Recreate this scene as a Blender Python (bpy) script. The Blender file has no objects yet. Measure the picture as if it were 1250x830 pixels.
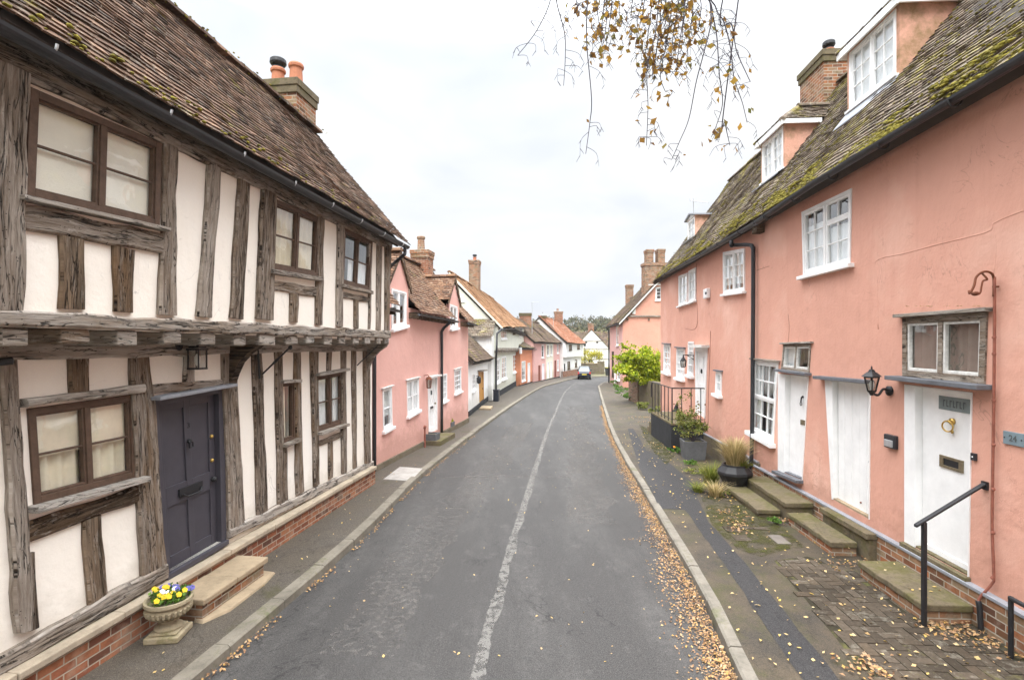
import bpy, bmesh, math, random
from mathutils import Vector, noise as mnoise
from mathutils.geometry import tessellate_polygon
random.seed(7)
RN = random.Random(11)
U = RN.uniform
scene = bpy.context.scene
COL = scene.collection
CX, CY, FPX, H = 625.0, 425.0, 640.0, 2.9

def gz(Y):
    return -.006 * max(0.0, min(Y, 80) - 12)

def gpt(px, py, z=0.0):
    """ground point (height z over the local ground) that the photo shows at px,py"""
    Y = 10.0
    for _ in range(40):
        Y = (H - z - gz(Y)) * FPX / (py - CY)
    return Vector(((px - CX) / FPX * Y, Y, z + gz(Y)))

class Facade:
    def __init__(s, p0, p1, sg=1):
        s.O = Vector((p0[0], p0[1])); t = Vector((p1[0] - p0[0], p1[1] - p0[1]))
        s.len = t.length; s.t = t.normalized(); s.n = Vector((s.t.y, -s.t.x)) * sg
    def P(s, u, z, d=0.0):
        p = s.O + s.t * u + s.n * d
        return Vector((p.x, p.y, z))
    def uv(s, px, py, d=0.0):
        rx = (px - CX) / FPX; rz = (CY - py) / FPX
        r = Vector((rx, 1.0)); k = (s.O + s.n * d).dot(s.n) / r.dot(s.n)
        return ((r * k - s.O).dot(s.t), H + rz * k)
    def q(s, *pp, d=0.0):
        return [s.uv(p[0], p[1], d) for p in pp]
    def uY(s, Y, d=0.0):
        return (Y - s.O.y - s.n.y * d) / s.t.y
    def Y(s, u):
        return s.O.y + s.t.y * u

ORG = {}
def root(name, label, cat, loc, group=None, kind=None):
    o = bpy.data.objects.new(name, None); COL.objects.link(o)
    o.location = loc; o.empty_display_size = .2
    o['label'] = label; o['category'] = cat
    if group: o['group'] = group
    if kind: o['kind'] = kind
    ORG[o.name] = Vector(loc)
    return o

def tag(o, label, cat, group=None, kind=None):
    if label: o['label'] = label
    if cat: o['category'] = cat
    if group: o['group'] = group
    if kind: o['kind'] = kind
    return o

class MB:
    def __init__(s): s.v = []; s.f = []; s.uv = {}; s.mi = {}
    def add(s, pts, faces, uvs=None, mi=0):
        b = len(s.v); s.v += [Vector(p) for p in pts]
        for i, f in enumerate(faces):
            if uvs is not None: s.uv[len(s.f)] = uvs[i] if isinstance(uvs, list) else [uvs] * len(f)
            if mi: s.mi[len(s.f)] = mi
            s.f.append([b + k for k in f])
    def poly(s, pts, uvs=None, mi=0):
        s.add(pts, [list(range(len(pts)))], uvs, mi)
    def loft(s, A, B, caps=True, uvs=None):
        n = len(A); b = len(s.v); s.v += [Vector(p) for p in A] + [Vector(p) for p in B]
        for i in range(n):
            j = (i + 1) % n
            if uvs: s.uv[len(s.f)] = [uvs] * 4
            s.f.append([b + i, b + j, b + n + j, b + n + i])
        if caps:
            if uvs: s.uv[len(s.f)] = [uvs] * n; s.uv[len(s.f) + 1] = [uvs] * n
            s.f.append([b + i for i in range(n)][::-1]); s.f.append([b + n + i for i in range(n)])
    def prism(s, F, poly, d0, d1):
        s.loft([F.P(u, z, d0) for u, z in poly], [F.P(u, z, d1) for u, z in poly])
    def fbox(s, F, u0, u1, z0, z1, d0, d1):
        s.prism(F, [(u0, z0), (u1, z0), (u1, z1), (u0, z1)], d0, d1)
    def box(s, c, sz, rz=0.0):
        ca, sa = math.cos(rz), math.sin(rz); c = Vector(c)
        pts = []
        for dz in (-.5, .5):
            for dx, dy in ((-.5, -.5), (.5, -.5), (.5, .5), (-.5, .5)):
                x, y = dx * sz[0], dy * sz[1]
                pts.append(c + Vector((x * ca - y * sa, x * sa + y * ca, dz * sz[2])))
        s.add(pts, [[3, 2, 1, 0], [4, 5, 6, 7], [0, 1, 5, 4], [1, 2, 6, 5], [2, 3, 7, 6], [3, 0, 4, 7]])
    def tube(s, pts, r, n=8, caps=True):
        pts = [Vector(p) for p in pts]; rings = []
        rr = r if isinstance(r, (list, tuple)) else [r] * len(pts)
        up = Vector((0, 0, 1))
        prev = None
        for i, p in enumerate(pts):
            t = (pts[min(i + 1, len(pts) - 1)] - pts[max(i - 1, 0)])
            if t.length < 1e-9: t = Vector((0, 0, 1))
            t.normalize()
            if prev is None:
                a = t.cross(up if abs(t.z) < .95 else Vector((1, 0, 0))).normalized()
            else:
                a = (prev - t * prev.dot(t)); a = a.normalized() if a.length > 1e-6 else t.orthogonal().normalized()
            prev = a; b = t.cross(a)
            rings.append([p + (a * math.cos(k * 2 * math.pi / n) + b * math.sin(k * 2 * math.pi / n)) * rr[i] for k in range(n)])
        b0 = len(s.v)
        for R in rings: s.v += R
        for i in range(len(rings) - 1):
            for k in range(n):
                l = (k + 1) % n
                s.f.append([b0 + i * n + k, b0 + i * n + l, b0 + (i + 1) * n + l, b0 + (i + 1) * n + k])
        if caps:
            s.f.append([b0 + k for k in range(n)][::-1]); s.f.append([b0 + (len(rings) - 1) * n + k for k in range(n)])
    def lathe(s, c, prof, n=20, sq=None, rot=0.0):
        c = Vector(c); b0 = len(s.v)
        for r, z in prof:
            for k in range(n):
                a = 2 * math.pi * k / n + rot
                s.v.append(c + Vector((r * math.cos(a), r * math.sin(a), z)))
        for i in range(len(prof) - 1):
            for k in range(n):
                l = (k + 1) % n
                s.f.append([b0 + i * n + k, b0 + i * n + l, b0 + (i + 1) * n + l, b0 + (i + 1) * n + k])
        s.f.append([b0 + k for k in range(n)][::-1]); s.f.append([b0 + (len(prof) - 1) * n + k for k in range(n)])
    def blob(s, c, r, n=6, m=4, jit=.25, rnd=RN, uvs=None):
        c = Vector(c); r = Vector(r) if not isinstance(r, (int, float)) else Vector((r, r, r)); b0 = len(s.v)
        for i in range(m + 1):
            ph = math.pi * i / m
            for k in range(n):
                a = 2 * math.pi * (k + .5 * (i % 2)) / n; q = 1 + rnd.uniform(-jit, jit)
                s.v.append(c + Vector((r.x * math.sin(ph) * math.cos(a) * q, r.y * math.sin(ph) * math.sin(a) * q, r.z * math.cos(ph) * q)))
        for i in range(m):
            for k in range(n):
                l = (k + 1) % n
                if uvs: s.uv[len(s.f)] = [uvs] * 4
                s.f.append([b0 + i * n + k, b0 + (i + 1) * n + k, b0 + (i + 1) * n + l, b0 + i * n + l])
    def leaf(s, p, size, rnd=RN, flat=False, uvs=None):
        p = Vector(p)
        if flat: n = Vector((rnd.gauss(0, .35), rnd.gauss(0, .35), 1)).normalized()
        else: n = Vector((rnd.gauss(0, 1), rnd.gauss(0, 1), rnd.gauss(0, 1) + .35)).normalized()
        a = n.orthogonal().normalized(); b = n.cross(a); th = rnd.uniform(0, 6.28)
        x = a * math.cos(th) + b * math.sin(th); y = n.cross(x)
        L = size * .5; W = size * rnd.uniform(.27, .4); cu = n * size * rnd.uniform(-.05, .22)
        uvs = uvs or (rnd.random(), rnd.random())
        pts = [p - x * L, p + y * W + cu, p + x * L * .15 + y * W * .7 + cu * .9, p + x * L, p + x * L * .15 - y * W * .7 + cu * .9, p - y * W + cu]
        s.add([pts[0], pts[1], pts[2], pts[3], pts[4], pts[5]], [[0, 1, 2, 3], [0, 3, 4, 5]], uvs)
    def build(s, name, mat, parent=None, smooth=False, bevel=0.0, recalc=True, kind=None):
        o0 = Vector((0, 0, 0)); p = parent
        while p is not None:
            if p.name in ORG: o0 = ORG[p.name]; break
            p = p.parent
        me = bpy.data.meshes.new(name)
        me.from_pydata([tuple(v - o0) for v in s.v], [], s.f)
        mats = mat if isinstance(mat, (list, tuple)) else [mat]
        for m in mats: me.materials.append(m)
        uvl = me.uv_layers.new(name='UVMap')
        me.update()
        for p in me.polygons:
            ov = s.uv.get(p.index)
            if p.index in s.mi: p.material_index = s.mi[p.index]
            n = p.normal
            for k, li in enumerate(p.loop_indices):
                if ov is not None: uvl.data[li].uv = ov[k]
                else:
                    w = s.v[me.loops[li].vertex_index]
                    if abs(n.z) > .75: uvl.data[li].uv = (w.x, w.y)
                    else:
                        h = Vector((-n.y, n.x)); h = h.normalized() if h.length > 1e-6 else Vector((1, 0))
                        uvl.data[li].uv = (h.x * w.x + h.y * w.y, w.z)
        if recalc:
            bm = bmesh.new(); bm.from_mesh(me); bmesh.ops.recalc_face_normals(bm, faces=bm.faces); bm.to_mesh(me); bm.free()
        if smooth:
            for p in me.polygons: p.use_smooth = True
        o = bpy.data.objects.new(name, me); COL.objects.link(o)
        if parent is not None: o.parent = parent
        else: ORG[o.name] = Vector((0, 0, 0))
        if bevel:
            b = o.modifiers.new('Bevel', 'BEVEL'); b.width = bevel; b.segments = 2; b.limit_method = 'ANGLE'; b.angle_limit = .6
        if kind: o['kind'] = kind
        return o

def centre_thing(o):
    """give a one-mesh thing its own origin at its base"""
    me = o.data; xs = [v.co.x for v in me.vertices]; ys = [v.co.y for v in me.vertices]; zs = [v.co.z for v in me.vertices]
    c = Vector(((min(xs) + max(xs)) / 2, (min(ys) + max(ys)) / 2, min(zs)))
    for v in me.vertices: v.co -= c
    o.location = c; ORG[o.name] = c
    return o

# ------------------------------------------------------------------ materials
class Mt:
    def __init__(s, name):
        s.m = bpy.data.materials.new(name); s.m.use_nodes = True; s.nt = s.m.node_tree
        s.b = s.nt.nodes['Principled BSDF']; s._c = {}
    def n(s, t, **kw):
        nd = s.nt.nodes.new(t)
        for k, v in kw.items(): setattr(nd, k, v)
        return nd
    def l(s, a, b): s.nt.links.new(a, b)
    def set(s, sock, v):
        if isinstance(v, bpy.types.NodeSocket): s.l(v, sock)
        elif isinstance(v, (tuple, list)) and len(v) == 3 and sock.type == 'RGBA': sock.default_value = (*v, 1)
        else: sock.default_value = v
    def coord(s, k='Object'):
        if k not in s._c: s._c[k] = s.n('ShaderNodeTexCoord').outputs[k]
        return s._c[k]
    def map(s, c, scale=(1, 1, 1), loc=(0, 0, 0), rot=(0, 0, 0)):
        m = s.n('ShaderNodeMapping'); s.l(c, m.inputs[0]); s.set(m.inputs['Scale'], scale); s.set(m.inputs['Location'], loc); s.set(m.inputs['Rotation'], rot)
        return m.outputs[0]
    def noise(s, scale, detail=4, rough=.6, c=None, dist=0.0):
        t = s.n('ShaderNodeTexNoise'); s.l(c if c is not None else s.coord(), t.inputs['Vector'])
        s.set(t.inputs['Scale'], scale); s.set(t.inputs['Detail'], detail); s.set(t.inputs['Roughness'], rough); s.set(t.inputs['Distortion'], dist)
        return t.outputs[0]
    def vor(s, scale, c=None, feat='F1', out=0):
        t = s.n('ShaderNodeTexVoronoi', feature=feat); s.l(c if c is not None else s.coord(), t.inputs['Vector']); s.set(t.inputs['Scale'], scale)
        return t.outputs[out]
    def ramp(s, f, st):
        r = s.n('ShaderNodeValToRGB'); s.set(r.inputs[0], f); e = r.color_ramp.elements
        while len(e) < len(st): e.new(.5)
        for i, (p, c) in enumerate(st):
            e[i].position = p; e[i].color = (c, c, c, 1) if isinstance(c, (int, float)) else (*c, 1)
        return r.outputs[0]
    def mix(s, f, a, b, bl='MIX'):
        x = s.n('ShaderNodeMix', data_type='RGBA', blend_type=bl); s.set(x.inputs[0], f); s.set(x.inputs[6], a); s.set(x.inputs[7], b)
        return x.outputs[2]
    def math(s, op, a, b=0.0, cl=False):
        x = s.n('ShaderNodeMath', operation=op, use_clamp=cl); s.set(x.inputs[0], a); s.set(x.inputs[1], b)
        return x.outputs[0]
    def bump(s, h, st=.3, dist=.01, prev=None):
        b = s.n('ShaderNodeBump'); s.set(b.inputs['Height'], h); s.set(b.inputs['Strength'], st); s.set(b.inputs['Distance'], dist)
        if prev is not None: s.l(prev, b.inputs['Normal'])
        return b.outputs[0]
    def out(s, col=None, rough=.8, nrm=None, metal=0.0, spec=.3):
        if col is not None: s.set(s.b.inputs['Base Color'], col)
        s.set(s.b.inputs['Roughness'], rough); s.set(s.b.inputs['Metallic'], metal); s.set(s.b.inputs['Specular IOR Level'], spec)
        if nrm is not None: s.l(nrm, s.b.inputs['Normal'])
        return s.m

def sc(c, k): return tuple(min(.95, x * k) for x in c)
def simple(name, col, rough=.7, var=.2, scale=5, bst=.15, bscale=60, metal=0.0, spec=.3):
    m = Mt(name); f = m.noise(scale, 5, .65)
    c = m.ramp(f, [(.25, sc(col, 1 - var)), (.5, col), (.78, sc(col, 1 + var))])
    return m.out(c, rough, m.bump(m.noise(bscale, 3), bst, .006), metal, spec)

def render_wall(name, col, lump=.35, stain=.5, pale=(.85, .62, .52), streak=.25, moss=0.0, damp=.6):
    """painted lime render: hand-floated lumps, weathered paler and darker areas, rain streaks"""
    m = Mt(name); o = m.coord()
    big = m.noise(.55, 4, .6); mid = m.noise(2.6, 5, .65); fine = m.noise(42, 3)
    c = m.ramp(big, [(.3, sc(col, .93)), (.5, col), (.72, tuple(a * .4 + b * .6 for a, b in zip(col, pale)))])
    c = m.mix(m.ramp(mid, [(.42, 0.0), (.72, stain * .5)]), c, sc(col, 1.16))
    st = m.noise(1.0, 5, .7, m.map(m.coord('UV'), (5.5, .35, 1)))
    c = m.mix(m.ramp(st, [(.54, 0.0), (.74, streak)]), c, tuple(x * k for x, k in zip(col, (.72, .66, .62))))
    sp = m.noise(90, 2, .5)
    c = m.mix(m.ramp(sp, [(.66, 0.0), (.74, .35)]), c, sc(col, .6))
    wv = m.noise(1.6, 4, .6, m.map(o, (1, 1, .8)), .9); ln = m.math('MULTIPLY', m.ramp(wv, [(.4965, 0.0), (.5, 1.0), (.5035, 0.0)]), m.ramp(m.noise(.9, 2, .5), [(.5, 0.0), (.58, .55)]))
    c = m.mix(ln, c, sc(col, .45))
    zz = m.n('ShaderNodeSeparateXYZ'); m.l(m.coord('UV'), zz.inputs[0])
    dmp = m.math('SUBTRACT', m.math('ADD', .95, m.math('MULTIPLY', m.noise(2.4, 5, .7), 1.1)), m.math('MULTIPLY', zz.outputs[1], 1.0))
    c = m.mix(m.ramp(dmp, [(.62, 0.0), (1.3, damp)]), c, tuple(x * k for x, k in zip(col, (.62, .60, .55))))
    if moss: c = m.mix(m.ramp(m.noise(2.1, 6, .7), [(.46, 0.0), (.66, moss)]), c, (.17, .13, .045))
    h = m.math('ADD', m.math('MULTIPLY', m.noise(3.2, 3, .55), 1.0), m.math('MULTIPLY', m.noise(13, 4, .6), .45))
    h = m.math('ADD', h, m.math('MULTIPLY', fine, .1))
    return m.out(c, .85, m.bump(h, lump, .05), 0, .2)

def brick(name, c1, c2, c3, mortar, w=.215, h=.075, moss=.0):
    m = Mt(name); uv = m.coord('UV')
    wob = m.mix(.012, uv, m.nt.nodes.new('ShaderNodeTexNoise').outputs[1])
    t = m.n('ShaderNodeTexBrick'); m.l(wob, t.inputs['Vector'])
    t.inputs['Scale'].default_value = 1; t.inputs['Brick Width'].default_value = w; t.inputs['Row Height'].default_value = h
    t.inputs['Mortar Size'].default_value = .0075; t.inputs['Mortar Smooth'].default_value = .3
    t.inputs['Color1'].default_value = (0, 0, 0, 1); t.inputs['Color2'].default_value = (1, 1, 1, 1); t.inputs['Mortar'].default_value = (.5, .5, .5, 1)
    bc = m.ramp(t.outputs['Color'], [(.0, c1), (.35, c2), (.6, c3), (1, c2)])
    bc = m.mix(m.ramp(m.noise(9, 5, .7), [(.35, 0.0), (.75, .6)]), bc, sc(c1, .7))
    bc = m.mix(m.ramp(m.noise(3.1, 4, .7), [(.5, 0.0), (.7, .45)]), bc, mortar)
    c = m.mix(t.outputs['Fac'], bc, m.mix(m.noise(12, 3), sc(mortar, .7), sc(mortar, 1.1)))
    if moss:
        c = m.mix(m.ramp(m.noise(3.3, 6, .7), [(.5, 0.0), (.66, moss)]), c, (.10, .10, .035))
    hh = m.math('ADD', m.math('MULTIPLY', m.math('SUBTRACT', 1.0, t.outputs['Fac']), 1.0), m.math('MULTIPLY', m.noise(50, 3), .35))
    return m.out(c, .9, m.bump(hh, .6, .008), 0, .15)

def tiles(name, cols, moss=.3, lichen=.2, mosscol=(.16, .155, .03), mscale=1.6, bst=.5):
    """clay peg tiles: each tile its own fired colour (UV random), lichen and moss patches"""
    m = Mt(name); uv = m.n('ShaderNodeSeparateXYZ'); m.l(m.coord('UV'), uv.inputs[0]); r1, r2 = uv.outputs[0], uv.outputs[1]
    k = len(cols); c = m.ramp(r1, [(i / (k - 1), cc) for i, cc in enumerate(cols)])
    c = m.mix(m.ramp(m.noise(.8, 4, .6), [(.35, 0.0), (.7, .5)]), c, sc(cols[0], .8))
    c = m.mix(m.ramp(m.noise(28, 5, .7), [(.4, 0.0), (.7, .55)]), c, sc(cols[0], .55))
    c = m.mix(m.ramp(m.math('ADD', m.noise(13, 5, .75), m.math('MULTIPLY', r2, .12)), [(.62, 0.0), (.72, lichen)]), c, (.42, .40, .33))
    mm = m.math('ADD', m.noise(mscale, 6, .72), m.math('MULTIPLY', m.noise(18, 4, .7), .35))
    mm = m.math('ADD', mm, m.math('MULTIPLY', r2, .06))
    c = m.mix(m.ramp(mm, [(.86 - moss * .33, 0.0), (.98 - moss * .33, .92)]), c, m.mix(m.noise(30, 3), sc(mosscol, .55), sc(mosscol, 1.5)))
    return m.out(c, .95, m.bump(m.noise(70, 4), bst, .006), 0, .1)

def oak(name='weathered_oak', dark=(.022, .016, .012), mid=(.175, .135, .102), pale=(.43, .38, .325), brown=(.20, .125, .066)):
    m = Mt(name); uv = m.coord('UV'); oi = m.n('ShaderNodeObjectInfo').outputs['Random']
    r2 = m.math('FRACT', m.math('MULTIPLY', oi, 7.31)); r3 = m.math('FRACT', m.math('MULTIPLY', oi, 13.7))
    g = m.noise(1.0, 8, .78, m.map(uv, (2.6, 46, 1)), .7); g2 = m.noise(1.0, 6, .65, m.map(uv, (1.2, 9, 1)), 1.1); g3 = m.noise(1.0, 3, .5, m.map(uv, (.7, 3.2, 1)))
    f = m.math('ADD', m.math('MULTIPLY', g, .62), m.math('MULTIPLY', g2, .42)); f = m.math('ADD', f, m.math('MULTIPLY', g3, .22)); f = m.math('ADD', f, m.math('MULTIPLY', m.math('SUBTRACT', oi, .5), .12))
    c = m.ramp(f, [(.49, dark), (.565, mid), (.66, tuple((a * .6 + b * .4) for a, b in zip(mid, pale))), (.77, pale)])
    c = m.mix(m.math('MULTIPLY', m.ramp(m.noise(1.0, 5, .7, m.map(uv, (1.6, 7, 1), (3, 1, 0))), [(.42, 0.0), (.62, .75)]), r2), c, m.mix(g, sc(brown, .35), sc(brown, 1.5)))
    c = m.mix(m.math('MULTIPLY', m.ramp(m.noise(1.0, 6, .8, m.map(uv, (3, 20, 1), (1, 8, 0)), .5), [(.55, 0.0), (.66, .85)]), m.math('ADD', m.math('MULTIPLY', r3, .7), .25)), c, (.52, .475, .42))
    crack = m.noise(1.0, 4, .6, m.map(uv, (1.3, 15, 1), (5, 3, 0)), 1.4)
    cr = m.ramp(crack, [(.478, 0.0), (.5, 1.0), (.522, 0.0)])
    gate = m.ramp(m.noise(3, 2, .5, m.map(uv, (1, 4, 1))), [(.42, 0.0), (.52, 1.0)])
    ck = m.math('MULTIPLY', cr, gate); c = m.mix(ck, c, (.010, .008, .006))
    hl = m.vor(24, m.map(uv, (1, 1, 1)), out=0); c = m.mix(m.ramp(hl, [(.07, .9), (.13, 0.0)]), c, (.012, .009, .007))
    h = m.math('SUBTRACT', m.math('ADD', m.math('MULTIPLY', g, .8), m.math('MULTIPLY', g2, .6)), m.math('MULTIPLY', ck, 1.6))
    return m.out(c, .9, m.bump(h, 1.0, .02), 0, .15)

def stone(name, col, moss=.0, rough=.9, mcol=(.13, .13, .04), stain=.5):
    m = Mt(name); c = m.ramp(m.noise(3, 6, .7), [(.3, sc(col, .7)), (.52, col), (.75, sc(col, 1.2))])
    c = m.mix(m.ramp(m.noise(16, 5, .75), [(.5, 0.0), (.7, stain)]), c, sc(col, .45))
    if moss: c = m.mix(m.ramp(m.noise(2.6, 7, .75), [(.62 - moss * .3, 0.0), (.76 - moss * .3, .85)]), c, m.mix(m.noise(25, 3), sc(mcol, .6), sc(mcol, 1.3)))
    return m.out(c, rough, m.bump(m.math('ADD', m.noise(9, 5, .7), m.math('MULTIPLY', m.noise(70, 3), .4)), .5, .012), 0, .2)

def ramp_leaf(name, cols, rough=.7, trans=.25):
    m = Mt(name); sx = m.n('ShaderNodeSeparateXYZ'); m.l(m.coord('UV'), sx.inputs[0]); k = len(cols)
    c = m.ramp(sx.outputs[0], [(i / (k - 1), cc) for i, cc in enumerate(cols)])
    c = m.mix(m.math('MULTIPLY', sx.outputs[1], .35), c, sc(cols[0], .55))
    m.out(c, rough, None, 0, .25)
    if trans:
        tr = m.n('ShaderNodeBsdfTranslucent'); m.set(tr.inputs[0], c); mx = m.n('ShaderNodeMixShader'); mx.inputs[0].default_value = trans
        m.l(m.b.outputs[0], mx.inputs[1]); m.l(tr.outputs[0], mx.inputs[2]); m.l(mx.outputs[0], m.nt.nodes['Material Output'].inputs[0])
    return m.m

def glass_mat(name, r0=.07, tint=(.95, .97, .96), wav=.10, pw=3.5):
    m = Mt(name); m.nt.nodes.remove(m.b); lw = m.n('ShaderNodeLayerWeight'); lw.inputs[0].default_value = .5
    gl = m.n('ShaderNodeBsdfGlossy'); gl.inputs['Roughness'].default_value = .012; gl.inputs[0].default_value = (1, 1, 1, 1)
    tr = m.n('ShaderNodeBsdfTransparent'); tr.inputs[0].default_value = (*tint, 1)
    b = m.bump(m.noise(4, 2), wav, .02); m.l(b, gl.inputs['Normal'])
    fac = m.math('ADD', m.math('MULTIPLY', m.math('POWER', lw.outputs['Facing'], pw), 1 - r0), r0, True)
    mx = m.n('ShaderNodeMixShader'); m.l(fac, mx.inputs[0]); m.l(tr.outputs[0], mx.inputs[1]); m.l(gl.outputs[0], mx.inputs[2])
    m.l(mx.outputs[0], m.nt.nodes['Material Output'].inputs[0])
    return m.m

def asphalt(name, col=(.085, .082, .08), pale=(.2, .19, .18), moss=0.0, brown=0.0, patch=.5):
    m = Mt(name); o = m.coord()
    sp = m.noise(150, 3, .7); mid = m.noise(26, 4, .7); lane = m.noise(.7, 6, .65, m.map(o, (1.9, .35, 1), (0, 0, 0), (0, 0, .12)))
    c = m.ramp(sp, [(.34, sc(col, .35)), (.5, col), (.64, sc(col, 2.3))])
    ag = m.noise(58, 3, .75); c = m.mix(m.ramp(ag, [(.56, 0.0), (.66, .7)]), c, sc(col, 2.6)); c = m.mix(m.ramp(ag, [(.34, .75), (.44, 0.0)]), c, sc(col, .3))
    gr = m.ramp(m.noise(55, 4, .8), [(.36, .15), (.62, 1.0)]); g2 = m.ramp(m.noise(7, 6, .8), [(.40, 0.0), (.60, 1.0)])
    c = m.mix(m.math('MULTIPLY', m.math('MULTIPLY', m.ramp(lane, [(.46, 0.0), (.70, patch)]), gr), m.math('ADD', m.math('MULTIPLY', g2, .7), .3)), c, pale)
    c = m.mix(m.ramp(mid, [(.5, 0.0), (.72, .5)]), c, sc(col, .45))
    bl = m.noise(2.3, 6, .7, m.map(o, (1.1, .8, 1)))
    c = m.mix(m.math('MULTIPLY', m.math('MULTIPLY', m.ramp(bl, [(.58, 0.0), (.68, patch * .8)]), gr), g2), c, sc(pale, 1.1))
    c = m.mix(m.ramp(m.noise(1.3, 6, .75), [(.56, 0.0), (.72, .45)]), c, sc(col, .55))
    wv = m.noise(.9, 5, .65, m.map(o, (1, .6, 1)), .6); ln = m.math('MULTIPLY', m.ramp(wv, [(.4945, 0.0), (.5, 1.0), (.5055, 0.0)]), m.ramp(m.noise(.5, 2, .5), [(.46, 0.0), (.56, .8)])); c = m.mix(ln, c, sc(col, .25))
    if brown: c = m.mix(m.ramp(m.noise(1.7, 6, .7), [(.38, 0.0), (.62, brown)]), c, (.12, .09, .055))
    if moss: c = m.mix(m.ramp(m.noise(1.2, 8, .78), [(.60 - moss * .2, 0.0), (.74 - moss * .2, .8)]), c, m.mix(m.noise(40, 3), (.030, .031, .008), (.085, .082, .022)))
    c = m.mix(1.0, c, m.ramp(m.noise(75, 4, .85), [(.36, .45), (.5, .85), (.62, 1.0)]), 'MULTIPLY')
    h = m.math('ADD', m.math('MULTIPLY', sp, .5), m.math('MULTIPLY', m.noise(90, 3, .7), .6))
    return m.out(c, .72, m.bump(h, .55, .008), 0, .4)
M = {}
M['oak'] = oak()
M['oak_brown'] = oak('brown_oak', (.016, .011, .008), (.085, .06, .04), (.26, .19, .13), (.19, .11, .055))
M['frame_brown'] = simple('brown_frame', (.10, .062, .042), .65, .35, 14, .3, 40)
M['plaster'] = render_wall('cream_limewash', (.90, .845, .755), .22, .2, (.93, .90, .86), .13)
M['pink'] = render_wall('salmon_render', (.665, .355, .27), .3, .3, (.82, .56, .46), .2)
M['pink_pale'] = render_wall('pale_pink_render', (.74, .425, .365), .25, .4, (.86, .58, .52), .30)
M['pink_cheek'] = render_wall('algae_stained_render', (.62, .34, .25), .3, .5, (.78, .55, .45), .4, .75)
M['pink_far'] = render_wall('dusty_pink_render', (.70, .42, .385), .2, .4, (.8, .5, .46), .25)
M['salmon_far'] = render_wall('deep_salmon_render', (.66, .335, .25), .2, .4, (.75, .4, .3), .2)
M['white_wall'] = render_wall('white_limewash', (.82, .82, .80), .25, .2, (.88, .88, .87), .15)
M['green_wall'] = render_wall('pale_sage_render', (.66, .67, .585), .2, .2, (.7, .72, .62), .18)
M['orange_wall'] = render_wall('orange_render', (.72, .30, .17), .2, .3, (.8, .4, .25), .15)
M['cream_wall'] = render_wall('ivory_render', (.76, .73, .60), .2, .2, (.85, .82, .7), .15)
M['brick_red'] = brick('red_brick', (.11, .055, .038), (.31, .11, .06), (.40, .17, .085), (.42, .35, .27))
M['brick_old'] = brick('old_stock_brick', (.10, .055, .038), (.40, .155, .07), (.30, .22, .14), (.44, .40, .33), moss=.4)
M['brick_dark'] = brick('garden_wall_brick', (.10, .06, .045), (.24, .12, .08), (.30, .2, .13), (.3, .27, .22), moss=.4)
M['flint'] = stone('flint_rubble', (.17, .14, .10), .3)
M['tile_left'] = tiles('brown_peg_tile', [(.050, .036, .028), (.15, .092, .064), (.21, .13, .088), (.085, .058, .044), (.30, .19, .13)], .16, .3, (.19, .165, .04))
M['tile_right'] = tiles('mossy_peg_tile', [(.085, .066, .052), (.16, .125, .095), (.24, .19, .145), (.12, .095, .073), (.30, .24, .18)], .42, .7, (.22, .19, .04), 1.25)
M['tile_moss'] = tiles('green_mossy_tile', [(.085, .066, .052), (.16, .125, .095), (.2, .16, .12)], .72, .5, (.20, .175, .04), 1.25)
M['tile_pinkhouse'] = tiles('russet_peg_tile', [(.09, .055, .04), (.20, .11, .07), (.28, .165, .10), (.16, .09, .06), (.33, .21, .14)], .12, .4)
M['tile_orange'] = tiles('orange_clay_tile', [(.20, .105, .055), (.33, .175, .085), (.38, .22, .12), (.27, .14, .07), (.40, .26, .16)], .10, .25)
M['tile_red'] = tiles('red_clay_tile', [(.20, .075, .04), (.36, .14, .07), (.42, .2, .12), (.28, .11, .06), (.5, .33, .24)], .05, .5)
M['tile_brown'] = tiles('dark_brown_tile', [(.07, .05, .04), (.14, .095, .07), (.18, .125, .09), (.11, .075, .055), (.22, .16, .115)], .28, .3)
M['underlay'] = simple('roof_batten', (.05, .04, .033), .95, .2)
M['white_paint'] = simple('white_gloss_paint', (.85, .85, .845), .45, .10, 3.5, .12, 30, 0, .4)
M['white_worn'] = simple('worn_white_paint', (.66, .65, .62), .6, .25, 18, .35, 45)
M['dark_door'] = simple('slate_grey_paint', (.058, .054, .066), .5, .14, 6, .1, 50, 0, .4)
M['slate'] = stone('grey_slate', (.145, .15, .165), 0, .7, stain=.3)
M['lead'] = simple('lead_sheet', (.30, .315, .345), .55, .18, 9, .15, 30, .2)
M['grey_wood'] = oak('silver_grey_oak', (.045, .037, .03), (.30, .262, .222), (.52, .48, .43), (.24, .17, .11))
M['black_metal'] = simple('black_ironwork', (.018, .018, .02), .5, .2, 20, .1, 60, 0, .4)
M['black_plastic'] = simple('black_gutter', (.028, .029, .033), .42, .3, 6, .05, 60, 0, .4)
M['black_wall'] = stone('black_tarred_render', (.035, .037, .04), 0, .8)
M['rust'] = simple('rusty_iron', (.17, .06, .032), .85, .35, 30, .4, 70)
M['rust_pipe'] = simple('painted_rusty_pipe', (.26, .095, .065), .8, .35, 12, .3, 50)
M['brass'] = simple('brass', (.62, .41, .12), .3, .1, 20, .05, 60, .95)
M['brass_dull'] = simple('dull_brass', (.24, .20, .13), .45, .25, 30, .1, 60, .6)
M['galv'] = simple('galvanised_bracket', (.45, .46, .47), .45, .15, 20, .1, 60, .5)
M['stone_step'] = stone('sandstone_step', (.34, .265, .175), 0, stain=.35)
M['stone_moss'] = stone('mossy_stone_step', (.16, .13, .083), .52, mcol=(.11, .10, .036), stain=.85)
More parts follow.
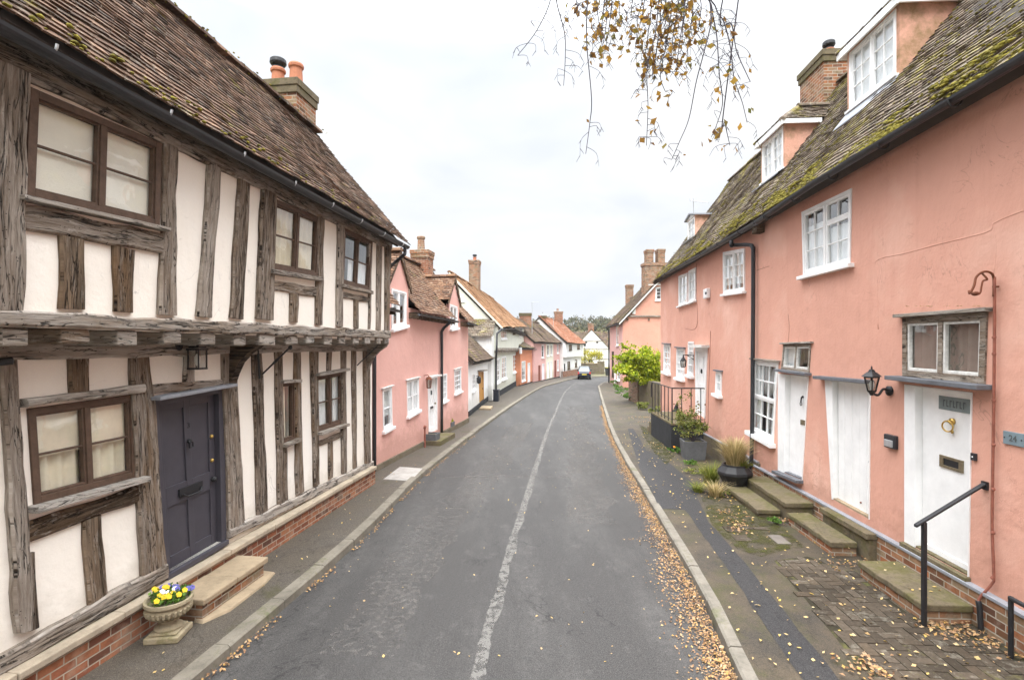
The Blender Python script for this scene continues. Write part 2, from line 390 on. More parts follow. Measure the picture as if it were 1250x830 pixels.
M['stone_urn'] = stone('weathered_urn_stone', (.36, .30, .20), .4, mcol=(.19, .17, .08))
M['ledge'] = stone('cream_stone_ledge', (.42, .35, .26), 0, stain=.25)
M['kerb_l'] = stone('kerb_concrete', (.19, .17, .135), .25, mcol=(.12, .12, .06))
M['kerb_r'] = stone('pale_kerb_concrete', (.19, .172, .142), .25, mcol=(.12, .12, .06))
M['terracotta'] = simple('terracotta_pot', (.45, .18, .10), .8, .2, 12, .2, 40)
M['cover_grey'] = stone('grey_concrete_cover', (.17, .15, .13), .1, stain=.5)
M['cover'] = stone('pale_concrete_cover', (.36, .34, .31), 0, stain=.2)
M['road'] = asphalt('road_asphalt', (.042, .0395, .037), (.165, .157, .146), patch=.8)
M['pave_l'] = asphalt('left_pavement_tarmac', (.080, .068, .054), (.17, .147, .12), moss=.3, patch=.6, brown=.3)
M['pave_r'] = asphalt('right_pavement_tarmac', (.040, .033, .024), (.11, .092, .07), moss=.5, brown=.6, patch=.6)
M['patch'] = asphalt('dark_tarmac_patch', (.026, .025, .025), (.11, .105, .10), patch=.35)
M['paver'] = tiles('brick_paver', [(.048, .039, .029), (.088, .071, .053), (.125, .10, .075), (.065, .052, .039), (.115, .088, .062)], .16, .2, (.11, .10, .04), 1.3)
M['joint'] = stone('mossy_joint', (.035, .03, .018), .4)
M['ground'] = stone('earth_ground', (.14, .13, .08), .5)
M['moss'] = ramp_leaf('moss_clump', [(.10, .09, .018), (.21, .18, .032), (.32, .275, .05)], .95, 0)
M['glass'] = glass_mat('old_window_glass', .08)
M['glass_r'] = glass_mat('bright_window_glass', .13, pw=2.6)
M['glass_lamp'] = glass_mat('lantern_glass', .05, (.8, .8, .77))
M['curtain'] = simple('cream_curtain', (.80, .72, .57), .9, .15, 4, .1, 30)
M['blind'] = simple('ivory_blind', (.88, .84, .75), .9, .06, 3, .05, 30)
M['taupe'] = simple('taupe_curtain', (.20, .17, .14), .9, .2, 5, .1, 30)
M['net_sheen'] = simple('net_curtain_sheen', (.82, .84, .86), .9, .12, 9, .1, 40)  # on the right row this white sheet stands in for pale sky reflections
M['fallen'] = ramp_leaf('fallen_birch_leaf', [(.17, .09, .045), (.34, .20, .11), (.46, .29, .16), (.50, .30, .09), (.52, .40, .27)], .8, .1)
M['fallen_road'] = ramp_leaf('pale_fallen_leaf', [(.45, .30, .14), (.62, .46, .24), (.60, .42, .08), (.68, .55, .34)], .8, .1)
M['birch_leaf'] = ramp_leaf('autumn_birch_leaf', [(.20, .10, .03), (.36, .20, .04), (.50, .29, .05), (.15, .16, .045)], .7, .45)
M['bark_twig'] = simple('birch_twig', (.055, .047, .058), .8, .2)
M['bark'] = simple('birch_bark', (.45, .43, .40), .85, .4, 4, .4, 20)
M['leaf_bright'] = ramp_leaf('bright_shrub_leaf', [(.13, .20, .01), (.28, .37, .015), (.44, .50, .025), (.54, .53, .05)], .6, .35)
M['leaf_mid'] = ramp_leaf('mid_green_leaf', [(.08, .12, .02), (.17, .21, .04), (.28, .30, .08), (.34, .30, .09)], .65, .3)
M['leaf_green'] = ramp_leaf('fresh_green_leaf', [(.05, .12, .02), (.11, .22, .03), (.18, .3, .05)], .6, .3)
M['leaf_yellow'] = ramp_leaf('yellow_autumn_leaf', [(.32, .30, .03), (.52, .47, .05), (.62, .56, .12)], .7, .4)
M['grass_dry'] = ramp_leaf('dry_ornamental_grass', [(.26, .22, .08), (.50, .38, .18), (.68, .54, .30)], .8, .3)
M['grass_green'] = ramp_leaf('green_verge_grass', [(.10, .14, .02), (.22, .26, .04), (.38, .34, .08)], .8, .3)
M['petal_y'] = simple('yellow_petal', (.75, .50, .02), .6, .1)
M['petal_w'] = simple('white_petal', (.82, .80, .82), .6, .05)
M['petal_b'] = simple('blue_petal', (.14, .13, .42), .6, .2)
M['petal_o'] = simple('orange_petal', (.75, .28, .02), .6, .1)
M['wood_far'] = ramp_leaf('distant_tree_leaf', [(.055, .065, .035), (.10, .11, .055), (.16, .145, .07), (.12, .09, .05)], .9, .1)
M['door_orange'] = simple('honey_oak_door', (.50, .25, .06), .5, .2, 10, .15, 40)
M['grey_pot'] = stone('grey_zinc_planter', (.13, .135, .14), 0, .7, stain=.35)
M['car_paint'] = simple('dark_blue_car_paint', (.022, .028, .042), .22, .05, 3, 0, 10, .3, .6)
M['tyre'] = simple('rubber_tyre', (.02, .02, .02), .8)
M['car_glass'] = simple('car_window_glass', (.07, .085, .095), .06, .05, 2, 0, 10, 0, .8)
M['red_lens'] = simple('red_tail_lens', (.45, .02, .02), .25, .05, 2, 0, 10, 0, .5)
M['plate_y'] = simple('yellow_plate', (.75, .6, .1), .5, .05)
M['text_dark'] = simple('dark_lettering', (.09, .10, .10), .6, .1)
M['plaque'] = simple('slate_plaque', (.20, .235, .235), .6, .2, 12)
M['plaque_b'] = simple('blue_grey_plaque', (.19, .25, .28), .55, .15, 12)
M['paint_line'] = None
# ------------------------------------------------------------------ builders
def lerp(a, b, t): return a + (b - a) * t
def bil(q, s, t):
    """quad TL,TR,BR,BL ; s left to right, t bottom to top"""
    (TL, TR, BR, BL) = q
    return tuple(lerp(lerp(BL[i], BR[i], s), lerp(TL[i], TR[i], s), t) for i in (0, 1))

def timber(par, F, name, q, d1=.035, mat=None, axis='v', d0=-.04, jit=.017, ch=.014):
    """hand-hewn timber: wavering edges, worn arrises, grain along its length"""
    mb = MB(); TL, TR, BR, BL = [Vector(p) for p in q]
    if axis == 'v': A0, A1, B0, B1 = BL, TL, BR, TR
    else: A0, A1, B0, B1 = BL, BR, TL, TR
    L = ((A1 + B1) / 2 - (A0 + B0) / 2).length; n = max(3, int(L / .16)); off = RN.uniform(0, 50); so = RN.uniform(0, 9)
    W = (B0 - A0).length; c = min(.3, ch / max(W, .02))
    rings = []
    for i in range(n + 1):
        t = i / n; a = A0.lerp(A1, t); b = B0.lerp(B1, t); ax = (b - a).normalized()
        a = a + ax * mnoise.noise((t * L * 2.2, off, 0)) * jit * 1.6 + ax * RN.uniform(-1, 1) * jit * .3
        b = b + ax * mnoise.noise((t * L * 2.2, off, 7)) * jit * 1.6 + ax * RN.uniform(-1, 1) * jit * .3
        dd = d1 + mnoise.noise((t * L * 1.5, off, 13)) * .010
        ring = [(0, d0), (0, dd - ch), (c, dd), (.5, dd + .003), (1 - c, dd), (1, dd - ch), (1, d0)]
        rings.append([(F.P(*(a.lerp(b, s)), d), (t * L + so, off + s * W + (d - dd) * 1.0 * (1 if s > .5 else -1))) for s, d in ring])
    m = len(rings[0])
    for i in range(n):
        for k in range(m - 1):
            v = [rings[i][k], rings[i + 1][k], rings[i + 1][k + 1], rings[i][k + 1]]
            mb.add([x[0] for x in v], [[0, 1, 2, 3]], [[x[1] for x in v]])
    for r in (rings[0], rings[-1]):
        mb.add([x[0] for x in r], [list(range(m))], [[x[1] for x in r]])
    bm_o = mb.build(name, mat or M['oak'], par)
    me = bm_o.data; b = bmesh.new(); b.from_mesh(me); bmesh.ops.remove_doubles(b, verts=b.verts, dist=.0004); bmesh.ops.recalc_face_normals(b, faces=b.faces); b.to_mesh(me); b.free()
    return bm_o

def add_wall(mb, F, outer, holes, reveal=.14, d=0.0):
    """front skin with real openings and their reveals"""
    polys = [[Vector((u, z, 0)) for u, z in outer]] + [[Vector((u, z, 0)) for u, z in h] for h in holes]
    flat = [p for pl in polys for p in pl]
    b = len(mb.v); mb.v += [F.P(p.x, p.y, d) for p in flat]
    for tri in tessellate_polygon(polys): mb.f.append([b + k for k in tri])
    for h in holes:
        for i in range(len(h)):
            a, c = h[i], h[(i + 1) % len(h)]
            mb.poly([F.P(*a, d), F.P(*c, d), F.P(*c, d - reveal), F.P(*a, d - reveal)])

def add_shell(mb, F, u0, u1, zb, ze, depth, zr=None, mid=None, d=0.0, ends=(1, 1)):
    """side, back and gable walls behind a front skin"""
    mid = depth / 2 if mid is None else mid
    for u, on in ((u0, ends[0]), (u1, ends[1])):
        if not on: continue
        pts = [F.P(u, zb, d), F.P(u, ze, d)]
        if zr: pts.append(F.P(u, zr, d - mid))
        pts += [F.P(u, ze, d - depth), F.P(u, zb, d - depth)]
        mb.poly(pts)
    mb.poly([F.P(u0, zb, d - depth), F.P(u1, zb, d - depth), F.P(u1, ze, d - depth), F.P(u0, ze, d - depth)])

def strip(mb, F, q, s0, s1, t0, t1, d0, d1):
    mb.prism(F, [bil(q, s0, t0), bil(q, s1, t0), bil(q, s1, t1), bil(q, s0, t1)], d0, d1)

def win(par, F, q, lights=((2, 3),), fw=.05, sw=.035, bw=.018, mat=None, smat=None, glass=None, d1=.02, dep=.09, sill=None, sillmat=None,
        hood=None, hoodmat=None, curtain=None, cmat=None, flat=False, name='window', hang=.7, sillx=.06, label=None):
    """timber window: frame, mullions, sashes with glazing bars; pane, sill, hood, curtain are children"""
    mat = mat or M['white_paint']; smat = smat or mat; mb = MB()
    TL, TR, BR, BL = q
    W = (Vector(TR) - Vector(TL)).length; Hh = (Vector(TL) - Vector(BL)).length
    fs, ft = fw / W, fw / Hh
    strip(mb, F, q, 0, fs, 0, 1, d1 - dep, d1); strip(mb, F, q, 1 - fs, 1, 0, 1, d1 - dep, d1)
    strip(mb, F, q, fs, 1 - fs, 0, ft, d1 - dep, d1 - .002); strip(mb, F, q, fs, 1 - fs, 1 - ft, 1, d1 - dep, d1 - .002)
    n = len(lights); gap = (1 - 2 * fs); ms = fs * .9; wl = (gap - ms * (n - 1)) / n
    fr = mb; sb = MB() if smat is not mat else mb; pm = MB(); s = fs
    for i, spec in enumerate(lights):
        if i: strip(fr, F, q, s, s + ms, ft, 1 - ft, d1 - dep, d1 - .004); s += ms
        a, b = s, s + wl; s = b
        ss, st = sw / W, sw / Hh
        dd0, dd1 = d1 - .06, d1 - .016
        parts = spec[2] if len(spec) > 2 else None
        bands = [(ft, 1 - ft)]
        if parts: k = ft + (1 - 2 * ft) * parts; bands = [(ft, k), (k, 1 - ft)]
        for bi, (t0, t1) in enumerate(bands):
            nc, nr = spec[0], spec[1]
            if parts: nr = spec[1] if bi == 0 else (spec[3] if len(spec) > 3 else 1)
            o = -.012 * (bi == 0 and parts is not None and len(spec) > 4)
            e0, e1 = dd0 + o, dd1 + o
            if sw:
                strip(sb, F, q, a, a + ss, t0, t1, e0, e1); strip(sb, F, q, b - ss, b, t0, t1, e0, e1)
                strip(sb, F, q, a + ss, b - ss, t0, t0 + st * 1.2, e0, e1 - .001); strip(sb, F, q, a + ss, b - ss, t1 - st, t1, e0, e1 - .001)
            A, B, T0, T1 = a + ss, b - ss, t0 + st * 1.2, t1 - st
            if not sw: A, B, T0, T1 = a, b, t0, t1
            hs, ht = bw / 2 / W, bw / 2 / Hh
            for c in range(1, nc):
                x = lerp(A, B, c / nc); strip(sb, F, q, x - hs, x + hs, T0, T1, e0 + .012, e1 - .006)
            for r in range(1, nr):
                y = lerp(T0, T1, r / nr); strip(sb, F, q, A, B, y - ht, y + ht, e0 + .010, e1 - .008)
            zt = d1 - .045 + o
            for c in range(nc):
                for r in range(nr):
                    x0, x1, y0, y1 = lerp(A, B, c / nc), lerp(A, B, (c + 1) / nc), lerp(T0, T1, r / nr), lerp(T0, T1, (r + 1) / nr)
                    e = [RN.uniform(-.0035, .0035) for _ in range(4)]
                    pm.poly([F.P(*bil(q, x0, y0), zt + e[0]), F.P(*bil(q, x1, y0), zt + e[1]), F.P(*bil(q, x1, y1), zt + e[2]), F.P(*bil(q, x0, y1), zt + e[0] - e[1] + e[2])])
    w = mb.build(name, mat, par, bevel=.004)
    if label: w['label'] = label
    sub = par if flat else w
    if sb is not mb: sb.build('sash', smat, sub, bevel=.003)
    pm.build('pane', glass or M['glass'], sub, recalc=False)
    if sill:
        s0 = MB(); h, pr = sill; x = sillx / W; c0 = bil(q, -x, 0); c1 = bil(q, 1 + x, 0)
        s0.prism(F, [(c0[0], c0[1] - h), (c1[0], c1[1] - h), (c1[0], c1[1]), (c0[0], c0[1])], -.06, pr)
        s0.build('sill', sillmat or mat, sub, bevel=.006)
    if hood:
        s0 = MB(); h, pr = hood; x = .07 / W; c0 = bil(q, -x, 1); c1 = bil(q, 1 + x, 1)
        s0.prism(F, [(c0[0], c0[1] + .004), (c1[0], c1[1] + .004), (c1[0], c1[1] + h), (c0[0], c0[1] + h)], -.05, pr)
        s0.build('hood', hoodmat or M['grey_wood'], sub, bevel=.006)
    for cu in (curtain or ()):
        s0, s1, t0, t1, wave = cu; cb = MB(); nx = max(2, int((s1 - s0) * W / .022)) if wave else 1; b0 = len(cb.v); ph = U(0, 6)
        for i in range(nx + 1):
            x = lerp(s0, s1, i / nx); dd = d1 - .072 - wave + wave * math.sin(i * 1.05 + ph + mnoise.noise((i * .21, ph, 0)) * 2)
            cb.v += [F.P(*bil(q, x, t0), dd), F.P(*bil(q, x, t1), dd)]
        for i in range(nx): cb.f.append([b0 + 2 * i, b0 + 2 * i + 2, b0 + 2 * i + 3, b0 + 2 * i + 1])
        cb.build('blind' if not wave else 'curtain', cmat or M['curtain'], sub, smooth=True)
    return w

def door(par, F, q, mat=None, fmat=None, fl=.09, fr=.02, ftop=.03, panels=None, planks=0, rec=.06, name='door', label=None, frame_d=.015):
    """door leaf with stiles, rails and sunk panels (or planks), in a frame"""
    mat = mat or M['white_paint']; TL, TR, BR, BL = q
    W = (Vector(TR) - Vector(TL)).length; Hh = (Vector(TL) - Vector(BL)).length
    a, b, t = (fl if isinstance(fl, tuple) else (fl / W, fl / W)), 1 - fr / W, 1 - ftop / Hh; mb = MB(); dd = -rec; at = lerp(a[1], a[0], t)
    lq = [bil(q, at, t), bil(q, b, t), bil(q, b, 0), bil(q, a[1], 0)]
    if planks:
        for i in range(planks):
            strip(mb, F, lq, i / planks + .004, (i + 1) / planks - .004, .004, .998, dd - .04, dd + RN.uniform(-.002, .002))
        strip(mb, F, lq, 0.001, .999, .002, .999, dd - .05, dd - .012)
    elif panels:
        strip(mb, F, lq, 0.001, .999, .003, .998, dd - .045, dd - .018)
        xs, ys = panels
        prev = 0
        for (x0, x1) in xs: strip(mb, F, lq, prev, x0, 0, 1, dd - .044, dd); prev = x1
        strip(mb, F, lq, prev, 1, 0, 1, dd - .044, dd)
        for (x0, x1) in xs:
            py = 0
            for (y0, y1) in ys: strip(mb, F, lq, x0, x1, py, y0, dd - .0435, dd - .0015); py = y1
            strip(mb, F, lq, x0, x1, py, 1, dd - .0435, dd - .0015)
    else: strip(mb, F, lq, 0, 1, 0, 1, dd - .045, dd)
    d = mb.build(name, mat, par, bevel=.004)
    if label: d['label'] = label
    f = MB(); f.prism(F, [bil(q, 0, 0), bil(q, a[1] - .002, 0), bil(q, a[0] - .002, 1), bil(q, 0, 1)], -.11, frame_d); strip(f, F, q, b + .002, 1, 0, 1, -.11, frame_d); strip(f, F, q, a[0] + .002, b + .002, t, 1, -.11, frame_d - .003)
    f.build('door_frame', fmat or mat, d, bevel=.004)
    return d, lq

def tile_patch(mb, eL, eR, rR, rL, gauge=.1, tw=.165, th=.016, sag=.035, concave=0.0, skip=None, jit=1.0, rnd=None):
    """plain clay tiles laid in courses on the patch eaves-left, eaves-right, ridge-right, ridge-left"""
    rnd = rnd or RN; eL, eR, rR, rL = map(Vector, (eL, eR, rR, rL))
    n = (eR - eL).cross(rL - eL).normalized()
    if n.z < 0: n = -n
    Lu = ((rL - eL).length + (rR - eR).length) / 2; nc = max(2, round(Lu / gauge)); so = rnd.uniform(0, 99)
    def P(s, t, w=0.0):
        p = eL.lerp(eR, s).lerp(rL.lerp(rR, s), t)
        k = mnoise.noise((p.x * .45 + so, p.y * .45, p.z * .45)) * sag + mnoise.noise((p.x * 1.6 + so, p.y * 1.6, p.z * 1.6)) * sag * .35
        return p + n * (k - concave * math.sin(math.pi * t) + w)
    for i in range(nc):
        t0, t1 = i / nc, min(1.0, (i + 1.25) / nc)
        Lw = (eL.lerp(rL, t0) - eR.lerp(rR, t0)).length
        if Lw < .05: continue
        nt = max(1, round(Lw / tw)); off = .5 * (i % 2)
        for j in range(-1, nt + 1):
            s0, s1 = (j + off) / nt, (j + 1 + off) / nt
            s0, s1 = max(0, s0), min(1, s1)
            if s1 - s0 < .2 / nt: continue
            if skip and skip(P((s0 + s1) / 2, t0)): continue
            g = .012 / max(tw, .05) / nt * .5; dt = rnd.uniform(-.06, .06) / nc * jit; lift = rnd.uniform(-.004, .007) * jit; tilt = rnd.uniform(-.005, .005) * jit
            slip = -.35 / nc if rnd.random() < .012 * jit else 0
            if i == 0: dt = abs(dt) * .5
            a0, a1 = s0 + g, s1 - g; tb = max(-.02, t0 + dt + slip)
            LL, LR = P(a0, tb, th * 1.5 + lift + tilt), P(a1, tb, th * 1.5 + lift - tilt); UL, UR = P(a0, t1, th * .35), P(a1, t1, th * .35)
            l0, l1 = P(a0, tb, th * .5 + lift + tilt), P(a1, tb, th * .5 + lift - tilt)
            mb.add([LL, LR, UR, UL, l0, l1], [[0, 1, 2, 3], [4, 5, 1, 0], [4, 0, 3], [1, 5, 2]], (rnd.random(), rnd.random()))
    return P, n

def ridge_tiles(mb, A, B, r=.12, L=.32):
    A, B = Vector(A), Vector(B); n = max(1, round((B - A).length / L)); ax = (B - A).normalized(); sd = ax.cross(Vector((0, 0, 1))).normalized()
    for i in range(n):
        p, q = A.lerp(B, i / n), A.lerp(B, (i + .97) / n); uvr = (RN.random(), RN.random()); k = U(-.012, .012)
        ra, rb = [], []
        for a in range(7):
            th = math.pi * a / 6; o = sd * math.cos(th) * r + Vector((0, 0, 1)) * (math.sin(th) * r * .85 - .06 + k)
            ra.append(p + o * 1.04); rb.append(q + o)
        mb.loft(ra, rb, True, uvs=uvr)

def chimney(par, c, sx, sy, z0, z1, rz=0.0, pots=(), mat=None, cap=.05, capmat=None, capn=2):
    m = MB(); m.box((c[0], c[1], (z0 + z1 - .28) / 2), (sx, sy, z1 - .28 - z0), rz)
    ch = m.build('chimney', mat or M['brick_old'], par)
    m2 = MB()
    hh = .28 / capn
    for i in range(capn): m2.box((c[0], c[1], z1 - .28 + hh * (i + .5)), (sx + cap * (1.2 + i * .8), sy + cap * (1.2 + i * .8), hh - .001 * i), rz)
    m2.build('chimney_cap', capmat or M['brick_old'], ch, bevel=.01)
    for (dx, dy, r, h, kind) in pots:
        p = MB(); x, y = c[0] + dx * math.cos(rz) - dy * math.sin(rz), c[1] + dx * math.sin(rz) + dy * math.cos(rz)
        prof = [(r * 1.05, 0), (r, .03), (r * .88, h * .8), (r * 1.08, h * .84), (r * 1.12, h * .93), (r * 1.0, h), (r * .8, h), (r * .75, h * .7)]
        p.lathe((x, y, z1 - .01), prof, 14); p.build('chimney_pot', M['brick_old'] if kind == 'brick' else M['terracotta'], ch, smooth=False)
        if kind == 'cowl':
            p = MB(); zc = z1 + h
            p.lathe((x, y, zc - .02), [(r * .9, 0), (r * .9, .04)], 14)
            for a in range(3): p.tube([(x + r * .7 * math.cos(a * 2.1), y + r * .7 * math.sin(a * 2.1), zc), (x + r * .7 * math.cos(a * 2.1), y + r * .7 * math.sin(a * 2.1), zc + .08)], .01, 5)
            p.lathe((x, y, zc + .07), [(r * 1.05, 0), (r * 1.2, .03), (r * 1.15, .10), (r * .9, .13), (.02, .14)], 16)
            p.build('cowl', M['black_metal'], ch)
    return ch

def gutter(par, pts, r=.06, brackets=True, step=1.1, bmat=None):
    m = MB(); pts = [Vector(p) for p in pts]
    ring = [(math.cos(a), math.sin(a)) for a in [math.pi + math.pi * k / 8 for k in range(9)]]
    for i in range(len(pts) - 1):
        a, b = pts[i], pts[i + 1]; ax = (b - a).normalized(); sd = ax.cross(Vector((0, 0, 1))).normalized(); up = Vector((0, 0, 1))
        A = [a + sd * x * r + up * z * r for x, z in ring] + [a + sd * x * r * .86 + up * (z * r * .86 + .001) for x, z in ring[::-1]]
        B = [b + sd * x * r + up * z * r for x, z in ring] + [b + sd * x * r * .86 + up * (z * r * .86 + .001) for x, z in ring[::-1]]
        m.loft(A, B)
    g = m.build('gutter', M['black_plastic'], par)
    if brackets:
        L = (pts[-1] - pts[0]).length; n = int(L / step)
        for k in range(n):
            f = (k + .6) / n; p = pts[0].lerp(pts[-1], f); ax = (pts[-1] - pts[0]).normalized(); sd = ax.cross(Vector((0, 0, 1))).normalized()
            b = MB(); b.tube([p + sd * r * 1.08 * math.cos(a) + Vector((0, 0, r * 1.08 * math.sin(a))) for a in [math.pi * (1 + q / 8) for q in range(9)]], .011, 6)
            b.build('bracket', bmat or M['galv'], g)
    return g

def pipe(par, pts, r=.038, mat=None, name='downpipe', clips=True):
    m = MB(); m.tube(pts, r, 10); o = m.build(name, mat or M['black_plastic'], par, smooth=True)
    return o

def tube_pts(pts, n=6):
    """smooth a polyline (Catmull-Rom)"""
    P = [Vector(p) for p in pts]; out = []
    for i in range(len(P) - 1):
        p0, p1, p2, p3 = P[max(i - 1, 0)], P[i], P[i + 1], P[min(i + 2, len(P) - 1)]
        for k in range(n):
            t = k / n
            out.append(.5 * ((2 * p1) + (p2 - p0) * t + (2 * p0 - 5 * p1 + 4 * p2 - p3) * t * t + (3 * p1 - p0 - 3 * p2 + p3) * t ** 3))
    return out + [P[-1]]

def foliage(mb, c, r, n, size, clumps=16, rnd=RN, zsq=1.0, flat=.55):
    """leaves gathered in clumps through an uneven volume"""
    c = Vector(c); cl = []
    for _ in range(clumps):
        while True:
            p = Vector((rnd.uniform(-1, 1), rnd.uniform(-1, 1), rnd.uniform(-1, 1)))
            if .25 < p.length < 1: break
        cl.append((Vector((p.x * r[0], p.y * r[1], p.z * r[2])), rnd.uniform(.22, .45)))
    for _ in range(n):
        p, k = rnd.choice(cl); o = Vector((rnd.gauss(0, 1), rnd.gauss(0, 1), rnd.gauss(0, .8))) * k * .5
        mb.leaf(c + p + Vector((o.x * r[0], o.y * r[1], o.z * r[2])), size * rnd.uniform(.6, 1.3), rnd)

def blades(mb, c, n, h, spread, w=.008, rnd=RN, droop=.5):
    c = Vector(c)
    for _ in range(n):
        a = rnd.uniform(0, 6.283); r0 = spread * .35 * rnd.random(); L = h * rnd.uniform(.55, 1.1); ln = rnd.uniform(.1, 1) * spread
        p = c + Vector((math.cos(a) * r0, math.sin(a) * r0, 0)); dr = Vector((math.cos(a), math.sin(a), 0)); sd = Vector((-dr.y, dr.x, 0)); uvs = (rnd.random(), rnd.random())
        k = 4; prev = None
        for i in range(k + 1):
            t = i / k; q = p + dr * ln * t ** 1.6 + Vector((0, 0, L * (t - droop * .5 * t ** 2.5))); ww = w * (1 - t * .85)
            cur = (q - sd * ww, q + sd * ww)
            if prev: mb.add([prev[0], prev[1], cur[1], cur[0]], [[0, 1, 2, 3]], uvs)
            prev = cur

def lining(h, F, u0, u1, e, ez, rd, rzz, bd, bz, th=.1):
    mb = MB(); pr = [(e, ez - .04), (rd, rzz - .05), (bd, bz - .04), (bd + .1, bz - .04 - th), (rd, rzz - .05 - th * 1.4), (e - .1, ez - .04 - th)]
    for (d0, z0), (d1_, z1), (d2, z2), (d3, z3) in ((pr[0], pr[1], pr[4], pr[5]), (pr[1], pr[2], pr[3], pr[4])):
        mb.loft([F.P(u0, z, d) for d, z in ((d0, z0), (d1_, z1), (d2, z2), (d3, z3))], [F.P(u1, z, d) for d, z in ((d0, z0), (d1_, z1), (d2, z2), (d3, z3))])
    return mb.build('roof_lining', M['underlay'], h)
# ------------------------------------------------------------------ the setting
def struct(o): o['kind'] = 'structure'; return o
def ud(F, p):
    q = Vector((p[0], p[1])) - F.O
    return q.dot(F.t), q.dot(F.n)
def text(par, F, u, z, d, s, size, mat, sg, name='lettering', tilt=0.0):
    c = bpy.data.curves.new(name, 'FONT'); c.body = s; c.size = size; c.extrude = .003; c.align_x = 'CENTER'; c.align_y = 'CENTER'; c.materials.append(mat)
    o = bpy.data.objects.new(name, c); COL.objects.link(o); o.parent = par
    r = par
    while r.name not in ORG: r = r.parent
    x = Vector((F.t.x, F.t.y, 0)) * sg; zz = Vector((F.n.x, F.n.y, 0)); y = zz.cross(x)
    from mathutils import Matrix
    dg = bpy.context.evaluated_depsgraph_get(); me = bpy.data.meshes.new_from_object(o.evaluated_get(dg)); bpy.data.objects.remove(o); o = bpy.data.objects.new(name, me); COL.objects.link(o); o.parent = par
    mt = Matrix((x, y, zz)).transposed().to_4x4(); mt.translation = F.P(u, z, d) - ORG[r.name]; o.matrix_local = mt
    return o

def curve_fn(pts):
    pts = sorted(pts, key=lambda p: p[1])
    def f(Y):
        if Y <= pts[0][1]: a, b = pts[0], pts[1]
        elif Y >= pts[-1][1]: a, b = pts[-2], pts[-1]
        else:
            i = max(k for k in range(len(pts) - 1) if pts[k][1] <= Y); a, b = pts[i], pts[i + 1]
        return a[0] + (b[0] - a[0]) * (Y - a[1]) / (b[1] - a[1])
    return f
LPX = [(247, 830), (439, 661), (507, 591), (560, 546), (626, 496), (661, 474), (681, 468), (700, 463)]
RPX = [(900, 830), (849, 718), (783, 600), (759, 558), (741, 516), (730, 474)]
LK = [(-4.1, -6), (-4.1 + 1.25, 3.9)] + [tuple(gpt(*p)[:2]) for p in LPX]
LK = [LK[0]] + LK[2:] + [(9.6, 57.5), (15, 61.5), (30, 66)]
RK = [(.45, -6)] + [tuple(gpt(*p)[:2]) for p in RPX] + [(7.05, 42.5), (8.6, 47.5), (11.5, 51), (17, 54), (30, 57)]
LKs = tube_pts([Vector((x, y, 0)) for x, y in LK], 8); RKs = tube_pts([Vector((x, y, 0)) for x, y in RK], 8)
def resample(P, step):
    out = [P[0]]; acc = 0
    for a, b in zip(P, P[1:]):
        L = (b - a).length; t = step - acc
        while t <= L:
            out.append(a + (b - a) * (t / L)); t += step
        acc = (acc + L) % step
    return out
Ls, Rs = resample(LKs, .45), resample(RKs, .45)
Lf, Rf = curve_fn([(p.x, p.y) for p in LKs]), curve_fn([(p.x, p.y) for p in RKs])

def ground_strip(name, A, B, z, mat, zb=None):
    n = min(len(A), len(B)); A = [A[int(i * (len(A) - 1) / (n - 1))] for i in range(n)]; B = [B[int(i * (len(B) - 1) / (n - 1))] for i in range(n)]
    mb = MB(); K = 8
    for i in range(n):
        for k in range(K + 1):
            p = A[i].lerp(B[i], k / K); mb.v.append(Vector((p.x, p.y, gz(p.y) + z)))
    for i in range(n - 1):
        for k in range(K): a = i * (K + 1) + k; mb.f.append([a, a + 1, a + K + 2, a + K + 1])
    return struct(mb.build(name, mat, recalc=False))
ground_strip('road', Ls, Rs, 0.0, M['road'])
def offs(P, d):
    out = []
    for i, p in enumerate(P):
        t = (P[min(i + 1, len(P) - 1)] - P[max(i - 1, 0)]).normalized(); out.append(p + Vector((t.y, -t.x, 0)) * d)
    return out
LB, RB = offs(Ls, -.15), offs(Rs, .13)
def shift_x(P, d): return [Vector((p.x + d, p.y + (abs(d) * .35 if p.y > 48 else 0), 0)) for p in P]
Lc = [p for p in LB if p.y < 58]; Rc = [p for p in RB if p.y < 52]
ground_strip('pavement', shift_x(Lc, -7), Lc, .10, M['pave_l'])
ground_strip('pavement', Rc, [Vector((p.x + 4.6, p.y, 0)) for p in Rc], .10, M['pave_r'])
def kerb(P, w, sgn, mat, L=.92):
    mb = MB(); pts = resample(P, L)
    for i in range(len(pts) - 1):
        a, b = pts[i], pts[i + 1]; t = (b - a).normalized(); nrm = Vector((t.y, -t.x, 0)) * sgn; g = .006
        a, b = a + t * g, b - t * g; h = .105 + U(-.006, .006); za, zb = gz(a.y), gz(b.y); o = U(-.008, .008)
        pr = [(o, -.08), (o + .008, h - .018), (o + .03, h), (w, h), (w, -.08)]
        mb.loft([a + nrm * x + Vector((0, 0, z + za)) for x, z in pr], [b + nrm * x + Vector((0, 0, z + zb)) for x, z in pr])
    return struct(mb.build('kerb', mat))
kerb([p for p in LKs if p.y < 60], .155, -1, M['kerb_l']); kerb([p for p in RKs if p.y < 54], .135, 1, M['kerb_r'])

g = MB(); ys = [-30, -6, 0, 12, 30, 60, 80, 110, 150]; xs = [-260, -90, -30, -10, 0, 10, 30, 90, 260]
for y in ys:
    for x in xs: g.v.append(Vector((x, y, gz(y) - .06)))
for i in range(len(ys) - 1):
    for k in range(len(xs) - 1): a = i * len(xs) + k; g.f.append([a, a + 1, a + len(xs) + 1, a + len(xs)])
struct(g.build('ground', M['ground'], recalc=False))
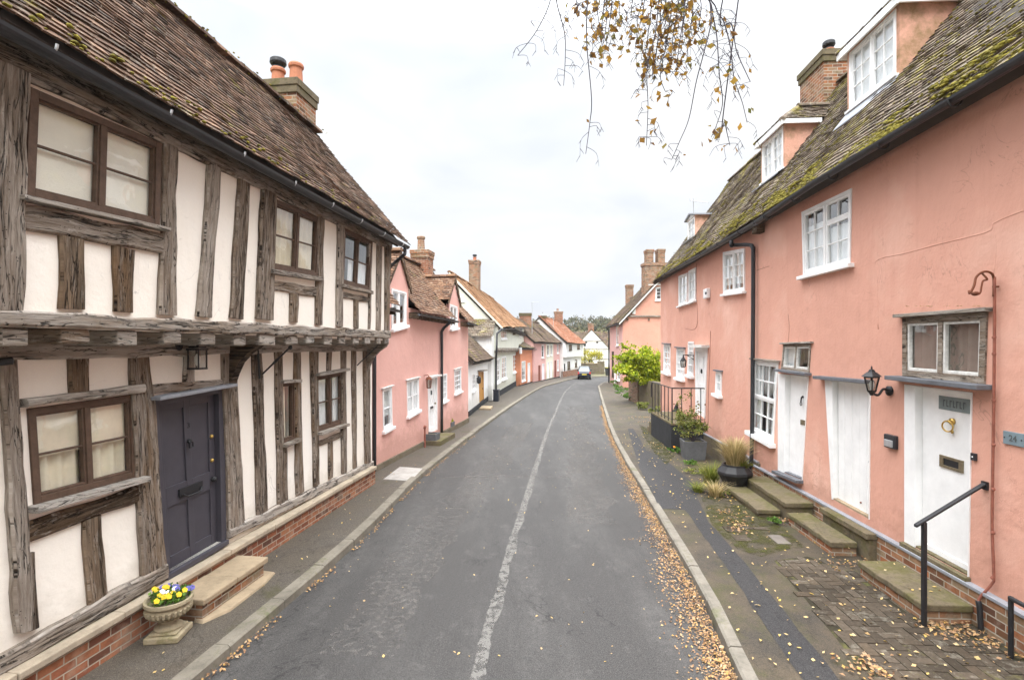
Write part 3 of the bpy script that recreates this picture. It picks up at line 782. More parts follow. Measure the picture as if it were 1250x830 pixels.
# worn centre seam of the carriageway
def seam(path, w, name, mat, z=.004, jit=.35, step=.09):
    P = resample(tube_pts([gpt(*p) for p in path], 8), step); mb = MB(); off = RN.uniform(0, 90)
    for i, p in enumerate(P):
        t = (P[min(i + 1, len(P) - 1)] - P[max(i - 1, 0)]); t.z = 0; t.normalize(); s = Vector((t.y, -t.x, 0))
        a = w * (.5 + jit * mnoise.noise((i * step * 1.7, off, 0)) + .22 * mnoise.noise((i * step * 9, off, 3))); b = w * (.5 + jit * mnoise.noise((i * step * 1.7, off, 9)) + .22 * mnoise.noise((i * step * 9, off, 5)))
        mb.v += [p - s * a + Vector((0, 0, gz(p.y) - p.z + z)), p + s * b + Vector((0, 0, gz(p.y) - p.z + z))]
    for i in range(len(P) - 1): mb.f.append([2 * i, 2 * i + 1, 2 * i + 3, 2 * i + 2])
    return struct(mb.build(name, mat, recalc=False))
def worn(name, col, lo=.42, hi=.5, sc_=9):
    m = Mt(name); f = m.math('ADD', m.noise(sc_, 6, .75), m.math('MULTIPLY', m.noise(.9, 3, .6), .25))
    m.out(m.mix(m.noise(160, 2), sc(col, .6), sc(col, 1.3)), .9, m.bump(m.noise(150, 2), .3, .005), 0, .2)
    tr = m.n('ShaderNodeBsdfTransparent'); mx = m.n('ShaderNodeMixShader'); m.l(m.ramp(f, [(lo, 0.0), (hi, .85)]), mx.inputs[0])
    m.l(tr.outputs[0], mx.inputs[1]); m.l(m.b.outputs[0], mx.inputs[2]); m.l(mx.outputs[0], m.nt.nodes['Material Output'].inputs[0])
    return m.m
M['paint_line'] = worn('worn_road_line', (.165, .158, .146), .51, .66, 11)
M['scuff'] = worn('pale_road_scuff', (.14, .13, .12), .58, .78, 13)
seam([(574, 845), (580, 830), (599, 760), (609, 728), (618, 690), (634, 635), (645.6, 600), (651, 580), (661, 548), (669.7, 522.7), (678, 504), (685, 487), (693, 475), (705, 467)], .12, 'road_marking', M['paint_line'], .004, .3)
seam([(430, 800), (500, 690), (555, 620), (600, 570), (640, 515)], .75, 'road_scuff', M['scuff'], .003, .25, .2)
seam([(720, 640), (712, 560), (706, 520), (704, 495)], .8, 'road_scuff', M['scuff'], .003, .25, .2)
seam([(540, 583), (600, 581), (700, 583)], .16, 'road_scuff', M['scuff'], .0045, .3, .1)
# dark trench repair along the right pavement
def sheet(name, px, z, mat, n=14):
    pts = [gpt(x, y, .10) for x, y in px]; mb = MB()
    P2 = []
    for i in range(len(pts)):
        a, b = pts[i], pts[(i + 1) % len(pts)]; k = max(1, int((b - a).length / .25))
        for j in range(k):
            q = a.lerp(b, j / k); P2.append(Vector((q.x + U(-.012, .012), q.y, gz(q.y) + .10 + z)))
    b0 = len(mb.v); mb.v += P2
    for t in tessellate_polygon([[Vector((p.x, p.y, 0)) for p in P2]]): mb.f.append([b0 + k for k in t])
    return struct(mb.build(name, mat, recalc=False))
sheet('pavement_patch', [(766, 523), (773, 523), (789, 550), (806, 556), (855, 597), (850, 606), (866, 638), (910, 688), (1026, 832), (982, 832), (937, 768), (892, 700), (836, 622), (806, 621), (781, 572)], .004, M['patch'])
# patch of herringbone pavers by the steps
FR = Facade((4.42, 0), (4.42 + .6, 10), -1)
pv = MB(); bnd = [gpt(x, y, .1) for x, y in [(945, 684), (985, 680), (1046, 702), (1110, 752), (1180, 772), (1262, 815), (1275, 860), (1120, 870), (1040, 800)]]
bd = [ud(FR, p) for p in bnd]
def inside(u, d, poly):
    c = False
    for i in range(len(poly)):
        (x1, y1), (x2, y2) = poly[i], poly[i - 1]
        if (y1 > d) != (y2 > d) and u < (x2 - x1) * (d - y1) / (y2 - y1) + x1: c = not c
    return c
w = .104
for X in range(-20, 90):
    for Y in range(-10, 40):
        k = (X - Y) % 4
        if k in (0, 3):
            sz = (2, 1) if k == 0 else (1, 2); u = 2.5 + (X + sz[0] / 2) * w; d = (Y + sz[1] / 2) * w
            if not inside(u, d, bd): continue
            p = FR.P(u, 0, d); hx, hy = sz[0] * w / 2 - .004, sz[1] * w / 2 - .004; tz = U(-.004, .004)
            C = [FR.P(u + a * hx, .112 + tz + U(-.003, .003), d + b * hy) for a, b in ((-1, -1), (1, -1), (1, 1), (-1, 1))]; B = [Vector((c.x, c.y, .09)) for c in C]
            pv.loft(B, C, True, uvs=(RN.random(), RN.random()))
struct(pv.build('brick_paving', M['paver'], bevel=.003))
sheet('paving_bed', [(944, 684), (985, 679), (1047, 701), (1112, 752), (1182, 771), (1265, 815), (1280, 862), (1120, 872), (1038, 801)], .002, M['joint'])
# a few square setts above
pv = MB()
for i in range(5):
    for j in range(3):
        u, d = ud(FR, gpt(918, 652, .1)); u += (i - 2) * .21 * .6; d += (j - 1) * .23
        if RN.random() < .15 or (FR.P(u, .1, d) - gpt(951, 659, .1)).length < .42: continue
        C = [FR.P(u + a * .058, .114 + U(-.004, .004), d + b * .108) for a, b in ((-1, -1), (1, -1), (1, 1), (-1, 1))]
        pv.loft([Vector((c.x, c.y, .09)) for c in C], C, True, uvs=(RN.random(), RN.random()))
struct(pv.build('brick_paving', M['paver'], bevel=.003))

# ------------------------------------------------------------------ timber framed house on the left
FL = Facade((-4.37, 0), (-4.37 + 1.3, 10)); FU = Facade((-3.95, 0), (-3.95 + 1.3, 10)); D = .03
A = root('timber_framed_house', 'long timber framed house with cream plaster panels, jettied upper floor and brown tiled roof', 'house', FL.P(FL.uY(6), 0, 0))
gq = lambda *p: FL.q(*p, d=D); uq = lambda *p: FU.q(*p, d=D)
uN = -3.0; eL_ = FL.uv(454, 500)[0]; eU = FU.uv(475, 400)[0]
G1 = gq((36, 499), (166, 481), (169, 582), (44, 616)); DR = gq((186, 488), (275, 472), (278, 658), (203, 702))
N1 = gq((345, 468), (361, 467), (361, 535), (347, 541)); G2 = gq((387, 459), (420, 453), (420, 517), (389, 527))
U1 = uq((37, 106), (197, 175), (195, 277), (31, 240)); U2 = uq((335, 242), (391, 266), (388, 338), (332, 329)); U3 = uq((420, 278), (455, 295), (451, 355), (418, 347))
mb = MB()
add_wall(mb, FL, [(uN, .46), (eL_, .46), (eL_, 3.1), (uN, 3.1)], [G1, DR, N1, G2], .12)
add_wall(mb, FU, [(uN, 3.05), (eU, 3.05), (eU, 5.02), (uN, 5.02)], [U1, U2, U3], .12)
mb.poly([FL.P(uN, 3.08, 0), FL.P(eL_, 3.08, 0), FU.P(eU, 3.08, 0), FU.P(uN, 3.08, 0)])
add_shell(mb, FU, uN, eU, 3.05, 5.02, 3.1, 7.3); add_shell(mb, FL, uN, eL_, .0, 3.08, 2.7)
mb.build('wall', M['plaster'], A)
mb = MB(); mb.prism(FL, [(uN, -.1), (FL.uv(458, 580, .12)[0], -.1), (FL.uv(458, 580, .12)[0], .405), (uN, .405)], -.2, .12); mb.build('plinth', M['brick_red'], A)
mb = MB(); u = uN; ue = FL.uv(459, 570, .15)[0]
while u < ue:
    u2 = min(u + U(.9, 1.5), ue); mb.fbox(FL, u + .003, u2 - .003, .405, .468 + U(-.004, .004), -.15, .165 + U(-.006, .006)); u = u2
mb.build('ledge', M['ledge'], A, bevel=.01)
T = lambda F, nm, q, d1=.035, ax='v', mat=None, **k: timber(A, F, nm, (gq if F is FL else uq)(*q), d1, mat, ax, **k)
# upper floor frame
T(FU, 'beam', [(-20, 30), (478, 288), (478, 305), (-20, 74)], .05, 'h', M['grey_wood'])
T(FU, 'beam', [(-15, 377), (475, 404), (475, 413), (-15, 398)], .07, 'h', M['grey_wood'])
for q, d1 in [([(-14, 70), (37, 92), (27, 379), (-15, 379)], .06), ([(201, 168), (216, 178), (215, 385), (194, 384)], .045), ([(256, 190), (271, 199), (258, 388), (241, 386)], .04), ([(292, 210), (307, 217), (297, 390), (282, 388)], .04),
        ([(320, 226), (337, 234), (333, 391), (313, 389)], .05), ([(388, 262), (396, 266), (394, 397), (386, 396)], .04), ([(413, 270), (421, 276), (418, 399), (411, 398)], .04),
        ([(451.5, 292), (455.5, 296), (453, 402), (450.5, 402)], .03), ([(461, 294), (467, 298), (465, 404), (460, 403)], .035), ([(471, 298), (477, 301), (475, 405), (470.5, 405)], .045)]:
    T(FU, 'post', q, d1)
T(FU, 'rail', [(28, 248), (198, 286), (198, 310), (28, 279)], .04, 'h'); T(FU, 'rail', [(333, 341), (391, 352), (391, 363), (333, 355)], .03, 'h'); T(FU, 'rail', [(418, 356), (452, 362), (452, 369), (418, 364)], .03, 'h')
for q in [[(74, 287), (105, 293), (104, 378), (73, 377)], [(140, 300), (166, 306), (165, 382), (139, 380)], [(355, 358), (365, 360), (364, 394), (355, 393)], [(433, 366), (438, 367), (437.5, 401), (433, 400)]]:
    T(FU, 'stud', q, .035, 'v', M['oak_brown'] if q[0][0] < 200 else None)
# jetty joists
jx = [(-4, 29), (68, 104), (136, 161), (192, 214), (241, 259), (281, 296), (311, 331), (345, 360), (369, 379), (391, 401), (410, 418), (427, 434), (441, 448), (456, 461), (466, 471)]
for a, b in jx:
    ua, ub = FU.uv(a, 405, -.02)[0], FU.uv(b, 405, -.02)[0]; zt = FU.uv((a + b) / 2, lerp(398, 412, max(0, (a + b) / 2) / 475), .05)[1] - .004; h = U(.115, .14)
    mb = MB(); mb.prism(FU, [(ua, zt - h), (ub, zt - h + U(-.01, .01)), (ub, zt), (ua, zt)], -.55, .035 + U(-.02, .02)); mb.build('joist', M['grey_wood'] if a > 100 else M['oak'], A, bevel=.018)
# ground floor frame
T(FL, 'beam', [(-15, 415), (449, 420), (449, 428), (-15, 442)], .06, 'h', M['grey_wood'])
for q, d1 in [([(2, 438), (20, 438), (41, 768), (19, 773)], .05), ([(159, 434), (183, 432), (203, 692), (173, 707)], .05), ([(271, 428), (283, 427), (297, 640), (279, 648)], .05), ([(284, 427), (290, 427), (300, 636), (297, 638)], .03),
        ([(309, 426), (320, 426), (328, 624), (315, 630)], .035), ([(336, 426), (345, 426), (348, 612), (340, 616)], .04), ([(360, 425), (367, 425), (371, 600), (362, 604)], .035), ([(379, 424), (388, 424), (390, 590), (384, 594)], .045),
        ([(417, 422), (423, 422), (423, 576), (418, 578)], .04), ([(430, 421), (435, 421), (436, 570), (432, 572)], .035), ([(444, 421), (451, 420), (452, 566), (446, 568)], .05)]:
    T(FL, 'post', q, d1)
T(FL, 'stud', [(31, 676), (45, 673), (48, 765), (34, 771)], .04); T(FL, 'stud', [(86, 438), (111, 436), (110, 478), (87, 482)], .035, 'v', M['oak_brown']); T(FL, 'stud', [(102, 636), (125, 628), (133, 730), (110, 742)], .035, 'v', M['oak_brown'])
T(FL, 'stud', [(225, 432), (239, 431), (238, 466), (226, 468)], .03); T(FL, 'stud', [(400, 424), (406, 424), (405, 452), (400, 453)], .03); T(FL, 'stud', [(402, 535), (407, 533), (407, 582), (402, 585)], .03)
T(FL, 'stud', [(349, 540), (352, 539), (353, 610), (350, 611)], .02)
T(FL, 'rail', [(26, 640), (174, 592), (174, 611), (27, 665)], .04, 'h', M['oak_brown']); T(FL, 'rail', [(183, 470), (271, 463), (271, 472), (183, 482)], .04, 'h'); T(FL, 'rail', [(389, 538), (421, 526), (421, 533), (390, 545)], .03, 'h')
T(FL, 'beam', [(-25, 812), (202, 687), (202, 707), (-25, 838)], .06, 'h', M['grey_wood']); T(FL, 'beam', [(279, 645), (455, 562), (455, 571), (279, 658)], .055, 'h', M['grey_wood'])
T(FL, 'rail', [(26, 487), (172, 469), (172, 479), (27, 497)], .09, 'h', M['grey_wood'])
# curved bracket under the jetty
mb = MB(); u0, u1 = FL.uv(278, 440, .05)[0], FL.uv(300, 440, .05)[0]
prof = [(.03, 2.98), (.46, 2.98), (.44, 2.93), (.30, 2.84), (.18, 2.72), (.11, 2.58), (.06, 2.44), (.03, 2.36)]
mb.loft([FL.P(u0 + .02, z, d) for d, z in prof], [FL.P(u0 + .15, z, d) for d, z in prof]); mb.build('bracket', M['oak_brown'], A, bevel=.01)
mb = MB(); uc = FL.uv(449, 440, .05)[0]; mb.loft([FL.P(uc - .05, z, d) for d, z in prof], [FL.P(uc + .06, z, d) for d, z in prof]); mb.build('bracket', M['grey_wood'], A, bevel=.01)
# iron stays of a vanished sign
mb = MB(); a, b = FL.P(*FL.uv(320, 457, .05), .05), FU.P(*FU.uv(354, 424, -.1), -.1); mb.tube([a, a.lerp(b, .35), a.lerp(b, .5), a.lerp(b, .65), b], [.012, .012, .022, .012, .012], 7); mb.tube([FL.P(*FL.uv(315, 427, .06), .06), FL.P(*FL.uv(317, 462, .06), .06)], .014, 6); mb.blob(b, .03); mb.build('iron_stay', M['black_metal'], A)
mb = MB(); a, b = FL.P(*FL.uv(436, 446, .05), .05), FU.P(*FU.uv(461, 422, -.1), -.1); mb.tube([a, b], .011, 6); mb.build('iron_stay', M['black_metal'], A)
# windows
fb = dict(mat=M['frame_brown'], smat=M['frame_brown'], glass=M['glass'])
win(A, FU, U1, ((1, 2), (1, 2)), .06, .018, .018, sill=(.035, .10), sillmat=M['grey_wood'], curtain=[(.02, .98, .02, .98, 0)], cmat=M['blind'], d1=.035, **fb)
win(A, FU, U2, ((1, 2), (1, 2)), .06, .025, .022, sill=(.06, .09), sillmat=M['grey_wood'], curtain=[(.02, .48, .02, .98, .022), (.55, .98, .02, .98, .022)], d1=.035, **fb)
win(A, FU, U3, ((1, 2), (1, 2)), .06, .025, .022, sill=(.06, .09), sillmat=M['grey_wood'], curtain=[(.02, .2, .02, .98, .02), (.3, .98, .02, .5, .01)], cmat=M['net_sheen'], d1=.035, **fb)
win(A, FL, G1, ((1, 2), (1, 2)), .055, .018, .018, sill=(.05, .12), sillmat=M['grey_wood'], curtain=[(.02, .98, .46, .98, 0), (.02, .49, .01, .5, .02), (.52, .98, .01, .5, .02)], d1=.02, **fb)
win(A, FL, N1, ((1, 1),), .03, .02, .02, sill=(.05, .11), sillmat=M['grey_wood'], hood=(.05, .1), curtain=[(.05, .6, .02, .98, .02)], d1=.02, **fb)
win(A, FL, G2, ((1, 2), (1, 2)), .055, .025, .022, sill=(.05, .12), sillmat=M['grey_wood'], hood=(.05, .12), curtain=[(.02, .45, .02, .98, .022), (.7, .98, .02, .98, .022)], cmat=M['net_sheen'], d1=.02, **fb)
# front door
dr, lq = door(A, FL, DR, M['dark_door'], fl=.085, fr=.10, ftop=.07, panels=(((.11, .46), (.56, .89)), ((.07, .37), (.49, .95))), rec=.05)
def on(q, s, t, F, d): u, z = bil(q, s, t); return F.P(u, z, d)
mb = MB(); strip(mb, FL, lq, .30, .72, .405, .455, -.05, -.028); mb.tube([on(lq, .34, .42, FL, -.02), on(lq, .4, .40, FL, .0), on(lq, .62, .40, FL, .0), on(lq, .68, .42, FL, -.02)], .012, 6); mb.build('letterbox', M['black_metal'], dr, bevel=.003)
mb = MB(); mb.lathe((0, 0, 0), [(.001, -.001)], 3); mb = MB(); c = on(lq, .51, .735, FL, -.03); mb.blob(c, .028, 8, 6, 0); mb.tube([c + Vector((0, 0, .01)), c + Vector((.02, -.03, -.02)), c + Vector((.02, -.03, -.07)), c + Vector((.02, .03, -.07)), c + Vector((.02, .03, -.02)), c + Vector((0, 0, .01))], .009, 6); mb.build('knocker', M['black_metal'], dr)
for t in (.72, .56):
    mb = MB(); mb.blob(on(lq, .93, t, FL, -.045), .024, 10, 6, 0); mb.build('lock', M['brass'], dr)
mb = MB(); c = on(lq, .93, .435, FL, -.03); mb.blob(c, .035, 10, 6, 0); mb.tube([on(lq, .93, .435, FL, -.06), c], .018, 8); mb.build('handle', M['black_metal'], dr)
u, z = bil(lq, .53, .83); text(dr, FL, u, z, -.048, '3', .085, M['black_metal'], 1, 'house_number')
mb = MB(); q = [bil(DR, -.04, 1), bil(DR, 1.05, 1), (bil(DR, 1.05, 1)[0], bil(DR, 1.05, 1)[1] + .035), (bil(DR, -.04, 1)[0], bil(DR, -.04, 1)[1] + .035)]; mb.prism(FL, q, -.05, .16); mb.build('door_hood', M['lead'], dr, bevel=.006)
mb = MB(); strip(mb, FL, DR, 0, 1, -.03, .0, -.1, .05); mb.build('threshold', M['dark_door'], dr, bevel=.004)
# roof
mb = MB(); rE = FU.uv(392, 167, -1.55); rN = FU.uv(190, 0, -1.55); z_ = lambda u: lerp(rN[1], rE[1], (u - rN[0]) / (rE[0] - rN[0]))
uR = rE[0] + .12; eN, eF = (uN, 5.0), (uR, 5.08); rd = -1.55
uRr, uRe = uR - .28, uR + .20
tile_patch(mb, FU.P(uN, 4.99, .31), FU.P(uRe, 5.10, .31), FU.P(uRr, z_(uRr), rd), FU.P(uN, z_(uN), rd), .098, .165, .017, .05, .06)
ridge_tiles(mb, FU.P(uN, z_(uN) + .05, rd), FU.P(uRr, z_(uRr) + .05, rd), .13)
rf = mb.build('roof', M['tile_left'], A)
mb = MB(); prof = lambda u, e: [FU.P(u, e - .03, .27), FU.P(u, (e + z_(u)) / 2 - .13, -.62), FU.P(u, z_(u) - .04, rd), FU.P(u, e - .05, -3.4), FU.P(u, e - .1, -3.3), FU.P(u, z_(u) - .2, rd), FU.P(u, e - .1, .2)]
mb.loft(prof(uN, 5.0), prof(uR - .31, 5.07)); mb.build('roof_lining', M['underlay'], A)
# verge mortar
gu = gutter(A, [FU.P(uN, 4.90, .34), FU.P(*FU.uv(0, 30, .34), .34), FU.P(*FU.uv(250, 166, .34), .34), FU.P(*FU.uv(497, 301, .34), .34)], .062, True, .95)
e = FU.P(*FU.uv(494, 303, .34), .34); pipe(A, tube_pts([e, e + Vector((.0, .02, -.10)), e + Vector((-.05, .02, -.16)), FL.P(eL_ + .10, 4.55, .25), FL.P(eL_ + .12, 4.45, -.1)], 5), .035)
mm = MB()
for _ in range(150):
    f = RN.random() ** 1.6; u = lerp(FU.uY(2.6), FU.uY(9.5), f); t = RN.random() ** 2 * .1; e0 = lerp(4.99, 5.10, (u - uN) / (uR - uN)); p = FU.P(u, lerp(e0, z_(u), t) + .03, lerp(.31, rd, t)); r = U(.008, .024); mm.blob(p, (r, r * 1.6, r * .6), 6, 4, .3, uvs=(RN.random(), RN.random() * .5))
for _ in range(110):
    f = RN.random() ** 1.4; u = lerp(FU.uY(5), FU.uY(11), f); p = FU.P(u, z_(u) + U(-.02, .05), rd + U(.06, .2)); r = U(.006, .018); mm.blob(p, (r, r * 1.6, r * .6), 6, 4, .3, uvs=(RN.random(), RN.random() * .5))
mm.build('moss', M['moss'], A, smooth=True, kind='stuff')
chimney(A, (-4.55, 10.62), .82, .76, 5.0, 8.15, math.atan(-.13), [(-.20, .0, .135, .42, 'cowl'), (.2, -.02, .135, .48, 'pot')], M['brick_old'], .05, M['stone_moss'])

# things on and before the timber house
st = root('stone_doorstep', 'worn sandstone slab step on red bricks below the dark panelled door', 'step', gpt(285, 725, .1))
p1, p2 = ud(FL, gpt(243, 760, .1)), ud(FL, gpt(329, 703, .1)); dF = (p1[1] + p2[1]) / 2
mb = MB(); mb.fbox(FL, p1[0] + .03, p2[0] - .04, .08, .27, .125, dF - .02); mb.build('brick_base', M['brick_old'], st)
mb = MB(); um = lerp(p1[0], p2[0], .48)
for a, b in ((p1[0], um - .003), (um + .003, p2[0])): mb.prism(FL, [(a, .272), (b, .272), (b, .338 + U(-.006, .006)), (a, .335)], .122, dF + .02)
mb.build('slab', M['stone_step'], st, bevel=.014)
mb = MB(); a, b = FL.P(p1[0] - .05, .09, .13), 0; pts = [(p1[0] - .02, dF + .02), (p1[0] + .25, dF + .13), (p2[0] - .2, dF + .12), (p2[0] + .1, dF + .06), (p2[0] + .12, dF - .1), (p1[0], dF - .1)]
mb.loft([FL.P(u, .09, d) for u, d in pts], [FL.P(lerp(u, um, .05), .128, d - .01) for u, d in pts]); mb.build('mortar_bed', M['stone_step'], st, bevel=.01)

uc = gpt(206, 776, .1); ur = root('garden_urn', 'weathered stone urn on a square foot beside the sandstone step', 'urn', uc)
mb = MB(); mb.box(uc + Vector((0, 0, .03)), (.31, .31, .06), .12); mb.box(uc + Vector((0, 0, .073)), (.25, .25, .026), .12); mb.build('foot', M['stone_urn'], ur, bevel=.012)
mb = MB(); mb.lathe(uc + Vector((0, 0, .085)), [(r * .80, z * .86) for r, z in [(.15, 0), (.155, .025), (.12, .045), (.085, .07), (.085, .09), (.12, .10), (.13, .115), (.11, .13), (.17, .15), (.225, .20), (.235, .24), (.225, .265), (.24, .275), (.262, .30), (.26, .335), (.232, .335), (.22, .30), (.02, .29)]], 36)
for k in range(26):
    a = 2 * math.pi * k / 26; mb.tube([uc + Vector((r * .8 * math.cos(a), r * .8 * math.sin(a), z * .86)) for r, z in ((.12, .24), (.178, .26), (.232, .30), (.24, .34))], .016, 5)
mb.build('bowl', M['stone_urn'], ur, smooth=False, bevel=0)
mb = MB(); mb.lathe(uc + Vector((0, 0, .345)), [(.18, 0), (.16, .012), (.02, .02)], 16); mb.build('soil', M['ground'], ur)
top = uc + Vector((0, 0, .36))
for k, (dx, dy, col, nm) in enumerate([(.02, -.02, 'petal_w', 'white and violet pansy plant in the middle of the stone urn'), (.13, -.05, 'petal_y', 'yellow pansy plant at the road side of the stone urn'), (.10, .13, 'petal_b', 'blue pansy plant at the far rim of the stone urn'), (-.13, .02, 'petal_y', 'yellow pansy plant at the house side of the stone urn'), (.0, -.15, 'petal_y', 'leafy yellow pansy plant at the near rim of the stone urn'), (-.06, .13, 'petal_b', 'violet pansy plant at the back of the stone urn')]):
    c = top + Vector((dx * .85, dy * .85, 0)); pp = root('pansy_plant', nm, 'flower', c, 'pansies planted in the stone urn')
    mb = MB()
    for _ in range(75):
        a = U(0, 6.28); r = .075 * math.sqrt(RN.random()); mb.leaf(c + Vector((r * math.cos(a), r * math.sin(a), U(0, .075))), U(.03, .05))
    mb.build('leaves', M['leaf_green'], pp)
    mb = MB()
    for _ in range(4):
        a = U(0, 6.28); r = .075 * math.sqrt(RN.random()); q = c + Vector((r * math.cos(a), r * math.sin(a), U(.055, .085)))
        n = Vector((.75, -.5, .6)).normalized(); ax = n.orthogonal().normalized(); bx = n.cross(ax)
        for j in range(5):
            t = j * 1.257 + .3; o = q + (ax * math.cos(t) + bx * math.sin(t)) * .013
            mb.poly([o + (ax * math.cos(v) + bx * math.sin(v)) * .0145 + n * (.004 * (j % 2)) for v in [i * 1.047 for i in range(6)]])
    mb.build('flowers', M[col], pp)

def lantern_box(par, F, u, z, d, s=1.0):
    pass
lu, lz = FL.uv(241, 422, .17); lu -= .07; ln = root('wall_lantern', 'black box lantern with clear panes under the jetty above the dark door', 'lantern', FL.P(lu, lz, .05))
mb = MB(); mb.tube([FL.P(lu - .06, lz, .03), FL.P(lu - .06, lz, .06)], .055, 12); mb.tube(tube_pts([FL.P(lu - .06, lz, .05), FL.P(lu - .04, lz + .03, .13), FL.P(lu + .06, lz + .03, .17), FL.P(lu + .07, lz - .02, .17)], 4), .014, 7); mb.build('bracket', M['black_metal'], ln)
mb = MB(); cu, cd = lu + .07, .17
mb.fbox(FL, cu - .075, cu + .075, lz - .05, lz - .03, cd - .075, cd + .075); mb.fbox(FL, cu - .06, cu + .06, lz - .025, lz - .005, cd - .06, cd + .06); mb.fbox(FL, cu - .07, cu + .07, lz - .26, lz - .24, cd - .07, cd + .07)
for a in (-1, 1):
    for b in (-1, 1): mb.fbox(FL, cu + a * .062 - .006, cu + a * .062 + .006, lz - .24, lz - .05, cd + b * .062 - .006, cd + b * .062 + .006)
mb.build('cage', M['black_metal'], ln)
mb = MB(); mb.fbox(FL, cu - .058, cu + .058, lz - .239, lz - .051, cd - .058, cd + .058); mb.build('pane', M['glass_lamp'], ln)
mb = MB(); mb.lathe(FL.P(cu, lz - .22, cd), [(.012, 0), (.028, .05), (.03, .09), (.012, .13)], 10); mb.build('bulb', M['white_paint'], ln)
# small black box light at the left edge of the photo
lu, lz = FL.uv(2, 442, .08); lb = root('security_light', 'small black wall light at the near end of the timber framed house', 'light', FL.P(lu, lz, .05))
mb = MB(); mb.fbox(FL, lu - .09, lu + .03, lz - .02, lz + .02, .04, .1); mb.tube([FL.P(lu - .02, lz, .08), FL.P(lu + .045, lz + .01, .12)], .03, 10); mb.build('lamp_body', M['black_metal'], lb, bevel=.004)
mb = MB(); mb.tube([FL.P(lu + .04, lz + .009, .118), FL.P(lu + .048, lz + .011, .122)], .024, 10); mb.build('lens', M['glass_lamp'], lb)
q = [gpt(*p, .1) for p in ((488, 570), (516, 572), (502, 587), (468, 585))]
mb = MB(); mb.loft([Vector((p.x, p.y, .095)) for p in q], [Vector((p.x, p.y, .109)) for p in q]); tag(centre_thing(mb.build('inspection_cover', M['cover'], bevel=.004)), 'pale square inspection cover set in the tarmac pavement by the kerb', 'cover')
# ------------------------------------------------------------------ left side of the street, going away
FB = Facade((-5.205, 0), (-5.205 + 1.74, 10))
B = root('pink_cottage', 'pale pink cottage with two tiled gable dormers next to the timber framed house', 'house', FB.P(FB.uY(15), .05, 0))
u0, u1 = FB.uY(11.3), FB.uv(571.5, 500)[0]; ze = 3.88; zr = 5.92; rdB = -1.45; slB = (zr - ze) / (.3 - rdB)
gab = []
for px, py in ((489, 307), (555.6, 338)):
    u, z = FB.uv(px, py, .04); gab.append((u, z + .02, .74))
bq = lambda *p: FB.q(*p, d=.02)
outer = [(u0, .12), (u1, .12), (u1, 3.98)]
for uc, za, hw in gab[::-1]: outer += [(uc + hw - .1, 3.98), (uc + hw - .1, za - 1.19 * (hw - .1) - .1), (uc, za - .1), (uc - hw + .1, za - 1.19 * (hw - .1) - .1), (uc - hw + .1, 3.98)]
outer += [(u0, 3.98)]
zt1, zb1 = FB.uv(487, 350)[1], FB.uv(487, 399)[1]
u_a, u_b = gab[0][0] - .42, gab[0][0] + .42
wB = [bq((467.5, 475), (478.5, 471.5), (479.5, 520), (468.5, 526)), bq((497, 464.5), (511.5, 461), (512, 500), (498, 508)), bq((540.5, 457), (546, 456), (546, 488), (540.5, 491)), bq((555, 451.5), (563, 449), (563.5, 477), (555.5, 481))]
dB = bq((522.5, 461.5), (534.3, 459), (534.3, 524.5), (524, 530))
g1 = bq((478.5, 352), (496.5, 357), (496.5, 397), (478.5, 402)); g2 = bq((549.5, 371), (558.5, 374.5), (559, 400), (550, 402))
mb = MB(); add_wall(mb, FB, outer, wB + [dB, g1, g2], .12); add_shell(mb, FB, u0, u1, .0, 3.9, 2.9, 5.75); mb.build('wall', M['pink_pale'], B)
mb = MB(); mb.fbox(FB, u0, u1 - .02, -.1, .22, -.2, .05); mb.build('plinth', M['flint'], B)
wkw = dict(glass=M['glass_r'], mat=M['white_paint'])
win(B, FB, wB[0], ((1, 2),), .05, .03, .02, sill=(.07, .08), hood=(.03, .06), hoodmat=M['white_worn'], curtain=[(.02, .98, .3, .98, .02)], cmat=M['net_sheen'], **wkw)
win(B, FB, wB[1], ((2, 2), (2, 2)), .045, .03, .018, sill=(.07, .08), hood=(.03, .06), hoodmat=M['white_worn'], curtain=[(.02, .98, .02, .98, .02)], cmat=M['net_sheen'], **wkw)
win(B, FB, wB[2], ((3, 4),), .05, .03, .02, sill=(.06, .08), **wkw); win(B, FB, wB[3], ((3, 4),), .05, .03, .02, sill=(.06, .08), hood=(.03, .05), hoodmat=M['white_worn'], **wkw)
win(B, FB, g1, ((1, 1), (1, 1)), .06, .04, .02, sill=(.07, .09), curtain=[(.02, .4, .02, .98, .02)], cmat=M['net_sheen'], **wkw); win(B, FB, g2, ((1, 2), (1, 2)), .06, .04, .02, sill=(.07, .09), **wkw)
d_, lq = door(B, FB, dB, M['white_paint'], fl=.07, fr=.07, ftop=.05, panels=(((.14, .45), (.55, .86)), ((.08, .4), (.5, .92))), rec=.04)
mb = MB(); q = [bil(dB, -.06, 1), bil(dB, 1.08, 1), (bil(dB, 1.08, 1)[0], bil(dB, 1, 1)[1] + .05), (bil(dB, -.06, 1)[0], bil(dB, 0, 1)[1] + .05)]; mb.prism(FB, q, -.05, .14); mb.build('door_hood', M['white_worn'], d_)
mb = MB(); strip(mb, FB, lq, .35, .68, .44, .48, -.05, -.025); mb.build('letterbox', M['black_metal'], d_)
mb = MB(); strip(mb, FB, lq, .45, .56, .70, .78, -.05, -.025); mb.build('knocker', M['black_metal'], d_)
mb = MB(); mb.blob(on(lq, .9, .52, FB, -.02), .03); mb.build('handle', M['brass_dull'], d_)
def skipB(p):
    u, d = ud(FB, p)
    for uc, za, hw in gab:
        if abs(u - uc) < hw - .02 and p.z < za - 1.19 * abs(u - uc) - .06: return True
    return False
mb = MB()
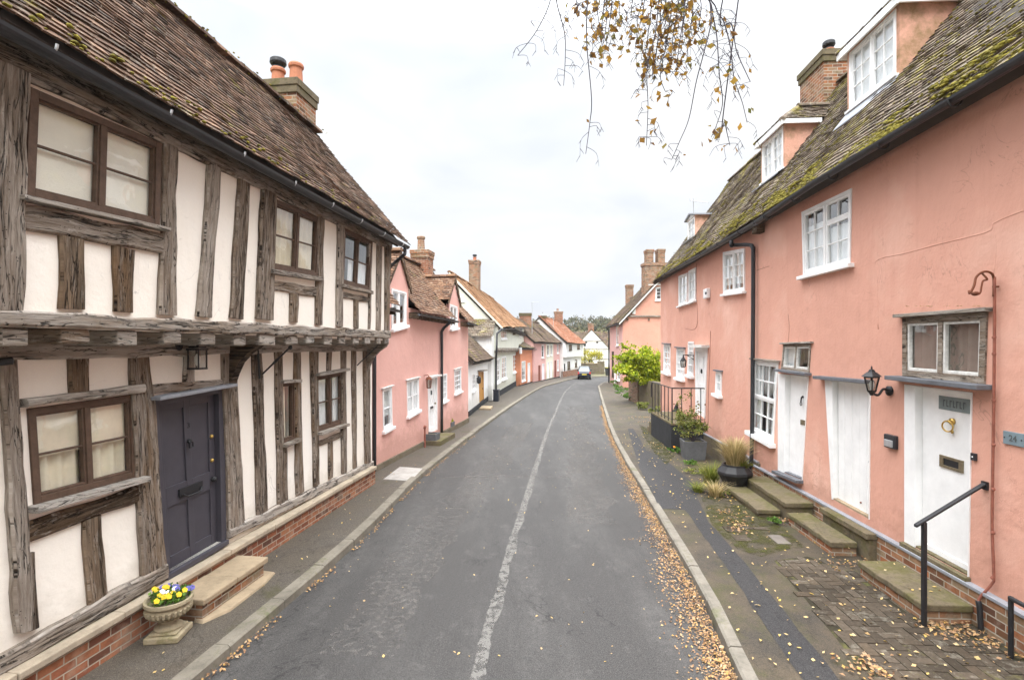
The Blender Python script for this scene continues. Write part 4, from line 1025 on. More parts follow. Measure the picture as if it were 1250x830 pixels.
tile_patch(mb, FB.P(u0, ze, .3), FB.P(u1 + .1, ze, .3), FB.P(u1 + .1, zr, rdB), FB.P(u0, zr, rdB), .105, .17, .017, .06, .03, skipB); ridge_tiles(mb, FB.P(u0, zr + .05, rdB), FB.P(u1 + .1, zr + .05, rdB))
mb.build('roof', M['tile_pinkhouse'], B)
mb = MB(); mb.loft([FB.P(u0, 4.18, -.05), FB.P(u0, zr - .06, rdB), FB.P(u0, ze, -3)], [FB.P(u1 + .08, 4.18, -.05), FB.P(u1 + .08, zr - .06, rdB), FB.P(u1 + .08, ze, -3)]); mb.build('roof_lining', M['underlay'], B)
for uc, za, hw in gab:
    mb = MB(); zs = za - 1.19 * hw; dz = lambda z: .3 - (z - ze) / slB - .06
    for s in (-1, 1):
        a, b = FB.P(uc + s * hw, zs, .07), FB.P(uc + s * hw, zs, dz(zs)); c, e = FB.P(uc, za, dz(za) - .05), FB.P(uc, za, .07)
        tile_patch(mb, a, b, c, e, .105, .17, .017, .02)
    ridge_tiles(mb, FB.P(uc, za + .05, .07), FB.P(uc, za + .05, dz(za)), .11); dm = mb.build('dormer_roof', M['tile_pinkhouse'], B)
    for s in (-1, 1):
        mb = MB(); mb.prism(FB, [(uc + s * (hw + .02), zs - .14), (uc + s * (hw + .02), zs - .01), (uc, za - .01), (uc, za - .14)], .02, .06); mb.build('bargeboard', M['oak_brown'], dm)
    mb = MB(); mb.loft([FB.P(uc - hw + .05, zs - .02, -.02), FB.P(uc, za - .05, -.02), FB.P(uc + hw - .05, zs - .02, -.02)], [FB.P(uc - hw + .05, zs - .02, dz(zs)), FB.P(uc, za - .05, dz(za)), FB.P(uc + hw - .05, zs - .02, dz(zs))]); mb.build('dormer_lining', M['underlay'], dm)
for a, b in ((u0, gab[0][0] - .72), (gab[0][0] + .56, gab[1][0] - .72), (gab[1][0] + .72, u1)):
    if b - a < .3: continue
    gutter(B, [FB.P(a, ze - .07, .34), FB.P(b, ze - .08, .34)], .055, False)
    n = int((b - a) / .3)
    for k in range(n):
        u = a + (k + .5) * (b - a) / n; mb = MB(); mb.prism(FB, [(u - .04, ze - .08 - .1), (u + .04, ze - .18), (u + .04, ze - .02), (u - .04, ze - .02)], -.02, .26); mb.build('rafter_foot', M['oak_brown'], B)
c = FB.P(FB.uv(514, 320, -1.45)[0], 0, -1.4); chimney(B, c, .62, .62, 5.0, 6.45, -.17, [(-.05, 0, .14, .55, 'brick')], M['brick_red'])
for px, t in ((456.5, 415), (539, 390)):
    u = FB.uv(px, 450, .06)[0]; zt = FB.uv(px, t, .06)[1]; pipe(B, tube_pts([FB.P(u, ze - .1, .33), FB.P(u, ze - .2, .3), FB.P(u, ze - .42, .08), FB.P(u, 3.0, .07), FB.P(u, .14, .07)], 3), .045)
lu, lz = FB.uv(521.5, 466, .1); lg = root('wall_lantern', 'old bronze lantern on the pale pink wall beside its white door', 'lantern', FB.P(lu, lz, .05))
mb = MB(); mb.tube([FB.P(lu, lz + .18, .0), FB.P(lu, lz + .2, .12), FB.P(lu, lz + .16, .15)], .013, 6); mb.lathe(FB.P(lu, lz + .06, .15), [(.1, 0), (.07, .06), (.02, .1)], 8); mb.lathe(FB.P(lu, lz - .19, .15), [(.05, 0), (.07, .02)], 8)
for k in range(6): a = k * 1.047; c = FB.P(lu, 0, .15); mb.tube([Vector((c.x + .06 * math.cos(a), c.y + .06 * math.sin(a), lz - .18)), Vector((c.x + .085 * math.cos(a), c.y + .085 * math.sin(a), lz + .06))], .008, 5)
mb.build('cage', M['rust'], lg); mb = MB(); mb.lathe(FB.P(lu, lz - .17, .15), [(.05, 0), (.075, .22)], 8); mb.build('pane', M['glass_lamp'], lg)
# planters by the pink cottage door
def planter(c, s, h, rz, label, mat, cat='planter', top=1.15, name='square_planter'):
    r = root(name, label, cat, c); mb = MB(); ca = [(-1, -1), (1, -1), (1, 1), (-1, 1)]
    def ring(k, z): return [c + Vector(((x * math.cos(rz) - y * math.sin(rz)) * s / 2 * k, (x * math.sin(rz) + y * math.cos(rz)) * s / 2 * k, z)) for x, y in ca]
    mb.loft(ring(1, 0), ring(top, h), False); mb.loft(ring(top, h), ring(top * .86, h), False); mb.loft(ring(top * .86, h), ring(top * .84, h - .05), False); mb.poly(ring(1, 0)); mb.build('tub', mat, r, bevel=.008)
    mb = MB(); mb.poly(ring(top * .85, h - .05)); mb.build('soil', M['ground'], r); return r
c = gpt(529, 543, .1); c += Vector((-.08, .1, 0)); planter(c, .40, .33, -.17, 'low dark grey square planter left of the white cottage door on the pink house', M['grey_pot'], top=1.05)
c = gpt(548.5, 526, .1) + Vector((-.05, .1, 0)); planter(c, .34, .30, -.17, 'dark square pot holding a small golden conifer by the pink house', M['grey_pot'], top=1.1)
cn = root('conifer', 'small golden green conifer growing in a dark square pot', 'shrub', c + Vector((0, 0, .25)))
mb = MB()
for _ in range(900):
    t = RN.random() ** .8; a = U(0, 6.28); r = (.16 * (1 - t) + .02) * U(.6, 1.1); mb.leaf(c + Vector((r * math.cos(a), r * math.sin(a), .28 + t * .48)), .06)
mb.build('crown', M['leaf_bright'], cn); mb = MB(); mb.tube([c + Vector((0, 0, .2)), c + Vector((0, 0, .6))], .02, 6); mb.build('trunk', M['bark_twig'], cn)
uS = FB.uv(540, 527)[0]; mb = MB(); mb.fbox(FB, FB.uv(533, 527)[0] - 1.2, FB.uv(536, 527)[0] + .1, .06, .22, .05, .5); tag(centre_thing(mb.build('door_step', M['stone_moss'], bevel=.012)), 'mossy stone step below the white door of the pale pink cottage', 'step')
mb = MB(); u, z = FB.uv(517.8, 535, .12); mb.tube([FB.P(u, .05, .14), FB.P(u, .62, .14)], .025, 8); mb.blob(FB.P(u, .66, .14), .05); tag(centre_thing(mb.build('stand_pipe', M['rust_pipe'])), 'short rusty stand pipe against the pale pink cottage wall', 'pipe')

def facade_px(a, b, z=.08, sg=1):
    p, q = gpt(*a, z), gpt(*b, z); return Facade((p.x, p.y), (q.x, q.y), sg)
# white cottage with the honey coloured door
FC = facade_px((575, 506), (602, 484)); cq = lambda *p: FC.q(*p, d=.02)
C = root('white_cottage', 'low white cottage with a steep tiled roof and a honey coloured door', 'house', FC.P(FC.len / 2, 0, 0))
uc0, uc1 = FC.uv(571.5, 500)[0], FC.uv(602.5, 480)[0]; zc = FC.uv(588, 438.5, .2)[1]
w1, w2, dC = cq((577, 457), (580.5, 456), (580.5, 475), (577, 478)), cq((596.5, 448.5), (599, 448), (599, 462), (596.5, 463.5)), cq((584.5, 454), (590.5, 453), (591, 493), (586, 496.5))
mb = MB(); add_wall(mb, FC, [(uc0, .1), (uc1, .1), (uc1, zc + .05), (uc0, zc + .05)], [w1, w2, dC], .1); add_shell(mb, FC, uc0, uc1, 0, zc, 4.0, zc + 2.4); mb.build('wall', M['white_wall'], C)
mb = MB(); mb.fbox(FC, uc0, uc1, -.3, .24, -.2, .04); mb.build('plinth', M['black_wall'], C)
win(C, FC, w1, ((2, 3),), .05, .03, .03, sill=(.07, .08), **wkw); win(C, FC, w2, ((1, 3),), .05, .03, .03, sill=(.07, .08), **wkw)
d_, lq = door(C, FC, dC, M['door_orange'], fl=.1, fr=.06, ftop=.06, planks=5, rec=.03)
mb = MB(); q = [bil(dC, -.15, 1.01), bil(dC, 1.1, 1.01), bil(dC, 1.1, 1.05), bil(dC, -.15, 1.05)]; mb.prism(FC, q, -.05, .2); mb.build('door_hood', M['grey_wood'], d_)
mb = MB(); mb.blob(on(lq, .85, .5, FC, 0), .035); mb.build('handle', M['black_metal'], d_)
mb = MB(); tile_patch(mb, FC.P(uc0, zc - .05, .3), FC.P(uc1 - .1, zc - .05, .3), FC.P(uc1 - .1, zc + 2.5, -2.0), FC.P(uc0, zc + 2.5, -2.0), .13, .19, .02, .06, .05); mb.build('roof', M['tile_brown'], C)
lining(C, FC, uc0, uc1 - .12, .26, zc - .05, -2.0, zc + 2.5, -4.1, zc - .1)
lu, lz = FC.uv(584, 463, .1); mb = MB(); mb.lathe(FC.P(lu, lz - .2, .12), [(.05, 0), (.09, .05), (.1, .25), (.12, .26), (.02, .36)], 8); mb.tube([FC.P(lu, lz + .15, .0), FC.P(lu, lz + .15, .12)], .02, 6); tag(centre_thing(mb.build('wall_lantern', M['black_metal'])), 'black lantern beside the honey coloured door of the white cottage', 'lantern')
mb = MB(); p = gpt(593.5, 499, .1); mb.box(p + Vector((0, 0, .04)), (.55, 1.0, .1), -.06); tag(centre_thing(mb.build('door_step', M['stone_step'], bevel=.012)), 'pale flat stone step before the honey coloured door', 'step')
# pale green jettied house
FD = facade_px((604.5, 487), (636, 467.4)); dq = lambda *p: FD.q(*p, d=.02)
Dh = root('green_house', 'pale green jettied house with an orange tiled roof and white sash windows', 'house', FD.P(FD.len / 2, -.1, 0))
ud0, ud1 = FD.uv(603.5, 470)[0], FD.uv(637, 450)[0]; J = .22
za, zb_ = FD.uv(604, 396.5, J + .25)[1], FD.uv(643, 398.5, J + .25)[1]; zj = (FD.uv(608, 431, J)[1] + FD.uv(637, 424.5, J)[1]) / 2
lw = [dq((605, 438), (610.5, 436.5), (610.5, 465.5), (605, 468.5)), dq((612.5, 435.5), (618, 434.5), (618.5, 461.5), (612.5, 464)), dq((626.5, 432.5), (630.5, 432), (630.5, 453.5), (626.5, 455.5))]
dk = dq((632, 431), (634.8, 430.5), (634.8, 452.5), (632, 453.5))
uw = [FD.q((612, 399), (618.8, 398.7), (618.8, 413.5), (612, 414.3), d=J + .02), FD.q((626.2, 399), (628.8, 399), (628.8, 407.5), (626.2, 408), d=J + .02), FD.q((634, 399.5), (637.8, 399.5), (637.8, 410.6), (634, 411), d=J + .02)]
FDj = Facade(FD.P(0, 0, J).to_2d(), FD.P(10, 0, J).to_2d())
ze_ = max(za, zb_) ; rise = FD.uv(552, 334, -2.6)[1]; dpt = 2.6
mb = MB(); add_wall(mb, FD, [(ud0, .1), (ud1, .1), (ud1, zj), (ud0, zj)], lw + [dk], .1); add_wall(mb, FDj, [(ud0, zj), (ud1, zj), (ud1, zb_ + .2), (ud0, za + .2)], uw, .1)
add_shell(mb, FDj, ud0, ud1, zj, min(za, zb_), 2 * (dpt + J), rise - .35); add_shell(mb, FD, ud0, ud1, -.2, zj, 2 * dpt + J); mb.poly([FD.P(ud0, zj, 0), FD.P(ud1, zj, 0), FD.P(ud1, zj, J), FD.P(ud0, zj, J)]); mb.build('wall', M['green_wall'], Dh)
mb = MB(); mb.fbox(FD, ud0, ud1, -.4, .32, -.2, .03); mb.build('plinth', M['black_wall'], Dh)
mb = MB(); mb.fbox(FD, ud0 - .05, ud1 + .05, zj - .02, zj + .14, J - .1, J + .05); mb.fbox(FD, ud0, ud1, zj - .16, zj - .025, 0, J - .03); mb.build('jetty_beam', M['grey_wood'], Dh)
for q in lw: win(Dh, FD, q, ((2, 4),), .06, .04, .025, sill=(.08, .1), **wkw)
win(Dh, FD, dk, ((1, 1),), .08, .03, .025, mat=M['oak_brown'], glass=M['glass'])
for k, q in enumerate(uw): win(Dh, FDj, q, ((3, 3) if k != 1 else (1, 2),), .06, .03, .025, sill=(.06, .06), glass=M['glass_r'], mat=M['white_paint'] if k != 1 else M['oak_brown'])
mb = MB(); e = J + .28; tile_patch(mb, FD.P(ud0 - .12, za, e), FD.P(ud1 + .35, zb_, e), FD.P(ud1 + .35, rise, -dpt), FD.P(ud0 - .12, rise, -dpt), .15, .22, .022, .10, .05); ridge_tiles(mb, FD.P(ud0 - .12, rise + .05, -dpt), FD.P(ud1 + .35, rise + .05, -dpt)); mb.build('roof', M['tile_orange'], Dh)

lining(Dh, FD, ud0 - .1, ud1 + .33, e - .04, min(za, zb_), -dpt, rise, -2 * dpt - .5, za - .1)
mb = MB(); mb.loft([FD.P(ud0 - .14, za - .16, e), FD.P(ud0 - .14, za - .02, e), FD.P(ud0 - .14, rise - .02, -dpt), FD.P(ud0 - .14, rise - .18, -dpt)], [FD.P(ud0 - .10, za - .16, e), FD.P(ud0 - .10, za - .02, e), FD.P(ud0 - .10, rise - .02, -dpt), FD.P(ud0 - .10, rise - .18, -dpt)]); mb.build('bargeboard', M['cream_wall'], Dh)
gutter(Dh, [FD.P(ud0 - .1, za - .1, e + .05), FD.P(ud1 + .3, zb_ - .1, e + .05)], .06, False)
u = FD.uv(606.8, 430, J + .1)[0]; pipe(Dh, [FD.P(u + .3, za - .12, e + .05), FD.P(u + .1, za - .4, J + .08), FD.P(u, zj + .3, J + .08), FD.P(u - .2, zj, J + .1), FD.P(ud0 - .05, zj - .5, .1), FD.P(ud0 - .05, .1, .1)], .06)
c = FD.P(FD.uv(579.5, 345, -dpt)[0], 0, -dpt); chimney(Dh, c, .72, .85, rise - 1.2, FD.uv(579.5, 318.5, -dpt)[1], -.1, [(0, 0, .13, .26, 'cowl')], M['brick_old'])
# gable-end window (on the wall facing the camera) and the mossy lean-to
ce = FD.P(ud0, 0, 0); FDg = Facade(FD.P(ud0, 0, -5).to_2d(), FD.P(ud0, 0, 0).to_2d())
g = FDg.q((561.3, 357.5), (566, 359), (566, 368), (561.3, 367.5), d=.02); win(Dh, FDg, g, ((1, 1), (1, 1)), .06, .03, .025, sill=(.06, .06), mat=M['white_paint'], glass=M['glass'])
xq = FDg.q((580, 411), (600, 402), (600, 440), (580, 440)); xu0, xu1 = FDg.uv(577, 430, .9)[0], FDg.uv(600.2, 430, .9)[0]; zx0, zx1 = FDg.uv(585, 410.5, .9)[1], FDg.uv(590, 389.5, .02)[1]
mb = MB(); mb.fbox(FDg, xu0 - 1.4, xu1, .0, zx0 + .05, .0, .9); ex = mb.build('side_extension', M['white_wall'], Dh)
mb = MB(); tile_patch(mb, FDg.P(xu0 - 1.5, zx0, 1.15), FDg.P(xu1 + .1, zx0, 1.15), FDg.P(xu1 + .1, zx1, .02), FDg.P(xu0 - 1.5, zx1, .02), .14, .2, .02, .04); mb.build('lean_to_roof', M['tile_right'], ex)
q = FDg.q((593.2, 411.5), (597.8, 410.5), (597.8, 427.5), (593.2, 425), d=.92); win(Dh, FDg, q, ((2, 3),), .06, .03, .025, d1=.93, dep=.05, mat=M['white_paint'], glass=M['glass_r'])
mb = MB(); p = gpt(606, 489.5, .1); mb.box(p + Vector((.0, 0, .3)), (.30, .5, .6), -.1); mb.box(p + Vector((0, 0, .62)), (.34, .54, .05), -.1); tag(centre_thing(mb.build('meter_box', M['car_paint'], bevel=.02)), 'small dark blue box standing at the foot of the green house downpipe', 'box')

def simple_house(F, name, label, u0, u1, ze, depth, zr, wall, roofm, wins=(), doors=(), plinth=None, ends=(1, 1), over=.22, jet=0, zj=None, base=-.35, tg=.17, ovr=(0.05, 0.05), roof=True, eave_sl=None):
    h = root(name, label, 'house', F.P((u0 + u1) / 2, gz(F.Y((u0 + u1) / 2)), 0)); FJ = Facade(F.P(0, 0, jet).to_2d(), F.P(10, 0, jet).to_2d())
    mb = MB(); lo, up = [], []
    for w in wins: (up if (jet and w['q'][2][1] > zj) else lo).append(w['q'])
    for d in doors: lo.append(d['q'])
    if jet:
        add_wall(mb, F, [(u0, base), (u1, base), (u1, zj), (u0, zj)], lo, .1); add_wall(mb, FJ, [(u0, zj), (u1, zj), (u1, ze), (u0, ze)], up, .1); add_shell(mb, FJ, u0, u1, zj, ze, depth + jet, zr - .12, None, 0, ends); add_shell(mb, F, u0, u1, base, zj, depth)
        mb.poly([F.P(u0, zj, 0), F.P(u1, zj, 0), F.P(u1, zj, jet), F.P(u0, zj, jet)])
    else:
        add_wall(mb, F, [(u0, base), (u1, base), (u1, ze), (u0, ze)], lo, .1); add_shell(mb, F, u0, u1, base, ze, depth, (zr - .12) if zr else None, None, 0, ends)
    mb.build('wall', wall, h)
    for w in wins: win(h, FJ if (jet and w['q'][2][1] > zj) else F, w['q'], (w.get('l', (2, 3)),), .07, .035, .03, sill=(.07, .07), mat=w.get('m', M['white_paint']), glass=M['glass_r'])
    for d in doors: door(h, F, d['q'], d.get('m', M['white_paint']), fl=.08, fr=.08, ftop=.06, planks=4, rec=.04)
    if plinth: mb = MB(); mb.fbox(F, u0, u1, base - .2, plinth[0], -.2, .03); mb.build('plinth', plinth[1], h)
    if roof:
        mid = (depth - jet) / 2; e = jet + over; zl = ze - .05
        mb = MB(); tile_patch(mb, F.P(u0 - ovr[0], zl, e), F.P(u1 + ovr[1], zl, e), F.P(u1 + ovr[1], zr, -mid), F.P(u0 - ovr[0], zr, -mid), tg, .24, .022, .09); ridge_tiles(mb, F.P(u0 - ovr[0], zr + .05, -mid), F.P(u1 + ovr[1], zr + .05, -mid), .12); mb.build('roof', roofm, h)

        lining(h, F, u0 - ovr[0] + .02, u1 + ovr[1] - .02, e - .04, zl, -mid, zr, -2 * mid - over, zl)
        gutter(h, [F.P(u0, zl - .1, e + .05), F.P(u1, zl - .1, e + .05)], .06, False)
    return h
# orange house
FE = facade_px((636, 471.2), (651.5, 466.6)); eq = lambda *p: FE.q(*p, d=.02); a, b = FE.uv(635.3, 460)[0], FE.uv(651, 450)[0]
ez = FE.uv(645, 424, .2)[1]
simple_house(FE, 'orange_house', 'narrow bright orange house with a low mossy roof beyond the green house', a, b, ez, 3.2, ez + 1.0, M['orange_wall'], M['tile_right'],
    [dict(q=eq((637, 441), (641.5, 440.5), (641.5, 464), (637, 466)), l=(2, 4))], [dict(q=eq((644.2, 443), (647.3, 442.5), (647.3, 466), (644.2, 467.5)))], (.0, M['black_wall']))
mb = MB(); p = FE.uv(636, 428, .1); mb.fbox(FE, p[0] - .15, p[0] + .2, p[1] - .25, p[1] + .25, 0, .14); tag(centre_thing(mb.build('alarm_box', M['white_paint'], bevel=.02)), 'small white alarm box high on the orange house', 'box')
# pink, ivory and pink terrace
FF = facade_px((651, 467.3), (684, 460.6)); fq = lambda *p: FF.q(*p, d=.02)
zf = (FF.uv(656, 418.8, .2)[1] + FF.uv(683.5, 415.8, .2)[1]) / 2; mid = 2.3; zfr = FF.uv(655, 393.5, -mid)[1]
cuts = [FF.uv(x, 440)[0] for x in (651, 666.3, 675.5, 684.2)]
o1 = simple_house(FF, 'pink_terraced_house', 'pink terraced house with a white upper window next to the orange house', cuts[0], cuts[1], zf, 2 * mid, zfr, M['pink_far'], M['tile_brown'],
    [dict(q=fq((661.3, 421), (664, 420.7), (664, 436.5), (661.3, 437)), l=(1, 2))], [dict(q=fq((657.3, 446), (659.8, 445.6), (659.8, 464.3), (657.3, 465)), m=M['rust_pipe']), dict(q=fq((661.8, 444), (664.6, 443.6), (664.6, 463), (661.8, 464)), m=M['petal_w'])], (-.05, M['black_wall']), ovr=(.1, 0))
o2 = simple_house(FF, 'ivory_terraced_house', 'ivory terraced house between two pink ones', cuts[1], cuts[2], zf + .005, 2 * mid, zfr, M['cream_wall'], M['tile_brown'],
    [dict(q=fq((668, 420.5), (670.3, 420.3), (670.3, 434.5), (668, 435)), l=(1, 2)), dict(q=fq((672.2, 420), (674, 419.9), (674, 433.5), (672.2, 434)), l=(1, 2))], [dict(q=fq((668.2, 442), (670.4, 441.6), (670.4, 461.5), (668.2, 462.2))), dict(q=fq((672, 441), (674, 440.8), (674, 460.5), (672, 461)))], (-.05, M['black_wall']), ovr=(-.02, -.02))
o3 = simple_house(FF, 'pink_terraced_house', 'pink terraced house between the ivory one and the white jettied house', cuts[2], cuts[3], zf, 2 * mid, zfr, M['pink_far'], M['tile_brown'],
    [dict(q=fq((680, 418.5), (682, 418.3), (682, 431), (680, 431.5)), l=(1, 2)), dict(q=fq((680.2, 439), (682.2, 438.7), (682.2, 452), (680.2, 452.5)), l=(1, 2))], [dict(q=fq((677, 440), (679, 439.7), (679, 460), (677, 460.5)), m=M['rust_pipe'])], (-.05, M['black_wall']), ovr=(0, .1))
def chim_px(h, F, px0, px1, pyt, d, z0, mat, dep=.7, pots=(), capm=None):
    ua, ub = F.uv(px0, 400, d), F.uv(px1, 400, d); zt = F.uv((px0 + px1) / 2, pyt, d)[1]; Ym = (F.Y(ua[0]) + F.Y(ub[0])) / 2
    X = ((px0 + px1) / 2 - CX) / FPX * Ym; chimney(h, (X, Ym, 0), (px1 - px0) / FPX * Ym, dep, z0, zt, 0, pots, mat, .06, capm)
chim_px(o1, FF, 634, 648.5, 383, -mid, zfr - 2, M['brick_red'], 1.0, (), M['stone_moss']); chim_px(o1, FF, 658.2, 666.5, 386, -mid, zfr - 1.5, M['brick_red'], .8, [], M['stone_moss'])
# white jettied house
FG = facade_px((688.4, 460.6), (709, 456.3)); q_ = lambda *p: FG.q(*p, d=.02); JG = .3; qj = lambda *p: FG.q(*p, d=JG + .02)
a, b = FG.uv(687.3, 445)[0], FG.uv(709.3, 440)[0]; zg = (FG.uv(693, 418.5, JG + .2)[1] + FG.uv(711, 418, JG + .2)[1]) / 2; zgj = (FG.uv(691, 437.5, JG)[1] + FG.uv(709, 433.5, JG)[1]) / 2; midg = 2.6; zgr = FG.uv(680, 391, -midg)[1]
hG = simple_house(FG, 'white_jettied_house', 'white jettied house with an orange red tiled roof and dark windows', a, b, zg, 2 * midg + JG, zgr, M['white_wall'], M['tile_red'],
    [dict(q=qj((694.7, 421), (698, 420.8), (698, 427.2), (694.7, 427.8)), m=M['oak_brown'], l=(1, 2)), dict(q=qj((704.7, 419.6), (707.7, 419.4), (707.7, 425.8), (704.7, 426.2)), m=M['oak_brown'], l=(1, 2)),
     dict(q=q_((692.8, 441.5), (696, 441), (696, 450.5), (692.8, 451)), m=M['oak_brown'], l=(1, 2)), dict(q=q_((702, 439), (704.5, 438.7), (704.5, 447.8), (702, 448.2)), m=M['oak_brown'], l=(1, 2))],
    [dict(q=q_((688.6, 444), (690, 443.8), (690, 460), (688.6, 460.3)), m=M['black_wall'])], (.45, M['brick_red']), jet=JG, zj=zgj, ovr=(.12, .25))
chim_px(hG, FG, 677, 686.5, 381, -midg, zgr - 1.5, M['brick_red'], 1.0, [(-.1, 0, .15, .35, 'brick')], M['brick_old'])
# far gabled house
Yh = 74; FH = Facade((0, Yh), (10, Yh)); zap = FH.uv(722, 402.8)[1]; uL, uR_ = FH.uv(701.5, 430)[0], FH.uv(742.5, 430)[0]; um = FH.uv(722, 420)[0]; zev = FH.uv(742, 424.5)[1]
Hh_ = root('gabled_house', 'far white gabled house with brown roofs and timber bands at the bend of the road', 'house', FH.P(um, gz(Yh), 0))
mb = MB(); mb.loft([FH.P(uL, -.8, 0), FH.P(uR_, -.8, 0), FH.P(uR_, zev, 0), FH.P(um, zap, 0), FH.P(uL, zev, 0)], [FH.P(uL, -.8, -6), FH.P(uR_, -.8, -6), FH.P(uR_, zev, -6), FH.P(um, zap, -6), FH.P(uL, zev, -6)])
mb.fbox(FH, uL - 1.2, uR_ + 5, -.8, zev - .1, -8, -3); mb.build('wall', M['white_wall'], Hh_)
mb = MB(); e = .12
for s, uu in ((-1, uL), (1, uR_)):
    tile_patch(mb, FH.P(uu + s * .15, zev - .12, .1), FH.P(uu + s * .15, zev - .12, -5), FH.P(um, zap + .06, -5), FH.P(um, zap + .06, .1), .25, .3, .025, .06)
tile_patch(mb, FH.P(uL - 1.5, zev - .05, -2.7), FH.P(uR_ + 5.2, zev - .05, -2.7), FH.P(uR_ + 5.2, zap - .05, -5.5), FH.P(uL - 1.5, zap - .05, -5.5), .25, .3, .025, .06)
mb.build('roof', M['tile_brown'], Hh_)
lining(Hh_, FH, uL - 1.4, uR_ + 5, -2.8, zev - .05, -5.5, zap - .05, -8.2, zev)
for py in (416.3, 426, 438.2):
    z = FH.uv(722, py)[1]; hw = min(uR_ - um, (zap - z) * (uR_ - um) / (zap - zev)); mb = MB(); mb.fbox(FH, um - hw, um + hw, z - .05, z + .05, -.05, .06); mb.build('beam', M['grey_wood'], Hh_)
for px, py in ((715.5, 417.5), (729, 417.5)):
    u, z = FH.uv(px, py); win(Hh_, FH, [(u - .14, z + .15), (u + .14, z + .15), (u + .14, z - .17), (u - .14, z - .17)], ((1, 1),), .04, 0, .02, mat=M['oak_brown'], glass=M['car_glass'], d1=.05, dep=.045)
chimney(Hh_, (FH.P(um, 0, 0).x, Yh + .6, 0), .75, .75, zap - .8, FH.uv(722, 394.5)[1], 0, (), M['brick_red'], .05)
# stone garden wall at the bend, autumn tree, lamp post, bin
FW = Facade((gpt(706, 457.5).x, 66), (gpt(706, 457.5).x + 4.5, 66.5)); mb = MB()
u_a, u_b = FW.uv(706, 450)[0], FW.uv(738, 450)[0]; zt = FW.uv(722, 443)[1]; n = 24
for i in range(n): a, b = lerp(u_a, u_b, i / n), lerp(u_a, u_b, (i + 1) / n); mb.fbox(FW, a, b, -.6, zt - .12 + (.35 if i > 17 else 0) + U(-.03, .03), -.35, 0)
mb.build
sw = root('garden_wall', 'grey flint garden wall at the bend in front of the far gabled house', 'wall', FW.P((u_a + u_b) / 2, -.4, 0)); mb.build('masonry', M['flint'], sw)
mb = MB(); mb.fbox(FW, u_a, lerp(u_a, u_b, 17.9 / 24), zt - .13, zt, -.4, .04); mb.build('coping', M['stone_step'], sw, bevel=.02)
def tree(name, label, cat, base, h, crown_c, crown_r, n, leaf, mat, group=None, clumps=24, trunk=.12):
    r = root(name, label, cat, base, group); mb = MB(); base = Vector(base); cc = Vector(crown_c)
    mb.tube(tube_pts([base, base.lerp(cc, .45) + Vector((U(-.1, .1), U(-.1, .1), 0)), cc], 4), [trunk * (1 - .6 * i / 8) for i in range(9)], 7)
    for _ in range(9):
        a = U(0, 6.28); s = base.lerp(cc, U(.45, .95)); e = cc + Vector((math.cos(a) * crown_r[0] * U(.5, .9), math.sin(a) * crown_r[1] * U(.5, .9), U(-.4, .8) * crown_r[2])); mb.tube([s, s.lerp(e, .5) + Vector((0, 0, -.1 * h * .2)), e], [trunk * .4, trunk * .25, trunk * .08], 5)
    mb.build('trunk', M['bark_twig'], r); mb = MB(); foliage(mb, cc, crown_r, n, leaf, clumps); mb.build('crown', mat, r); return r
p = gpt(720, 455); Yt = 68.5; X = (720 - CX) / FPX * Yt
tree('autumn_tree', 'yellow leaved autumn tree behind the flint wall at the bend', 'tree', (X, Yt, -.4), 4, (X, Yt, 1.55), (1.55, 1.2, 1.15), 2600, .17, M['leaf_yellow'])
X = (714 - CX) / FPX * 65; lp = root('lamp_post', 'thin dark lamp post standing at the bend before the autumn tree', 'lamp post', (X, 65, -.35))
mb = MB(); mb.tube([(X, 65, -.4), (X, 65, .4), (X, 65, 3.1)], [.07, .045, .04], 8); mb.build('pole', M['black_metal'], lp); mb = MB(); mb.lathe((X, 65, 3.1), [(.05, 0), (.12, .05), (.16, .3), (.18, .32), (.03, .45)], 8); mb.build('lamp_head', M['black_metal'], lp)
X = (741.8 - CX) / FPX * 62; bn = root('refuse_bin', 'black bin with a yellow green lid at the bend of the road', 'bin', (X, 62, -.3))
mb = MB(); mb.loft([Vector((X + x * .22, 62 + y * .25, -.3)) for x, y in ((-1, -1), (1, -1), (1, 1), (-1, 1))], [Vector((X + x * .29, 62 + y * .32, .55)) for x, y in ((-1, -1), (1, -1), (1, 1), (-1, 1))]); mb.build('body', M['black_plastic'], bn, bevel=.02)
mb = MB(); mb.box((X, 62, .6), (.64, .68, .1)); mb.build('lid', M['leaf_yellow'], bn, bevel=.03)
def aerial(X, Y, z0, z1, label):
    r = root('television_aerial', label, 'aerial', (X, Y, z0)); mb = MB(); mb.tube([(X, Y, z0), (X, Y, z1)], .025, 5); mb.build('mast', M['galv'], r); mb = MB(); mb.tube([(X - .1, Y, z1 - .05), (X + .75, Y - .4, z1 - .05)], .018, 4)
    for k in range(5): mb.tube([(X + k * .17, Y - .25 - k * .08, z1 - .05), (X + k * .17, Y + .2 - k * .08, z1 - .05)], .01, 4)
    mb.build('antenna', M['galv'], r)
for px, py0, py1, Y, lab in ((649.5, 392, 368.5, 47.5, 'tall thin television aerial behind the wide chimney of the pink terraced house'), (675.5, 384, 379, 57.5, 'short television aerial beside the chimney of the white jettied house')):
    aerial((px - CX) / FPX * Y, Y, H + (CY - py0) / FPX * Y - 1.2, H + (CY - py1) / FPX * Y, lab)
